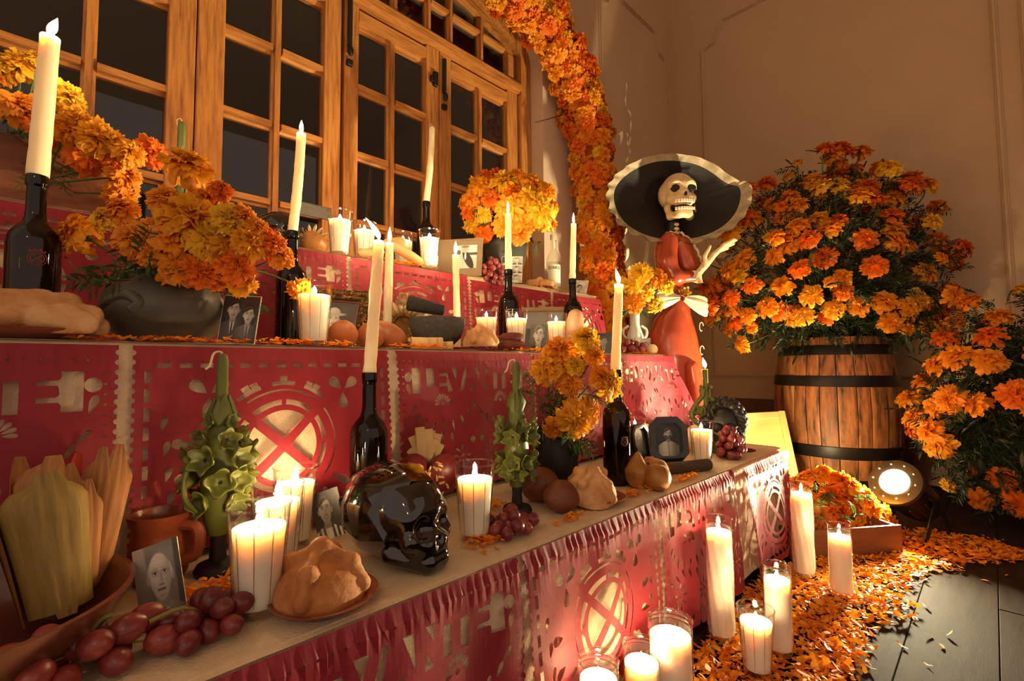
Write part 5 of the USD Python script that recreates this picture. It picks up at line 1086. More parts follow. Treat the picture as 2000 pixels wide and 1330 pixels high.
ride = shapes(0.72, (lambda X, Y: Y - 0.46, 0.5), (lambda X, Y: np.maximum(0.6 - X, np.abs(Y - 0.62) - 0.06), 0.08), (lambda X, Y: _el(X, Y, 0.22, 0.30, 0.22, 0.32), 0.42), (lambda X, Y: np.maximum(_el(X, Y, 0.2, 0.28, 0.18, 0.3), 0.3 - np.sin(Y * 70)), 0.8), (lambda X, Y: _el(X, Y, 0.2, 0.70, 0.10, 0.11), 0.12),
        (lambda X, Y: _el(X, Y, 0.62, 0.38, 0.16, 0.46, 0.5), 0.03), (lambda X, Y: _el(X, Y, 0.5, 0.52, 0.04, 0.14), 0.85), (lambda X, Y: _el(X, Y, 0.48, 0.82, 0.14, 0.16), 0.36), (lambda X, Y: _el(X, Y, 0.48, 0.94, 0.20, 0.05), 0.15))
framed('snapshot in a wide grey mount behind a glass candle on the top tier', (1.155, 1.482, Z1 + 0.002), 0.195, 0.165, 0.012, 'mount_grey', ride, -0.18, 0.2, 0.0, mount='mount_grey', inner=(-0.02, 0.035, 0.075, 0.135), depth=0.004)
t = framed('ornate dark gold frame with a portrait of a man in a pale hat', (0.545, 1.235, Z2 + 0.003), 0.165, 0.165, 0.032, 'gold_dark', portrait(0.05, 0.03, 0.62, 0.3, 0.55, 0.36, 0.48, 0.85, hat=True, smile=0.4), 0.05, 0.2, -0.08, rim='frame_red')
rg = np.random.default_rng(2); sc = []
for k in range(210):
    s = rg.uniform(0, 4); side = int(s); u = (s - side) * 0.150 - 0.075; off = rg.choice([0.010, 0.022])
    x, y = [(u, off), (0.0825 - off, 0.0825 + u), (u, 0.165 - off), (-0.0825 + off, 0.0825 + u)][side]
    if rg.uniform() < 0.5: sc.append(ell((x, y, 0.0145), (0.0045, 0.0045, 0.004), 6))
    else: a = np.linspace(0, 4.6, 9) + rg.uniform(0, 6); sc.append(tube(np.stack([x + 0.006 * np.cos(a) * (1 - a / 14), y + 0.006 * np.sin(a) * (1 - a / 14), np.full(9, 0.0160)], 1), 0.0024, 5))
t.part('scrollwork', join(sc), 'gold_ornate', parent=stage.GetPrimAtPath(t.path + '/moulding'))
framed('plain brown wooden frame standing behind the glass candles of the middle tier', (1.475, 1.318, Z2 + 0.004), 0.215, 0.20, 0.020, 'frame_brown', shapes(0.03, (lambda X, Y: 0.55 - Y, 0.18), (lambda X, Y: _el(X, Y, 0.3, 0.35, 0.1, 0.12), 0.3)), -0.08, 0.14)
framed('black octagonal frame with a snapshot of a bearded man in a white shirt', (1.500, 0.775, Z3 + 0.003), 0.128, 0.152, 0.022, 'frame_black', portrait(0.02, 0.02, 0.42, 0.50, 0.5, 0.5, 0.66, 0.72, beard=True, smile=0.0), -0.10, 0.16, 0.02, 0.030)
framed('dark frame turned sideways between the green bottle and the octagonal frame', (1.360, 0.800, Z3 + 0.003), 0.10, 0.14, 0.016, 'frame_black', portrait(0.12, 0.03, 0.2, 0.05, 0.3, 0.5, 0.6, 0.9), 0.75, 0.12, 0, 0.022)

# ---------------------------------------------------------------- bread and fruit
def sqz(m, z0=0.003): v = m[0].copy(); v[:, 2] = np.where(v[:, 2] < z0, z0 + (v[:, 2] - z0) * 0.02, v[:, 2]); return v, m[1]
def death_bread(seed, R=0.058):
    rg = np.random.default_rng(seed); P = [dict(a=(0, 0, 0.010), r=R * 0.92)]
    for k in range(7): a = k * 2 * PI / 7; P.append(dict(a=(R * 0.40 * math.cos(a), R * 0.40 * math.sin(a), 0.010), r=R * 0.64))
    for k in range(4):
        a = k * PI / 2 + 0.3; c, s = math.cos(a), math.sin(a)
        q = [(0.012, 0.064), (0.028, 0.060), (0.042, 0.050), (0.052, 0.037), (0.058, 0.022)]; w = [0.012, 0.0085, 0.015, 0.0085, 0.013]
        for (r0, z0), (r1, z1), wa, wb in zip(q, q[1:], w, w[1:]): P.append(dict(a=(r0 * c, r0 * s, z0), b=(r1 * c, r1 * s, z1), r=wa * 0.9, rb=wb * 0.9, k=0.0025))
    P.append(dict(a=(0, 0, 0.068), r=0.0175, k=0.003))
    return rough(rough(sqz(blob(P, pitch=0.0034, k=0.012, pad=0.01)), 0.0012, 60, seed), 0.0010, 240, seed, 2)
def plate(label, loc, R, name='clay_plate'):
    t = Thing(name, label, 'plate', (loc[0], loc[1], loc[2] + 0.0008)); t.part('dish', lathe([(0.0004, 0.0), (R * 0.62, 0.0), (R * 0.68, 0.003), (R * 0.97, 0.014), (R, 0.017), (R * 0.96, 0.018), (R * 0.66, 0.0075), (0.0004, 0.0065)], 44), 'clay_red', smooth=60); return t
PB = death_bread(4)
def bread(label, loc, mat, rz, s=1.0, tilt=None):
    t = Thing('death_bread', label, 'bread', loc, R=(rotm(0, 0, rz) if tilt is None else rotm(*tilt) @ rotm(0, 0, rz)))
    t.part('crust', xf(PB, (0, 0, 0), None, s), mat, smooth=True); return t
plate('clay plate under the big brown bread of the dead, nearest the front edge', (0.286, 0.668, Z3), 0.072)
bread('brown bread of the dead on a clay plate in front of the glossy black skull', (0.282, 0.672, Z3 + 0.0075), 'bread_crust', 0.5, 1.0)
plate('clay plate under the floury bread beside the pears', (0.960, 0.684, Z3), 0.066)
bread('floury pale bread of the dead tipped on its plate beside the pears', (0.938, 0.690, Z3 + 0.016), 'bread_pale', 1.3, 0.98, (0.25, -0.15, 0))
single('woven_mat', join([xf(tube(smooth_line([(r * math.cos(a), r * math.sin(a), 0.003 + 0.002 * math.sin(a * 18)) for a in np.linspace(0, 2 * PI, 80)], 160), 0.0036, 5), (0.905, 1.105, Z2 + 0.0012)) for r in (0.012, 0.024, 0.036, 0.048, 0.060, 0.072, 0.084)]), 'mat_red', 'dark red crocheted mat on the middle tier below the pale bread', 'mat')
bread('pale bread of the dead on the red mat, beside the stone mortar', (0.930, 1.085, Z2 + 0.0085), 'bread_pale', 0.2, 0.88)
plate('clay plate under the small loaf on the top tier', (1.665, 1.500, Z1), 0.068)
t = Thing('bread_loaf', 'small knobbed loaf on the top tier before the labelled clear bottle', 'bread', (1.66, 1.498, Z1 + 0.0075))
P = [dict(a=(-0.03, 0.03, 0.018), b=(0.03, -0.03, 0.018), r=0.032)] + [dict(a=(0.042 * c - 0.008, -0.042 * c - 0.022 + 0.01 * abs(c), 0.022), r=0.020, k=0.004) for c in (-0.8, 0, 0.8)] + [dict(a=(0.0, 0.0, 0.045), r=0.018, k=0.005)]
t.part('crust', rough(sqz(blob(P, pitch=0.004, k=0.01, pad=0.01)), 0.001, 60, 3), 'bread_pale', smooth=True)
plate('clay plate under the braided bread at the left edge', (-0.035, 1.100, Z2), 0.098)
t = Thing('braided_bread', 'large floury braided bread at the left end of the middle tier', 'bread', (-0.03, 1.095, Z2 + 0.0075))
P = [dict(a=(-0.04, 0.03, 0.02), b=(0.045, -0.045, 0.022), r=0.036, rb=0.032)]
for k, (a0, b0) in enumerate([((-0.06, 0.0, 0.05), (0.02, 0.02, 0.062)), ((-0.03, -0.045, 0.04), (0.05, -0.02, 0.055)), ((0.0, 0.03, 0.05), (0.078, -0.03, 0.035)), ((-0.075, -0.02, 0.03), (-0.01, -0.06, 0.028)), ((0.02, -0.06, 0.024), (0.07, -0.06, 0.02)), ((0.05, 0.02, 0.03), (0.088, -0.01, 0.018))]):
    P.append(dict(a=a0, b=b0, r=0.022, rb=0.019, k=0.004))
t.part('crust', rough(sqz(blob(P, pitch=0.0042, k=0.012, pad=0.01)), 0.002, 55, 9), 'bread_pale', smooth=True)

def fruit(name, label, cat, loc, r, mat, R=None, pear=0.0, seed=0, stalk=True, group=None):
    """A rounded fruit lying on the surface at loc; pear > 0 narrows it towards the top."""
    t = Thing(name, label, cat, loc, R=np.eye(3) if R is None else R, group=group); n = 22
    a = np.linspace(0, PI, n); rr = np.sin(a); zz = -np.cos(a)
    rr = rr * (1 - pear * np.clip(zz + 0.05, 0, 1) ** 0.8); rr[0] = rr[-1] = 1e-3
    zz = zz - 0.10 * np.exp(-(rr / 0.2) ** 2) * np.sign(zz) * (1 - pear)
    m = lathe(np.stack([rr, zz], 1), 36); m = rough((m[0] * r, m[1]), 0.03 * min(r), 26, seed, 2)
    t.part('flesh', m, mat, smooth=True)
    if stalk: t.part('stalk', tube(smooth_line([(0, 0, r[2] * 0.9), (0.001, 0, r[2] * 1.05), (0.004, 0.002, r[2] * 1.2)], 6), 0.0018, 6), 'wick_black')
    return t
def lying(d): return frame_to(d)
fruit('brown_fruit', 'round brown fruit in front of the ornate gold frame', 'fruit', (0.505, 1.095, Z2 + 0.034), (0.036, 0.034, 0.034), 'fruit_brown', lying((-0.3, -0.5, 0.9)), 0.1, 1, False)
fruit('brown_fruit', 'round brown fruit half hidden by the candle with the blown flame', 'fruit', (0.588, 1.115, Z2 + 0.034), (0.036, 0.034, 0.035), 'fruit_brown', lying((-0.2, -0.3, 0.9)), 0.1, 2, False)
fruit('brown_fruit', 'long brown fruit lying against the stone mortar logs', 'fruit', (0.655, 1.155, Z2 + 0.039), (0.038, 0.038, 0.060), 'fruit_brown', lying((-0.75, 0.5, 0.45)), 0.15, 3, False)
fruit('brown_pear', 'brown round pear beside the tallest-looking glass candle on the top tier', 'pear', (0.578, 1.462, Z1 + 0.033), (0.036, 0.036, 0.042), 'pear_skin', lying((-0.7, 0.05, 0.8)), 0.35, 4)
fruit('brown_pear', 'upright brown pear beside the green wine bottle', 'pear', (1.150, 0.690, Z3 + 0.048), (0.034, 0.034, 0.050), 'pear_skin', lying((0.1, 0.0, 1)), 0.62, 5)
fruit('brown_pear', 'brown pear lying with its dark end towards the front edge', 'pear', (1.168, 0.643, Z3 + 0.036), (0.036, 0.036, 0.046), 'pear_skin', lying((0.5, 0.62, 0.35)), 0.55, 6)
fruit('brown_pear', 'brown pear behind the other two, before the octagonal frame', 'pear', (1.245, 0.690, Z3 + 0.036), (0.035, 0.035, 0.045), 'pear_skin', lying((0.2, 0.7, 0.5)), 0.5, 7)
fruit('brown_fruit', 'dark brown fruit in front of the ruffled green candle base', 'fruit', (0.842, 0.700, Z3 + 0.036), (0.043, 0.040, 0.037), 'fruit_dark', lying((-0.1, -0.3, 1)), 0.25, 8, False)
fruit('brown_fruit', 'larger dark brown fruit behind its neighbour, left of the floury bread', 'fruit', (0.868, 0.790, Z3 + 0.042), (0.048, 0.046, 0.043), 'fruit_dark', lying((0.2, 0.1, 1)), 0.05, 9, False)
t = Thing('garlic_bulb', 'pale garlic bulb behind the dark brown fruits', 'garlic', (0.905, 0.895, Z3 + 0.001))
t.part('bulb', lathe([(0.0005, 0), (0.018, 0.0), (0.026, 0.012), (0.024, 0.026), (0.010, 0.040), (0.005, 0.052), (0.004, 0.075), (0.0005, 0.076)], 30, lambda a, z, r: r * (1 + 0.06 * np.abs(np.sin(3.5 * a)))), 'garlic_white', smooth=60)
for i, (x, y, s, lab) in enumerate([(1.560, 0.905, 0.9, 'pale ribbed squash behind the sideways dark frame'), (1.665, 0.880, 1.0, 'pale ribbed squash above the octagonal frame, leftmost of its row'), (1.755, 0.905, 0.9, 'pale ribbed squash between two others behind the octagonal frame'), (1.745, 0.800, 0.78, 'pale ribbed squash nearest the hand-held green candle')]):
    t = Thing('ribbed_squash', lab, 'squash', (x, y, Z3 + 0.001)); a = np.linspace(0.05, PI - 0.02, 16)
    t.part('flesh', lathe(np.stack([0.046 * s * np.sin(a), 0.066 * s * (1 - np.cos(a)) + 0.0], 1), 48, lambda q, z, r: r * (0.9 + 0.10 * np.abs(np.sin(5 * q)))), 'squash_cream', smooth=60)
t = Thing('sweet_potato', 'long tan sweet potato leaning over another on the top tier', 'sweet potato', (0.79, 1.465, Z1 + 0.001))
t.part('flesh', rough(tube(smooth_line(A3([(0.716, 1.448, 1.084), (0.775, 1.462, 1.100), (0.83, 1.470, 1.128), (0.868, 1.468, 1.150), (0.90, 1.462, 1.154)]) - t.loc, 20), [0.006] + list(np.linspace(0.015, 0.021, 18)) + [0.008], 14), 0.003, 30, 4), 'camote_skin', smooth=True)
t = Thing('sweet_potato', 'tan sweet potato sloping down to the right before a glass candle', 'sweet potato', (0.88, 1.44, Z1 + 0.001))
t.part('flesh', rough(tube(smooth_line(A3([(0.800, 1.436, 1.128), (0.85, 1.436, 1.126), (0.905, 1.432, 1.104), (0.955, 1.43, 1.082)]) - t.loc, 18), [0.006] + list(np.linspace(0.021, 0.015, 16)) + [0.006], 14), 0.003, 30, 6), 'camote_skin', smooth=True)
def grapes(label, c, n, ext, r, seed, mat='grape_skin', top=(0, 0, 0.02), oval=1.12, floor_z=None, cone=False):
    """A bunch: grapes packed in an ellipsoid resting at c, on a branching stalk."""
    rg = np.random.default_rng(seed); t = Thing('grape_bunch', label, 'grapes', c); P = []; k = 0
    lo = 0 if floor_z is None else floor_z
    while len(P) < n and k < 5000:
        k += 1; u = rg.uniform(-1, 1, 3)
        if (u ** 2).sum() > 1: continue
        p = u * ext + [0, 0, ext[2] * 0.7]
        if cone: p[:2] *= 1.15 - 0.55 * (p[2] / (1.7 * ext[2]))
        p[2] = max(p[2], lo + r) if lo == 0 else p[2]
        if not P or ((A3(P) - p) ** 2).sum(1).min() > (1.72 * r) ** 2: P.append(p)
    hub = A3([0, 0, ext[2] * 0.9]); st = [tube(smooth_line([hub, hub + A3(top) * 0.5 + [0.004, 0, 0.012], hub + A3(top)], 7), 0.0026, 6)]
    for i, p in enumerate(P):
        s = r * rg.uniform(0.9, 1.1); R = frame_to(p - hub + rg.normal(0, 0.3 * r, 3))
        t.part('grape', ell(p, (s, s, s * oval), 9, R), mat if rg.uniform() < 0.8 else 'grape_skin_dark', smooth=True)
        if i % 2 == 0: st.append(tube(smooth_line([hub, (hub + p) / 2 + [0, 0, 0.004], p], 5), 0.0013, 4, False))
    t.part('stalk', join(st), 'stalk')
    return t
grapes('dusky red grapes at the very front left corner, below the clay bowl', (0.030, 0.705, Z3 + 0.001), 25, A3([0.085, 0.045, 0.026]), 0.0150, 1, 'grape_skin', (0.03, 0.0, 0.03), 1.22)
grapes('dark red grapes between the elderly man photograph and the nearest glass candle', (0.152, 0.700, Z3 + 0.001), 17, A3([0.048, 0.045, 0.022]), 0.0135, 2, 'grape_skin_dark', (-0.06, -0.01, 0.02), 1.2)
grapes('red grapes in front of the ruffled green candle', (0.668, 0.690, Z3 + 0.001), 17, A3([0.060, 0.045, 0.022]), 0.0135, 3, 'grape_skin', (0.02, 0.04, 0.01), 1.08)
grapes('pile of red grapes on the lowest tier before the braided dark skull', (1.735, 0.668, Z3 + 0.001), 42, A3([0.062, 0.045, 0.062]), 0.0138, 4, 'grape_skin', (0.05, -0.01, 0.05), 1.06, cone=True)
grapes('red grapes hanging over the top tier edge before the tall black vase', (1.285, 1.412, Z1 - 0.012), 30, A3([0.052, 0.026, 0.056]), 0.0125, 5, 'grape_skin', (0.01, 0.03, 0.02), 1.06, floor_z=-0.1)
grapes('red grapes on the middle tier between the mortar and a glass candle', (1.005, 1.150, Z2 + 0.001), 15, A3([0.060, 0.035, 0.030]), 0.0125, 6, 'grape_skin_dark', (0.07, -0.03, 0.02), 1.06)
grapes('red grapes at the right end of the middle tier below the white vase', (1.800, 1.085, Z2 + 0.001), 24, A3([0.080, 0.035, 0.036]), 0.0130, 7, 'grape_skin', (0.02, 0.0, 0.04), 1.06)
grapes('dark grapes on the top tier beside the small black skull', (0.425, 1.450, Z1 + 0.001), 12, A3([0.045, 0.025, 0.030]), 0.0135, 8, 'grape_skin_dark', (0.05, 0.0, 0.02), 1.1)
fruit('pale_fruit', 'small pale lamp-lit fruit at the right corner of the middle tier', 'fruit', (1.925, 1.065, Z2 + 0.024), (0.025, 0.025, 0.024), 'squash_cream', None, 0.2, 31)
for i, (x, y, z, d, lab) in enumerate([(1.052, 1.070, 0.016, (0.8, -0.6, 0.1), 'wrinkled dark cacao pod at the front of its pile'), (1.085, 1.095, 0.017, (0.75, -0.5, 0.05), 'wrinkled dark cacao pod behind the front one, nearest the portrait'), (1.060, 1.085, 0.044, (0.8, -0.5, 0.1), 'wrinkled red-brown cacao pod lying on top of its pile'), (1.012, 1.085, 0.017, (0.4, -0.8, 0.1), 'short cacao pod next to the pale bread')]):
    t = Thing('cacao_pod', lab, 'cacao pod', (x, y, Z2 + z + 0.001), R=lying(d)); a = np.linspace(0.02, PI - 0.02, 26)
    m = lathe(np.stack([0.0155 * np.sin(a) ** 0.8, -0.042 * np.cos(a)], 1), 40, lambda q, z, r: r * (1 + 0.10 * np.sin(10 * q)))
    t.part('husk', rough(m, 0.003, 90, i), 'cacao_brown', smooth=True)

# ---------------------------------------------------------------- skulls, heart, mortar, gourd and other offerings
def skull_mesh(facets=True):
    P = [dict(a=(-0.035, 0, 0.088), b=(0.012, 0, 0.092), r=0.064, rb=0.066), dict(a=(0.052, -0.030, 0.088), b=(0.052, 0.030, 0.088), r=0.022), dict(a=(0.060, -0.038, 0.056), r=0.018), dict(a=(0.060, 0.038, 0.056), r=0.018),
         dict(a=(0.066, -0.012, 0.045), b=(0.066, 0.012, 0.045), r=0.024), dict(a=(0.020, -0.045, 0.030), b=(0.070, -0.016, 0.016), r=0.014, rb=0.015), dict(a=(0.020, 0.045, 0.030), b=(0.070, 0.016, 0.016), r=0.014, rb=0.015), dict(a=(0.078, -0.012, 0.018), b=(0.078, 0.012, 0.018), r=0.015),
         dict(a=(-0.03, 0, 0.03), b=(0.02, 0, 0.026), r=0.03)]
    P += [dict(a=(0.082, s * 0.027, 0.076), r=0.0185, sub=True, k=0.006) for s in (-1, 1)] + [dict(a=(0.096, 0, 0.062), b=(0.092, 0, 0.052), r=0.006, rb=0.009, sub=True, k=0.003), dict(a=(0.094, -0.026, 0.030), b=(0.094, 0.026, 0.030), r=0.0035, sub=True, k=0.002)]
    m = sqz(blob(P, pitch=0.0036, k=0.012, pad=0.008), 0.002)
    if not facets: return m
    rg = np.random.default_rng(12); u = rg.normal(0, 1, (46, 3)); u /= np.linalg.norm(u, axis=1, keepdims=True)
    for _ in range(30):
        d = u[:, None] - u[None]; w = (d / (np.linalg.norm(d, axis=2, keepdims=True) ** 3 + 1e-6)).sum(1); u = u + 0.02 * w; u /= np.linalg.norm(u, axis=1, keepdims=True)
    p = u * [0.101, 0.080, 0.083] + [-0.018, 0, 0.090]; p = p[(p[:, 0] < 0.034) | (p[:, 2] > 0.135)]
    return join([m, (lambda h: (h[0], h[1]))(hull(p))])
SK = skull_mesh()
t = Thing('faceted_skull', 'glossy black obsidian skull with carved facets, at the front of the lowest tier', 'skull', (0.437, 0.722, Z3 + 0.001), rz=-1.30)
t.part('skull', xf(SK, (0, 0, -0.0015), None, 0.99), 'gloss_black', smooth=24)
SM = skull_mesh(False)
t = Thing('small_black_skull', 'small glossy black skull on the top tier, half behind the big marigold bouquet', 'skull', (0.498, 1.560, Z1 + 0.001), rz=-1.1)
t.part('skull', xf(SM, (0, 0, 0), None, 0.84), 'gloss_black', smooth=True)
t = Thing('braided_skull', 'dark clay skull with a braided hair crown at the right of the lowest tier', 'skull', (1.855, 0.735, Z3 + 0.001), rz=PI + 0.42)
t.part('skull', xf(SM, (-0.008, 0, 0.028), None, 0.88), 'satin_black', smooth=True)
a = np.linspace(-0.45, PI + 0.45, 80)
for x0, rr_, up_ in ((0.030, 0.061, 0.0), (0.000, 0.068, 0.006)):
    for ph in (0, PI):
        q = np.stack([x0 + 0.008 * np.sin(11 * a + ph) - 0.02 * np.sin(a), (rr_ + 0.007 * np.cos(11 * a + ph)) * np.cos(a), 0.112 + up_ + (rr_ + 0.006 + 0.007 * np.cos(11 * a + ph)) * np.sin(a)], 1)
        t.part('crown_braid', tube(q, 0.0125, 8), 'satin_black')
for s in (-1, 1):
    for ph in (0, PI):
        z = np.linspace(0.125, 0.004, 40); q = np.stack([0.004 + 0.007 * np.cos(z * 150 + ph), s * (0.055 + 0.007 * np.sin(z * 150 + ph)), z], 1)
        t.part('hanging_braid', tube(q, 0.013, 8), 'satin_black')
for s_ in (-1, 1): t.part('eye_socket', ell((0.0665, s_ * 0.0245, 0.0945), (0.0085, 0.0165, 0.0165), 10), 'ink_black')
t.part('nose_hole', ell((0.0755, 0, 0.077), (0.005, 0.006, 0.008), 8), 'ink_black')
t.part('rose', xf(ruffle(0.018, 0.012, 5, seed=4), (0.030, 0, 0.182), frame_to((1, 0, 0.5))), 'satin_black')
t.part('base', lathe([(0.0005, 0), (0.056, 0), (0.058, 0.008), (0.045, 0.030), (0.0005, 0.031)], 30), 'satin_black')
m = lathe([(0.0004, 0.0), (0.040, 0.0), (0.042, 0.002), (0.0004, 0.004)], 44, lambda a, z, r: r * (1 + 0.07 * np.sin(11 * a)))
single('woven_mat', xf(m, (1.925, 0.690, Z3 + 0.0012)), 'mat_red', 'small dark red mat at the far right corner of the lowest tier', 'mat')
# sacred heart
t = Thing('painted_heart', 'red heart covered in gold charms with a fan of card rays on top', 'heart ornament', (0.625, 0.905, Z3 + 0.001), R=rotm(0, 0, -0.78))
s = np.linspace(0, 2 * PI, 64, endpoint=False); hx = 0.070 * np.sin(s) ** 3 * 1.02; hz = 0.0046 * (13 * np.cos(s) - 5 * np.cos(2 * s) - 2 * np.cos(3 * s) - np.cos(4 * s)) + 0.080
rows = []
for k, (sc_, dy) in enumerate([(0.02, 0.034), (0.35, 0.033), (0.65, 0.028), (0.85, 0.019), (0.96, 0.009), (1.0, 0.0), (0.96, -0.009), (0.85, -0.019), (0.65, -0.028), (0.35, -0.033), (0.02, -0.034)]):
    rows.append(np.stack([hx * sc_, np.full(64, dy), 0.080 + (hz - 0.080) * sc_], 1))
v = np.vstack(rows); v[:, 2] -= v[:, 2].min()
t.part('heart', (v, grid_faces(11, 64, True)), 'heart_red', smooth=True)
rg = np.random.default_rng(8); ch = []
for i in range(52):
    k = int(rg.integers(0, 64)); sc_ = rg.uniform(0.15, 0.9); dy = -np.interp(sc_, [0, 0.35, 0.65, 0.85, 0.96], [0.034, 0.033, 0.028, 0.019, 0.009]) - 0.0015
    c = A3([hx[k] * sc_, dy, 0.080 + (hz[k] - 0.080) * sc_ - rows[0][:, 2].min() * 0]); c[2] += v[:, 2].max() - hz.max()
    q = rg.uniform(0, 6); w = A3([math.cos(q), -0.15, math.sin(q)]) * 0.006
    ch.append(tube(smooth_line([c - w, c + [0.002, -0.002, 0.001], c + w, c + w * 1.2 + [0.002, 0, 0.003]], 6), [0.001, 0.0028, 0.003, 0.003, 0.0026, 0.001], 5))
t.part('charms', join(ch), 'gold_charm', label='small gold charms and scrolls')
for k, (a_, L, w) in enumerate([(-0.75, 0.055, 0.014), (-0.42, 0.075, 0.016), (-0.10, 0.088, 0.020), (0.20, 0.080, 0.018), (0.48, 0.062, 0.014)]):
    t.part('card_ray', xf(join([box(-w, w * 0.1, -0.002, 0.001, 0.0, L), box(w * 0.1, w, -0.001, 0.002, 0.0, L * 0.93)]), (-0.006, 0.004 * (k % 2) + 0.004, v[:, 2].max() - 0.028), rotm(0, a_, 0)), 'card_ray', smooth=False)
# mortar and pestle, logs
t = Thing('stone_mortar', 'round grey stone mortar on the middle tier', 'mortar', (0.845, 1.185, Z2 + 0.001))
t.part('bowl', rough(lathe([(0.0005, 0.018), (0.05, 0.020), (0.072, 0.040), (0.083, 0.072), (0.085, 0.096), (0.081, 0.100), (0.074, 0.096), (0.066, 0.075), (0.04, 0.05), (0.0005, 0.044)], 44), 0.0018, 70, 2), 'stone_grey', smooth=60)
for a_ in (0.6, 2.7, 4.8): t.part('foot', xf(lathe([(0.0005, 0), (0.012, 0), (0.018, 0.034), (0.0005, 0.042)], 14), (0.048 * math.cos(a_), 0.048 * math.sin(a_), 0)), 'stone_grey')
t = Thing('stone_pestle', 'dark grey stone pestle lying across the mortar', 'pestle', (0.800, 1.180, Z2 + 0.133), R=lying((0.72, -0.55, -0.20)))
t.part('pestle', rough(lathe([(0.0005, -0.055), (0.020, -0.055), (0.0235, -0.050), (0.021, 0.0), (0.0155, 0.052), (0.012, 0.056), (0.0005, 0.057)], 26), 0.0012, 70, 3), 'stone_dark', smooth=60)
def log(label, loc, d, L, r, bark, seed):
    t = Thing('wood_log', label, 'log', loc, R=lying(d))
    t.part('bark', rough(lathe([(r * 0.98, -L / 2), (r, -L / 2 + 0.002), (r * 0.97, 0), (r * 1.02, L / 2 - 0.002), (r * 0.99, L / 2)], 24), 0.0008, 60, seed), bark)
    t.part('cut_end', join([lathe([(0.0005, L / 2 - 0.0002), (r * 0.99, L / 2 - 0.0002)], 24), (lambda m: (m[0], m[1][:, ::-1]))(lathe([(0.0005, -L / 2 + 0.0002), (r * 0.98, -L / 2 + 0.0002)], 24))]), 'cut_wood')
log('short birch log with a pale cut end on the middle tier, before the stone mortar', (0.735, 1.080, Z2 + 0.0175), (0.9, -0.42, 0.0), 0.085, 0.0165, 'birch_bark', 1)
log('small birch log end beside the larger birch log', (0.795, 1.078, Z2 + 0.0125), (0.75, -0.66, 0.0), 0.045, 0.0115, 'birch_bark', 2)
log('dark log lying behind the birch logs', (0.727, 1.122, Z2 + 0.0125), (0.8, -0.6, 0.0), 0.105, 0.0115, 'bark_dark', 3)
log('dark thick stick lying before the octagonal frame', (1.415, 0.672, Z3 + 0.0185), (0.86, -0.40, 0.0), 0.16, 0.0175, 'bark_dark', 4)
# gourd, silver sun, shell ornament
t = Thing('pale_gourd', 'smooth pinkish gourd with a small beak, before the green wine bottle on the middle tier', 'gourd', (1.470, 1.140, Z2 + 0.001))
t.part('body', blob([dict(a=(0, 0, 0.052), r=0.050), dict(a=(0, 0, 0.05), b=(-0.004, 0.0, 0.12), r=0.048, rb=0.034), dict(a=(0.0, 0.0, 0.145), r=0.030), dict(a=(0.022, -0.02, 0.09), b=(0.052, -0.05, 0.086), r=0.013, rb=0.004)], pitch=0.004, k=0.012, pad=0.01), 'gourd_skin', smooth=True)
def rays(n, r0, r1, w, th, curve=0.0):
    out = []
    for k in range(n):
        a_ = 2 * PI * k / n; q = smooth_line([(r0, 0, 0), ((r0 + r1) / 2, 0, th), (r1, 0, 0)], 7)
        m = tube(q, w * np.sin(np.linspace(0.25, PI - 0.1, 7)), 6); m = (m[0] * [1, 1, 0.6], m[1]); out.append(xf(m, (0, 0, 0), rotm(0, 0, a_)))
    return out
t = Thing('silver_sun', 'small silver sunburst ornament behind the brown pear on the top tier', 'ornament', (0.600, 1.535, Z1 + 0.058), R=BASE)
for k, m in enumerate(rays(14, 0.018, 0.056, 0.0065, 0.006)): t.part('ray', m, 'silver_ornate')
t.part('face', ell((0, 0, 0.002), (0.021, 0.021, 0.009), 10), 'silver_ornate'); t.part('stand', box(-0.004, 0.004, -0.057, 0, -0.012, -0.006), 'iron')
t = Thing('shell_ornament', 'gilded fan-shaped frame of fluted petals behind the stone mortar', 'ornament', (0.788, 1.285, Z2 + 0.082), R=rotm(0, 0, 0.12) @ BASE)
for m in rays(22, 0.036, 0.082, 0.0095, 0.010): t.part('petal', m, 'silver_ornate', label=None)
aa = np.linspace(0, 2 * PI, 40); t.part('ring', tube(np.stack([0.036 * np.cos(aa), 0.036 * np.sin(aa), 0 * aa], 1), 0.008, 8), 'gold_ornate')
t.part('crest', join([xf(ruffle(0.018, 0.014, 6, seed=3), (0, 0.083, 0.004), np.eye(3))]), 'silver_ornate'); t.part('back', xf(lathe([(0.0005, -0.006), (0.06, -0.006), (0.06, -0.003), (0.0005, -0.003)], 30), (0, 0, 0)), 'gold_ornate')
t.part('stand', box(-0.006, 0.006, -0.0815, 0, -0.02, -0.008), 'iron')
# labelled clear bottle
t = Thing('clear_bottle', 'clear glass bottle with a white label on the top tier', 'bottle', (1.790, 1.520, Z1 + 0.0008))
t.part('glass', lathe([(0.0005, 0.003), (0.033, 0.0), (0.036, 0.004), (0.0365, 0.16), (0.035, 0.18), (0.027, 0.20), (0.017, 0.217), (0.0145, 0.235), (0.0142, 0.285), (0.0155, 0.287), (0.0155, 0.30)], 40), 'clear_bottle_glass', smooth=50)
t.part('liquor', lathe([(0.0005, 0.006), (0.0345, 0.006), (0.0345, 0.16), (0.0005, 0.16)], 30), 'clear_bottle_glass')
an = toward(1.79, 1.52, 0.1)
lb = t.part('label', wrap_print(sbox(-0.036, -0.055, 0.036, 0.055), 0.0366, 0.09, an, 0.0004), 'label_white')
tx = meshkit.text_mesh('ZOMOZ', 0.013, 0.0003, True); v = np.array(tx.vertices); v[:, 0] -= v[:, 0].max() / 2; a_ = an + v[:, 0] / 0.0372
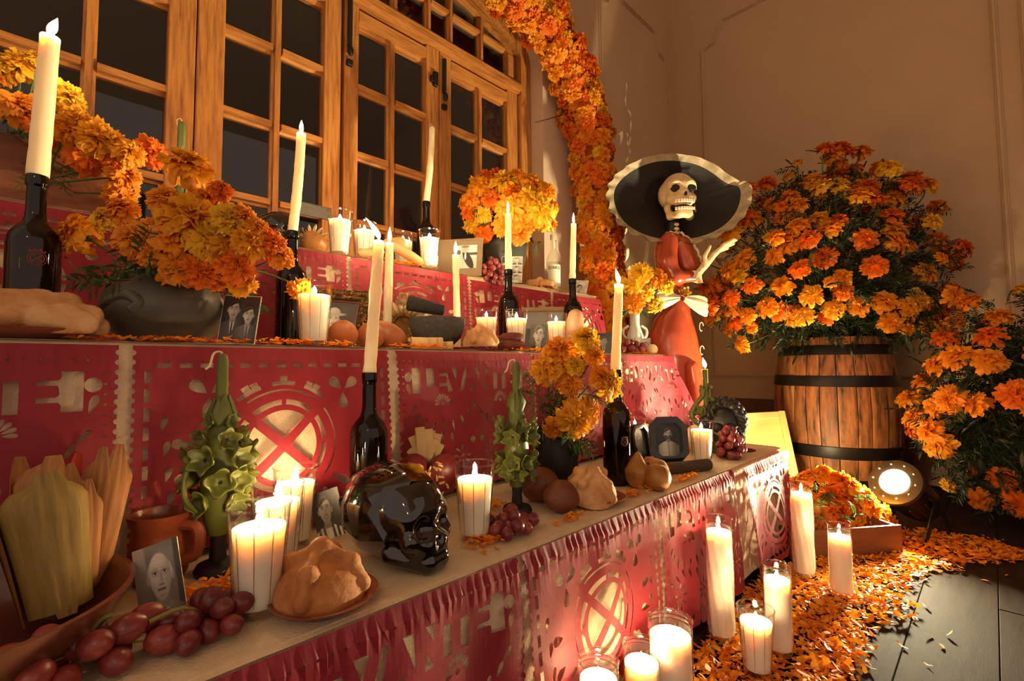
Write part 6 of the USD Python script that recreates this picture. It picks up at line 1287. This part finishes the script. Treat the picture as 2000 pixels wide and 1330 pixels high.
t.part('lettering', (np.stack([(0.0371 + v[:, 2]) * np.cos(a_), (0.0371 + v[:, 2]) * np.sin(a_), 0.122 + v[:, 1]], 1), np.array(tx.faces)), 'label_ink', parent=lb)
t.part('neck_strip', wrap_print(sbox(-0.007, -0.035, 0.007, 0.035), 0.0149, 0.262, an), 'label_white'); t.part('cap', lathe([(0.0162, 0.272), (0.0164, 0.30), (0.015, 0.303), (0.0005, 0.303)], 24), 'label_white')
# clay bowl of tamales and mug
t = Thing('clay_bowl', 'broad brown clay bowl full of tamales at the left of the lowest tier', 'bowl', (-0.078, 0.800, Z3 + 0.001))
t.part('bowl', lathe([(0.0005, 0), (0.10, 0), (0.115, 0.006), (0.150, 0.036), (0.166, 0.064), (0.168, 0.072), (0.163, 0.073), (0.155, 0.062), (0.138, 0.036), (0.10, 0.012), (0.0005, 0.010)], 64), 'clay_brown', smooth=60)
def tamale(label, foot, top, w, mat, seed, tip=0.0, red=False):
    """A corn-husk parcel: folded body with long grooves, and loose husk leaves round it."""
    foot, top = A3(foot), A3(top); d = top - foot; L = np.linalg.norm(d); rg = np.random.default_rng(seed)
    t = Thing('tamale', label, 'tamale', foot, R=frame_to(d, (0.7, 0.7, 0.1)))
    z = np.linspace(0, 1, 18); r = w * (0.72 + 0.40 * z) * np.clip((1.0 - z) / 0.16, 0, 1) ** 0.45 * np.clip(z / 0.05, 0, 1) ** 0.5; r = np.maximum(r, 0.0006)
    m = lathe(np.stack([r, z * L], 1), 44, lambda a, zz, q: q * (1 + 0.035 * np.sin(7 * a + seed) + 0.015 * np.sin(23 * a)) * (1 - 0.30 * np.abs(np.sin(a)) ** 1.5))
    pc = t.part('parcel', m, mat, smooth=60)
    for k in range(3):
        a0 = rg.uniform(0, 2 * PI) if k else -0.6; n = 11; zz = np.linspace(0.02, 1.0 + 0.10 * rg.uniform(0.2, 1), 14); cc = np.linspace(-1, 1, n)
        wid = 0.95 * np.clip(1.12 - zz, 0.02, 1) ** 0.6 * np.clip(zz + 0.25, 0, 1)
        Rr = np.interp(np.minimum(zz, 0.9), z, w * (0.72 + 0.40 * z)) * (1.06 + 0.03 * k) * (1 + 0.10 * np.clip(zz - 0.85, 0, 1))
        A_ = a0 + cc[None] * wid[:, None]; rr = Rr[:, None] * (1 + 0.03 * np.sin(cc * 9 + k)[None]) * (1 - 0.26 * np.abs(np.sin(A_)) ** 1.5)
        v = np.stack([rr * np.cos(A_), rr * np.sin(A_), (zz * L)[:, None] + 0 * A_], -1).reshape(-1, 3)
        t.part('husk_leaf', (v, grid_faces(14, n)), 'husk_red' if red and k == 2 else ('husk_tan' if k else mat), parent=pc, smooth=True)
tamale('large tamale with a greenish husk, in the middle of the clay bowl', (0.022, 0.805, Z3 + 0.030), (-0.004, 0.840, 0.572), 0.046, 'husk_green', 3)
tamale('pale tan tamale standing at the right side of the clay bowl', (0.048, 0.868, Z3 + 0.040), (0.068, 0.890, 0.588), 0.030, 'husk_tan', 5)
tamale('tan tamale at the left edge of the picture in the clay bowl', (-0.055, 0.790, Z3 + 0.03), (-0.090, 0.845, 0.545), 0.042, 'husk_tan', 8)
tamale('tan tamale behind the greenish one with a red tip', (0.000, 0.892, Z3 + 0.035), (0.003, 0.925, 0.583), 0.034, 'husk_tan', 11, red=True)
tamale('narrow dark tan tamale between the greenish and the pale one', (0.042, 0.838, Z3 + 0.04), (0.040, 0.868, 0.548), 0.022, 'husk_tan', 13)
t = Thing('clay_mug', 'reddish clay mug behind the tamales', 'mug', (0.135, 0.930, Z3 + 0.001))
t.part('body', lathe([(0.0005, 0), (0.032, 0), (0.038, 0.01), (0.042, 0.04), (0.038, 0.070), (0.036, 0.080), (0.043, 0.098), (0.044, 0.104), (0.040, 0.104), (0.033, 0.082), (0.035, 0.06), (0.038, 0.035), (0.03, 0.008), (0.0005, 0.007)], 40), 'clay_red', smooth=60)
t.part('handle', tube([tuple(A3([0.6, -0.8, 0]) * r + [0, 0, z]) for r, z in [tuple(q) for q in smooth_line([(0.036, 0.085), (0.066, 0.082), (0.066, 0.045), (0.038, 0.030)], 14)]], 0.008, 8), 'clay_red')
w2p = '/World/window_2'
tag(define(numbered(w2p, 'latch_plate'), (lambda m: (m[0] - np.array([(0.318 + 0.808) / 2, YW, 0.02]), m[1]))(join([box(0.64, 0.775, YW - 0.006, YW - 0.0002, 1.285, 1.335, 0.002), box(0.66, 0.745, YW - 0.009, YW - 0.006, 1.322, 1.328), box(0.66, 0.745, YW - 0.009, YW - 0.006, 1.292, 1.298)])), 'steel'), 'flat steel latch plate')
# ---------------------------------------------------------------- barrel with marigold bush
BC = A3([3.355, 0.670, 0.0]); HB = 0.86
t = Thing('wine_barrel', 'old oak barrel with dark iron hoops standing against the end wall', 'barrel', (BC[0], BC[1], 0.0005))
brad = lambda z: 0.262 + 0.058 * math.sin(PI * min(max(z / HB, 0), 1)) ** 0.9
ns = 26; rg = np.random.default_rng(4); edges = np.cumsum(rg.uniform(0.75, 1.25, ns)); edges = np.concatenate([[0], edges]) / edges[-1] * 2 * PI
zz = np.linspace(0, HB, 12)
for k in range(ns):
    a0, a1 = edges[k] + 0.006, edges[k + 1] - 0.006; dr = rg.uniform(-0.0025, 0.0025); v = []
    for z in zz:
        for a_, d_ in ((a0, 0.003), (a0 + 0.02, 0), ((a0 + a1) / 2, 0), (a1 - 0.02, 0), (a1, 0.003)): R_ = brad(z) + dr - d_; v.append([R_ * math.cos(a_), R_ * math.sin(a_), z])
    m = A3(v), grid_faces(12, 5); inn = A3(v) * [0.92, 0.92, 1]
    t.part('stave', join([m, (inn, grid_faces(12, 5)[:, ::-1]), (np.vstack([A3(v)[:5], inn[:5]]), grid_faces(2, 5)[:, ::-1]), (np.vstack([A3(v)[-5:], inn[-5:]]), grid_faces(2, 5)), (np.vstack([A3(v)[::5], inn[::5]]), grid_faces(2, 12)), (np.vstack([A3(v)[4::5], inn[4::5]]), grid_faces(2, 12)[:, ::-1])]), ['stave_a', 'stave_b', 'stave_c'][int(rg.choice(3, p=[0.5, 0.25, 0.25]))], smooth=30)
for z0, z1 in ((0.760, 0.815), (0.585, 0.645), (0.195, 0.262), (0.03, 0.085)):
    hp_ = t.part('hoop', lathe([(brad(z0) + 0.0022, z0), (brad(z0) + 0.0055, z0 + 0.003), (brad((z0 + z1) / 2) + 0.0058, (z0 + z1) / 2), (brad(z1) + 0.0055, z1 - 0.003), (brad(z1) + 0.0022, z1)], 56), 'hoop_iron', smooth=40)
    for da in (0.0, 0.05): a_ = 3.9 + z0 * 3 + da; t.part('rivet', ell(((brad((z0 + z1) / 2) + 0.006) * math.cos(a_), (brad((z0 + z1) / 2) + 0.006) * math.sin(a_), (z0 + z1) / 2), (0.006, 0.006, 0.006), 6), 'hoop_iron', parent=hp_)
t.part('head', lathe([(0.0005, HB - 0.03), (0.245, HB - 0.03)], 40), 'stave_b')
bush('marigold_bush', 'large marigold bush growing out of the oak barrel', (3.16, 0.63, 1.12), (0.70, 0.40, 0.78, 0.36), 165, 21, (BC[0] - 0.05, BC[1], HB - 0.02), 0.80, 3.62, 1300, -0.75, extra=((3.20, 0.56, 1.935), (2.80, 0.94, 1.70), (2.90, 0.86, 1.74), (2.68, 1.00, 1.07), (2.72, 0.96, 0.82)))
bush('marigold_bush', 'sprawling marigold bush on the floor at the right edge, beside the barrel', (3.06, -0.10, 0.48), (0.44, 0.34, 0.56, 0.48), 64, 33, (3.12, -0.12, 0.02), 0.06, 3.55, 1300, -0.85, rr=(0.048, 0.064), extra=((2.70, 0.20, 0.42), (2.72, 0.17, 0.36)))

# ---------------------------------------------------------------- stage lamps
def stage_lamp(label, loc, aim, R, L, lens_mat, texts=None):
    """A floor par can: tube along aim, front collar, lens, double yoke bracket on the floor."""
    loc, aim = A3(loc), A3(aim) / np.linalg.norm(aim); t = Thing('stage_lamp', label, 'stage lamp', (loc[0], loc[1], 0.001)); c = A3([0, 0, loc[2]]); F = frame_to(aim)
    can = [(R * 0.55, -L), (R * 0.80, -L * 0.97), (R * 0.9, -L * 0.8), (R * 0.98, -L * 0.4), (R, -0.01), (R, 0.0)]
    t.part('can', join([xf(lathe(can, 36), c, F), xf(lathe([(0.0005, -L), (R * 0.55, -L)], 36), c, F)]), 'lamp_black')
    cl_ = t.part('collar', xf(lathe([(R * 0.60, -0.004), (R * 0.62, 0.006), (R * 0.9, 0.010), (R * 1.10, 0.004), (R * 1.12, -0.012), (R * 1.0, -0.02)], 40), c, F), 'lamp_collar')
    for k in range(10): a_ = 2 * PI * k / 10; t.part('rivet', xf(ell((R * 0.88 * math.cos(a_), R * 0.88 * math.sin(a_), 0.010), 0.0042, 6), c, F), 'steel', parent=cl_)
    t.part('lens', xf(lathe([(0.0005, 0.004), (R * 0.45, 0.002), (R * 0.605, -0.003)], 36), c, F), lens_mat, smooth=True)
    for k in range(4): a_ = -1.2 + 0.35 * k; t.part('vent_fin', xf(tube([(R * 1.0 * math.cos(a_), R * 1.0 * math.sin(a_), -L * 0.35), (R * 0.97 * math.cos(a_), R * 0.97 * math.sin(a_), -L * 0.65)], 0.004, 5), c, F), 'lamp_collar')
    side = np.cross(aim, [0, 0, 1.0]); side /= np.linalg.norm(side); back = -aim.copy(); back[2] = 0; back /= np.linalg.norm(back); piv = c - aim * L * 0.45
    for s in (-1, 1):
        for q in (-0.11, 0.10):
            p1 = piv + side * s * (R + 0.012); p0 = p1 + back * q; p0[2] = 0.006
            d = p1 - p0; ln = np.linalg.norm(d); d = d / ln; Rb = np.stack([np.cross(side * s, d), d, side * s], 1)
            br_ = t.part('bracket', xf(box(-0.015, 0.015, 0, ln, -0.002, 0.002), p0, Rb), 'lamp_black', smooth=False)
            if texts and s == texts[0]:
                tx = meshkit.text_mesh(texts[1] if q < 0 else texts[2], 0.014, 0.0005); v = np.array(tx.vertices); v[:, 0] -= 0; v = np.stack([-v[:, 1] + 0.006, v[:, 0] + 0.02, v[:, 2] + 0.0021], 1)
                t.part('lettering', xf((v, np.array(tx.faces)), p0, Rb), 'label_white', parent=br_, smooth=False)
    return t
stage_lamp('black stage lamp glowing white on the floor between the barrel and the right-hand marigolds', (2.500, 0.305, 0.222), (-0.80, 0.26, 0.50), 0.086, 0.25, 'lamp_lens', (1, 'Super-Star', 'VM-201'))
stage_lamp('small stage lamp on the floor behind the end of the altar, lighting the barrel', (2.43, 0.66, 0.10), (0.80, 0.06, 0.58), 0.05, 0.12, 'lamp_lens_small')
# pale easel leaning beside the barrel
t = Thing('wooden_easel', 'pale pine board easel leaning between the altar end and the barrel', 'easel', (2.66, 0.80, 0.001), R=rotm(0, 0, -0.12) @ BASE @ rotm(-0.26, 0, 0) @ rotm(0, 0, 0.06))
for x in (-0.13, 0.10): t.part('leg', box(x, x + 0.032, 0, 0.47, -0.02, 0.012, 0.003), 'pine_pale', smooth=False)
t.part('cross_bar', box(-0.097, 0.0995, 0.432, 0.468, -0.016, 0.008, 0.003), 'pine_pale', smooth=False); t.part('board', box(-0.097, 0.0995, 0.03, 0.4315, -0.016, -0.004), 'pine_pale', smooth=False)
t.part('back_leg', box(-0.016, 0.016, 0.0, 0.40, -0.033, -0.0205), 'pine_pale', smooth=False)

# ---------------------------------------------------------------- skeleton lady
under = lambda par, nm, m, mt, **k: t.part(nm, m, mt, parent=par, **k)
SL = A3([2.345, 1.150, 0.0])
t = Thing('skeleton_lady_statue', 'painted statue of a skeleton lady in a red dress and a huge black hat', 'statue', (*SL[:2], 0.0005), R=np.stack([E1, E2, A3([0, 0, 1.0])], 1))
# local: x to the right in the picture, y away from the camera, z up
prof = [(0.00, 0.150, 0.02), (0.05, 0.150, 0.02), (0.25, 0.135, 0.02), (0.45, 0.125, 0.015), (0.60, 0.128, 0.0), (0.75, 0.135, -0.02), (0.86, 0.125, -0.03), (0.95, 0.095, -0.02), (1.03, 0.064, 0.0), (1.075, 0.056, 0.005), (1.12, 0.066, -0.01), (1.20, 0.082, -0.025), (1.28, 0.088, -0.03), (1.345, 0.082, -0.03), (1.39, 0.055, -0.02), (1.41, 0.030, -0.012)]
a = np.arange(48) * 2 * PI / 48; v = []
for z, r, cx in prof:
    fold = (0.010 * np.sin(9 * a) + 0.006 * np.sin(17 * a + 1)) * np.clip((0.75 - z) / 0.4, 0, 1)
    v.append(np.stack([cx + (r + fold) * np.cos(a) * (1.0 if z < 1.0 else 0.92), (r + fold) * np.sin(a) * 0.82, np.full(48, z)], 1))
P_ = A3(prof); zs = np.linspace(0, 1.41, 44); V = A3(v); out = []
for z in zs:
    i = min(np.searchsorted(P_[:, 0], z, 'right'), len(P_) - 1); k = (z - P_[i - 1, 0]) / max(P_[i, 0] - P_[i - 1, 0], 1e-6); k = k * k * (3 - 2 * k) if 0 <= k <= 1 else min(max(k, 0), 1); out.append(V[i - 1] * (1 - k) + V[i] * k)
body = np.vstack(out), grid_faces(44, 48, True)
dr = t.part('dress', body, 'dress_red', smooth=True)
# puffed sleeve and bent forearm, on the viewer's side
under(dr, 'sleeve', blob([dict(a=(-0.050, -0.055, 1.350), b=(-0.072, -0.085, 1.235), r=0.046, rb=0.044), dict(a=(-0.072, -0.085, 1.235), b=(-0.040, -0.110, 1.150), r=0.044, rb=0.036), dict(a=(-0.040, -0.110, 1.150), b=(0.055, -0.100, 1.155), r=0.036, rb=0.026)], pitch=0.007, k=0.02), 'dress_red', smooth=True)
under(dr, 'bodice_front', blob([dict(a=(0.02, -0.03, 1.33), b=(0.045, -0.045, 1.22), r=0.052, rb=0.058), dict(a=(0.05, -0.03, 1.30), b=(0.075, -0.04, 1.21), r=0.03, rb=0.03)], pitch=0.007, k=0.02), 'dress_red', smooth=True)
# cuff and hand: palm, four fingers and thumb raised to the right
wr, d_ = A3([0.060, -0.100, 1.150]), A3([0.62, -0.05, 0.78]); d_ /= np.linalg.norm(d_); up_ = A3([0.78, 0, -0.62]); wd = A3([0.0, 1.0, 0.1])
HP = [dict(a=wr, b=wr + d_ * 0.06, r=0.016, rb=0.014), dict(a=wr + d_ * 0.06 - wd * 0.012, b=wr + d_ * 0.125 - wd * 0.018, r=0.014, rb=0.011), dict(a=wr + d_ * 0.06 + wd * 0.012, b=wr + d_ * 0.125 + wd * 0.018, r=0.014, rb=0.011), dict(a=wr + d_ * 0.05, b=wr + d_ * 0.12, r=0.014, rb=0.012)]
for k, (off, ln, sp) in enumerate([(-0.024, 0.088, -0.10), (-0.008, 0.104, -0.02), (0.008, 0.098, 0.06), (0.022, 0.078, 0.16)]):
    b0 = wr + d_ * 0.125 + wd * off; d1 = d_ + wd * sp + up_ * (0.10 + 0.12 * k); d1 /= np.linalg.norm(d1); b1 = b0 + d1 * ln * 0.5; d2 = d1 + up_ * 0.28; d2 /= np.linalg.norm(d2)
    HP += [dict(a=b0, b=b1, r=0.0105, rb=0.0095), dict(a=b1, b=b1 + d2 * ln * 0.5, r=0.0095, rb=0.0072)]
b0 = wr + d_ * 0.055 - wd * 0.018; b1 = b0 - up_ * 0.028 + d_ * 0.035; HP += [dict(a=b0, b=b1, r=0.010, rb=0.0085), dict(a=b1, b=b1 + d_ * 0.045 - up_ * 0.006, r=0.0085, rb=0.0065)]
hm = blob(HP, pitch=0.0042, k=0.005, pad=0.012); t.part('hand', (wr + (hm[0] - wr) * 1.22, hm[1]), 'bone_paint', smooth=True)
t.part('cuff', xf(lathe([(0.024, -0.03), (0.030, -0.012), (0.040, 0.012), (0.043, 0.016), (0.028, -0.008)], 28, lambda q, z, r: r * (1 + 0.08 * np.sin(7 * q) * (z > 0))), wr, frame_to(d_ * -1 + A3([0.3, 0, -0.2]))), 'lace_white')
# black inked finger joints
jk = []
for k, off in enumerate((-0.024, -0.008, 0.008, 0.022)): c_ = wr + d_ * 0.150 + wd * off * 1.1 - up_ * 0.0; jk.append(ell(c_ - up_ * 0.0085, (0.005, 0.005, 0.0015), 5))
t.part('inked_joints', join(jk), 'ink_black')
# collar edging, bow and rose at the waist
aa = np.linspace(0, 2 * PI, 30); t.part('collar', tube(np.stack([-0.012 + 0.034 * np.cos(aa), 0.028 * np.sin(aa), 1.405 + 0.004 * np.sin(8 * aa)], 1), 0.006, 7), 'lace_white')
under(dr, 'lace_edge', tube(smooth_line([(0.02, -0.030, 1.40), (0.07, -0.055, 1.34), (0.105, -0.06, 1.26), (0.112, -0.07, 1.20)], 24) + np.stack([0.004 * np.sin(np.arange(24) * 1.7), 0 * np.arange(24), 0.003 * np.cos(np.arange(24) * 1.7)], 1), 0.007, 6), 'lace_white')
for s in (-1, 1):
    q = []
    for x, w in ((0.012, 0.012), (0.045, 0.030), (0.085, 0.046), (0.115, 0.050), (0.128, 0.046)):
        for c_ in np.linspace(-1, 1, 9): q.append([s * x, -0.075 - 0.012 * math.cos(c_ * 1.5) - 0.006 * math.sin(c_ * 9), 1.052 + c_ * w - 0.10 * x - (0.03 * (s > 0) * x / 0.1)])
    f_ = grid_faces(5, 9); under(dr, 'bow_loop', (np.vstack([A3(q), A3(q) + [0, 0.012, 0]]), np.vstack([f_, f_[:, ::-1] + 45])), 'satin_cream', smooth=True)
under(dr, 'waist_rose', join([xf(ruffle(0.030, 0.022, 6, seed=2), (0.004, -0.082, 1.075), frame_to((0, -1, 0.25))), xf(ruffle(0.018, 0.020, 5, seed=5), (0.004, -0.090, 1.075), frame_to((0, -1, 0.25)))]), 'rose_gold', smooth=True)
for x0 in (0.10,):
    for k in range(4):
        z = 0.90 - k * 0.12; an = np.linspace(0.3, 5.2, 14); c_ = A3([0.098 - 0.0 * k, -0.05, z])
        under(dr, 'painted_scroll', tube(np.stack([c_[0] + 0.012 * np.cos(an) * (1 - an / 12), c_[1] - 0.016 + 0.002 * an * 0, c_[2] + 0.03 * np.sin(an) * (1 - an / 12)], 1), 0.003, 5), 'lace_white')
# pale glove hanging at the skirt front
under(dr, 'apron_fold', blob([dict(a=(0.025, -0.112, 0.70), b=(0.055, -0.125, 0.46), r=0.034, rb=0.044), dict(a=(0.05, -0.10, 0.64), b=(0.08, -0.11, 0.42), r=0.02, rb=0.03)], pitch=0.009, k=0.02), 'dress_red', smooth=True)
# neck, skull and jaw
H0 = A3([0.018, -0.030, 1.475])
t.part('neck', tube([(-0.012, 0.0, 1.38), (-0.012, -0.004, 1.46)], 0.032, 14), 'ink_black'); 
for k in range(3): t.part('neck_bone', ell((-0.002, -0.030, 1.398 + 0.023 * k), (0.016, 0.010, 0.010), 8), 'bone_paint')
hx = lambda x, y, z: H0 + A3([x, y, z])
SKP = [dict(a=hx(-0.006, 0.055, 0.150), b=hx(0.0, 0.020, 0.165), r=0.086, rb=0.082), dict(a=hx(-0.040, -0.030, 0.165), b=hx(0.040, -0.030, 0.165), r=0.036), dict(a=hx(-0.048, -0.022, 0.095), r=0.030), dict(a=hx(0.050, -0.022, 0.098), r=0.030),
       dict(a=hx(-0.02, -0.045, 0.085), b=hx(0.024, -0.045, 0.085), r=0.036), dict(a=hx(0, -0.045, 0.12), r=0.03), dict(a=hx(-0.055, 0.02, 0.06), b=hx(-0.050, 0.0, 0.015), r=0.022, rb=0.018), dict(a=hx(0.055, 0.02, 0.06), b=hx(0.050, 0.0, 0.015), r=0.022, rb=0.018),
       dict(a=hx(-0.050, 0.0, 0.012), b=hx(-0.02, -0.055, 0.008), r=0.020), dict(a=hx(0.050, 0.0, 0.012), b=hx(0.02, -0.055, 0.008), r=0.020), dict(a=hx(-0.022, -0.055, 0.012), b=hx(0.024, -0.055, 0.012), r=0.022)]
SKP += [dict(a=hx(s * 0.036 + 0.004, -0.066, 0.148), b=hx(s * 0.044 + 0.004, -0.062, 0.146), r=0.021, rb=0.020, sub=True, k=0.006) for s in (-1, 1)]
SKP += [dict(a=hx(0.006, -0.085, 0.118), b=hx(0.006, -0.080, 0.104), r=0.006, rb=0.011, sub=True, k=0.003), dict(a=hx(-0.055, -0.068, 0.050), b=hx(0.058, -0.068, 0.050), r=0.0135, sub=True, k=0.004), dict(a=hx(-0.062, -0.03, 0.050), b=hx(0.062, -0.03, 0.050), r=0.012, sub=True, k=0.004)]
sk = t.part('skull', blob(SKP, pitch=0.0056, k=0.014, pad=0.012), 'bone_paint', smooth=True)
for s in (-1, 1): under(sk, 'eye_socket', ell(hx(s * 0.040 + 0.004, -0.046, 0.147), (0.028, 0.010, 0.023), 10), 'ink_black')
for s in (-1, 1): under(sk, 'eyebrow', tube(smooth_line([hx(s * 0.012, -0.074, 0.166), hx(s * 0.040, -0.070, 0.176), hx(s * 0.068, -0.050, 0.160), hx(s * 0.070, -0.046, 0.138)], 10), 0.0035, 5), 'bone_paint')
under(sk, 'nose_hole', ell(hx(0.006, -0.070, 0.109), (0.009, 0.008, 0.013), 8), 'ink_black'); under(sk, 'mouth_dark', ell(hx(0.0, -0.022, 0.050), (0.056, 0.040, 0.014), 12), 'ink_black')
for row, z_, dz in ((0, 0.069, 0.018), (1, 0.031, 0.015)):
    for k in range(8):
        u = (k - 3.5) * 0.0128; under(sk, 'tooth', xf(box(-0.0058, 0.0058, -0.006, 0.006, -dz / 2, dz / 2, 0.0022), hx(u, -0.082 + 5.0 * u * u, z_), rotm(0, 0, 10 * u)), 'tooth_white', smooth=False)
under(sk, 'earring', tube([hx(0.070, -0.02, 0.075), hx(0.072, -0.024, 0.045), hx(0.072, -0.024, 0.028)], [0.002, 0.003, 0.006], 7), 'rose_gold')
# hat: a deep tilted brim seen from below, red on top, with a frilled white edge
HC = A3([-0.012, 0.060, 1.625]); nb = 96; th = np.arange(nb) * 2 * PI / nb
ax, az = A3([0.94, -0.12, 0.08]), A3([0.10, 0.42, 1.0])
def brim(rho, th):
    """Brim point: centre behind the head, dish turned towards the camera."""
    Rx = 0.345 * (1 - 0.03 * np.cos(2 * th)) ; Rz = np.where(np.sin(th) > 0, 0.175, 0.250)
    x = rho * Rx * np.cos(th); z = rho * Rz * np.sin(th)
    wave = 0.034 * np.exp(-((np.mod(th, 2 * PI) - 0.75) / 0.38) ** 2) - 0.012 * np.exp(-((np.mod(th, 2 * PI) - 1.9) / 0.5) ** 2)
    y = -0.155 * rho ** 1.6 * (0.85 - 0.15 * np.sin(th)) + 0.05
    return np.stack([HC[0] + x + 0.022 + 0.02 * rho * np.sin(th), HC[1] + y, HC[2] - 0.015 + z - rho * wave * 1.6 + 0.10 * x * rho * 0.0], -1)
rho = np.linspace(0.05, 1, 14); RR, TT = np.meshgrid(rho, th, indexing='ij'); inner_v = brim(RR, TT).reshape(-1, 3); F_ = grid_faces(14, nb, True)
ht = t.part('hat_underside', (inner_v, F_), 'hat_black', smooth=True)
under(ht, 'hat_top', (inner_v + [0, 0.018, 0.004], F_[:, ::-1]), 'hat_red', smooth=True)
under(ht, 'hat_crown', xf(lathe([(0.125, -0.02), (0.118, 0.05), (0.10, 0.085), (0.05, 0.10), (0.0005, 0.102)], 32), HC + [0.01, 0.03, -0.01], frame_to((0.0, 0.95, 0.35))), 'hat_red', smooth=True)
e0 = brim(np.ones(nb), th); e1 = brim(np.full(nb, 1.13), th) + np.stack([0 * th, -0.008 + 0.012 * np.sin(th * 22), 0 * th], 1); e_ = brim(np.full(nb, 1.06), th) + np.stack([0 * th, 0.006 * np.sin(th * 22 + 1), 0 * th], 1)
s_ = (1 + 0.02 * np.sin(th * 22))[:, None]; cen = e0.mean(0); e1 = cen + (e1 - cen) * s_
f_ = grid_faces(3, nb, True); lace = np.vstack([e0, e_, e1]); under(ht, 'hat_frill', (np.vstack([lace, lace + [0, 0.006, 0]]), np.vstack([f_, f_[:, ::-1] + 3 * nb])), 'lace_dim', smooth=True)

# ---------------------------------------------------------------- loose petals
def scatter(name, label, P, seed, size=(0.012, 0.022), mat='loose_petals'):
    """Loose petals lying at the points P (n x 3), as one mesh."""
    rg = np.random.default_rng(seed); n = len(P); L = rg.uniform(*size, n); W = L * rg.uniform(0.28, 0.5, n); az = rg.uniform(0, 2 * PI, n); pit = rg.normal(0, 0.22, n); curl = rg.uniform(-0.25, 0.45, n); rl = rg.normal(0, 0.5, n)
    s = np.array([-0.5, 0.0, 0.42, 0.5]); w = np.array([0.25, 0.9, 0.85, 0.4]); c = np.array([-0.5, 0.5])
    along = s[None, :, None] * L[:, None, None] + np.zeros((n, 4, 2)); acr = c[None, None] * w[None, :, None] * W[:, None, None]
    zz = curl[:, None, None] * (s[None, :, None] ** 2) * L[:, None, None] * 2 + acr * np.sin(rl)[:, None, None] + along * np.sin(pit)[:, None, None]
    ca, sa = np.cos(az)[:, None, None], np.sin(az)[:, None, None]
    v = np.stack([along * ca - acr * sa, along * sa + acr * ca, zz], -1); v[..., 2] -= v[..., 2].min((1, 2))[:, None, None]
    v = (v + P[:, None, None, :]).reshape(-1, 3); F = (grid_faces(4, 2)[None] + (np.arange(n) * 8)[:, None, None]).reshape(-1, 3)
    return single(name, (v, F), mat, label, 'petals', kind='stuff', smooth=True)
rg = np.random.default_rng(77)
carpet = Polygon([(0.60, 0.56), (0.62, 0.30), (0.95, 0.25), (1.28, 0.22), (1.45, 0.235), (1.58, 0.255), (1.72, 0.20), (1.90, 0.235), (2.10, 0.20), (2.28, 0.10), (2.48, -0.03), (2.60, -0.10), (2.72, 0.02), (2.62, 0.25), (2.45, 0.40), (2.30, 0.62), (2.16, 0.62), (2.12, 0.56)])
n = 8200; xy = np.stack([rg.uniform(0.6, 2.75, n * 4), rg.uniform(-0.15, 0.65, n * 4)], 1)
pts_ = shapely.points(xy); edge = shapely.distance(carpet.exterior, pts_) * np.where(shapely.contains(carpet, pts_), 1, -1)
keep = rg.uniform(0, 1, len(xy)) < np.clip((edge + 0.015 + 0.05 * (meshkit.noise(np.column_stack([xy * 12, 0 * xy[:, 0]])) - 0.5)) / 0.05, 0, 1); xy = xy[keep][:n]
hgt = rg.uniform(0, 1, len(xy)) ** 1.5 * 0.020 * np.clip((meshkit.noise(np.column_stack([xy * 9, 0 * xy[:, 0] + 4])) + 0.2), 0, 1.1)
scatter('petal_carpet', 'thick carpet of loose orange marigold petals on the floor', np.column_stack([xy, 0.0015 + hgt]), 5, (0.014, 0.030))
q = A3([(1.62, 0.12), (1.50, 0.14), (1.66, 0.15), (1.70, 0.11), (1.85, 0.17), (2.2, 0.05), (1.55, 0.19), (2.3, 0.0)]); scatter('stray_petals', 'few stray petals on the bare planks beyond the carpet', np.column_stack([q, np.full(len(q), 0.0015)]), 6, (0.018, 0.026))
def patch(label, c, r, n, z, seed, size=(0.010, 0.020), heap=0.006):
    rg = np.random.default_rng(seed); p = rg.normal(0, 0.5, (n, 2)) * r + np.array(c); scatter('petal_patch', label, np.column_stack([p, z + 0.0015 + rg.uniform(0, heap, n)]), seed, size)
patch('heap of petals between the nearest glass candle and the green flower candle', (0.185, 0.790), A3([0.045, 0.055]), 260, Z3, 1, (0.010, 0.022), 0.016)
patch('petals round the foot of the glass candle right of the glossy skull', (0.600, 0.680), A3([0.055, 0.032]), 75, Z3, 2, (0.012, 0.024), 0.008)
patch('petals before the dark brown fruits', (0.815, 0.652), A3([0.055, 0.018]), 40, Z3, 3)
patch('petals between the floury bread and the pears', (1.075, 0.655), A3([0.060, 0.020]), 60, Z3, 4, (0.012, 0.022), 0.008)
patch('petals at the end of the dark thick stick', (1.33, 0.640), A3([0.075, 0.018]), 60, Z3, 5, (0.012, 0.022), 0.008)
patch('petals behind the green carnation candle', (0.73, 0.82), A3([0.03, 0.03]), 70, Z3, 6, (0.012, 0.022), 0.020)
patch('petals along the edge of the middle tier below the black clay pot', (0.17, 1.035), A3([0.16, 0.012]), 170, Z2, 7, (0.010, 0.020), 0.006)
patch('petals beside the front glass candle of the middle tier', (0.39, 1.045), A3([0.09, 0.014]), 140, Z2, 8, (0.012, 0.022), 0.010)
patch('petals before the birch logs on the middle tier', (0.70, 1.035), A3([0.09, 0.010]), 70, Z2, 9, (0.010, 0.020), 0.006)
patch('petals round the cacao pods', (1.12, 1.040), A3([0.10, 0.012]), 80, Z2, 10, (0.010, 0.020), 0.006)
patch('petals under the grapes at the right end of the middle tier', (1.78, 1.045), A3([0.13, 0.014]), 80, Z2, 11, (0.010, 0.020), 0.006)
patch('petals under the sweet potatoes on the top tier', (0.86, 1.428), A3([0.12, 0.010]), 110, Z1, 12, (0.012, 0.022), 0.008)
patch('petals round the small loaf on the top tier', (1.62, 1.435), A3([0.18, 0.014]), 60, Z1, 13, (0.010, 0.018), 0.004)
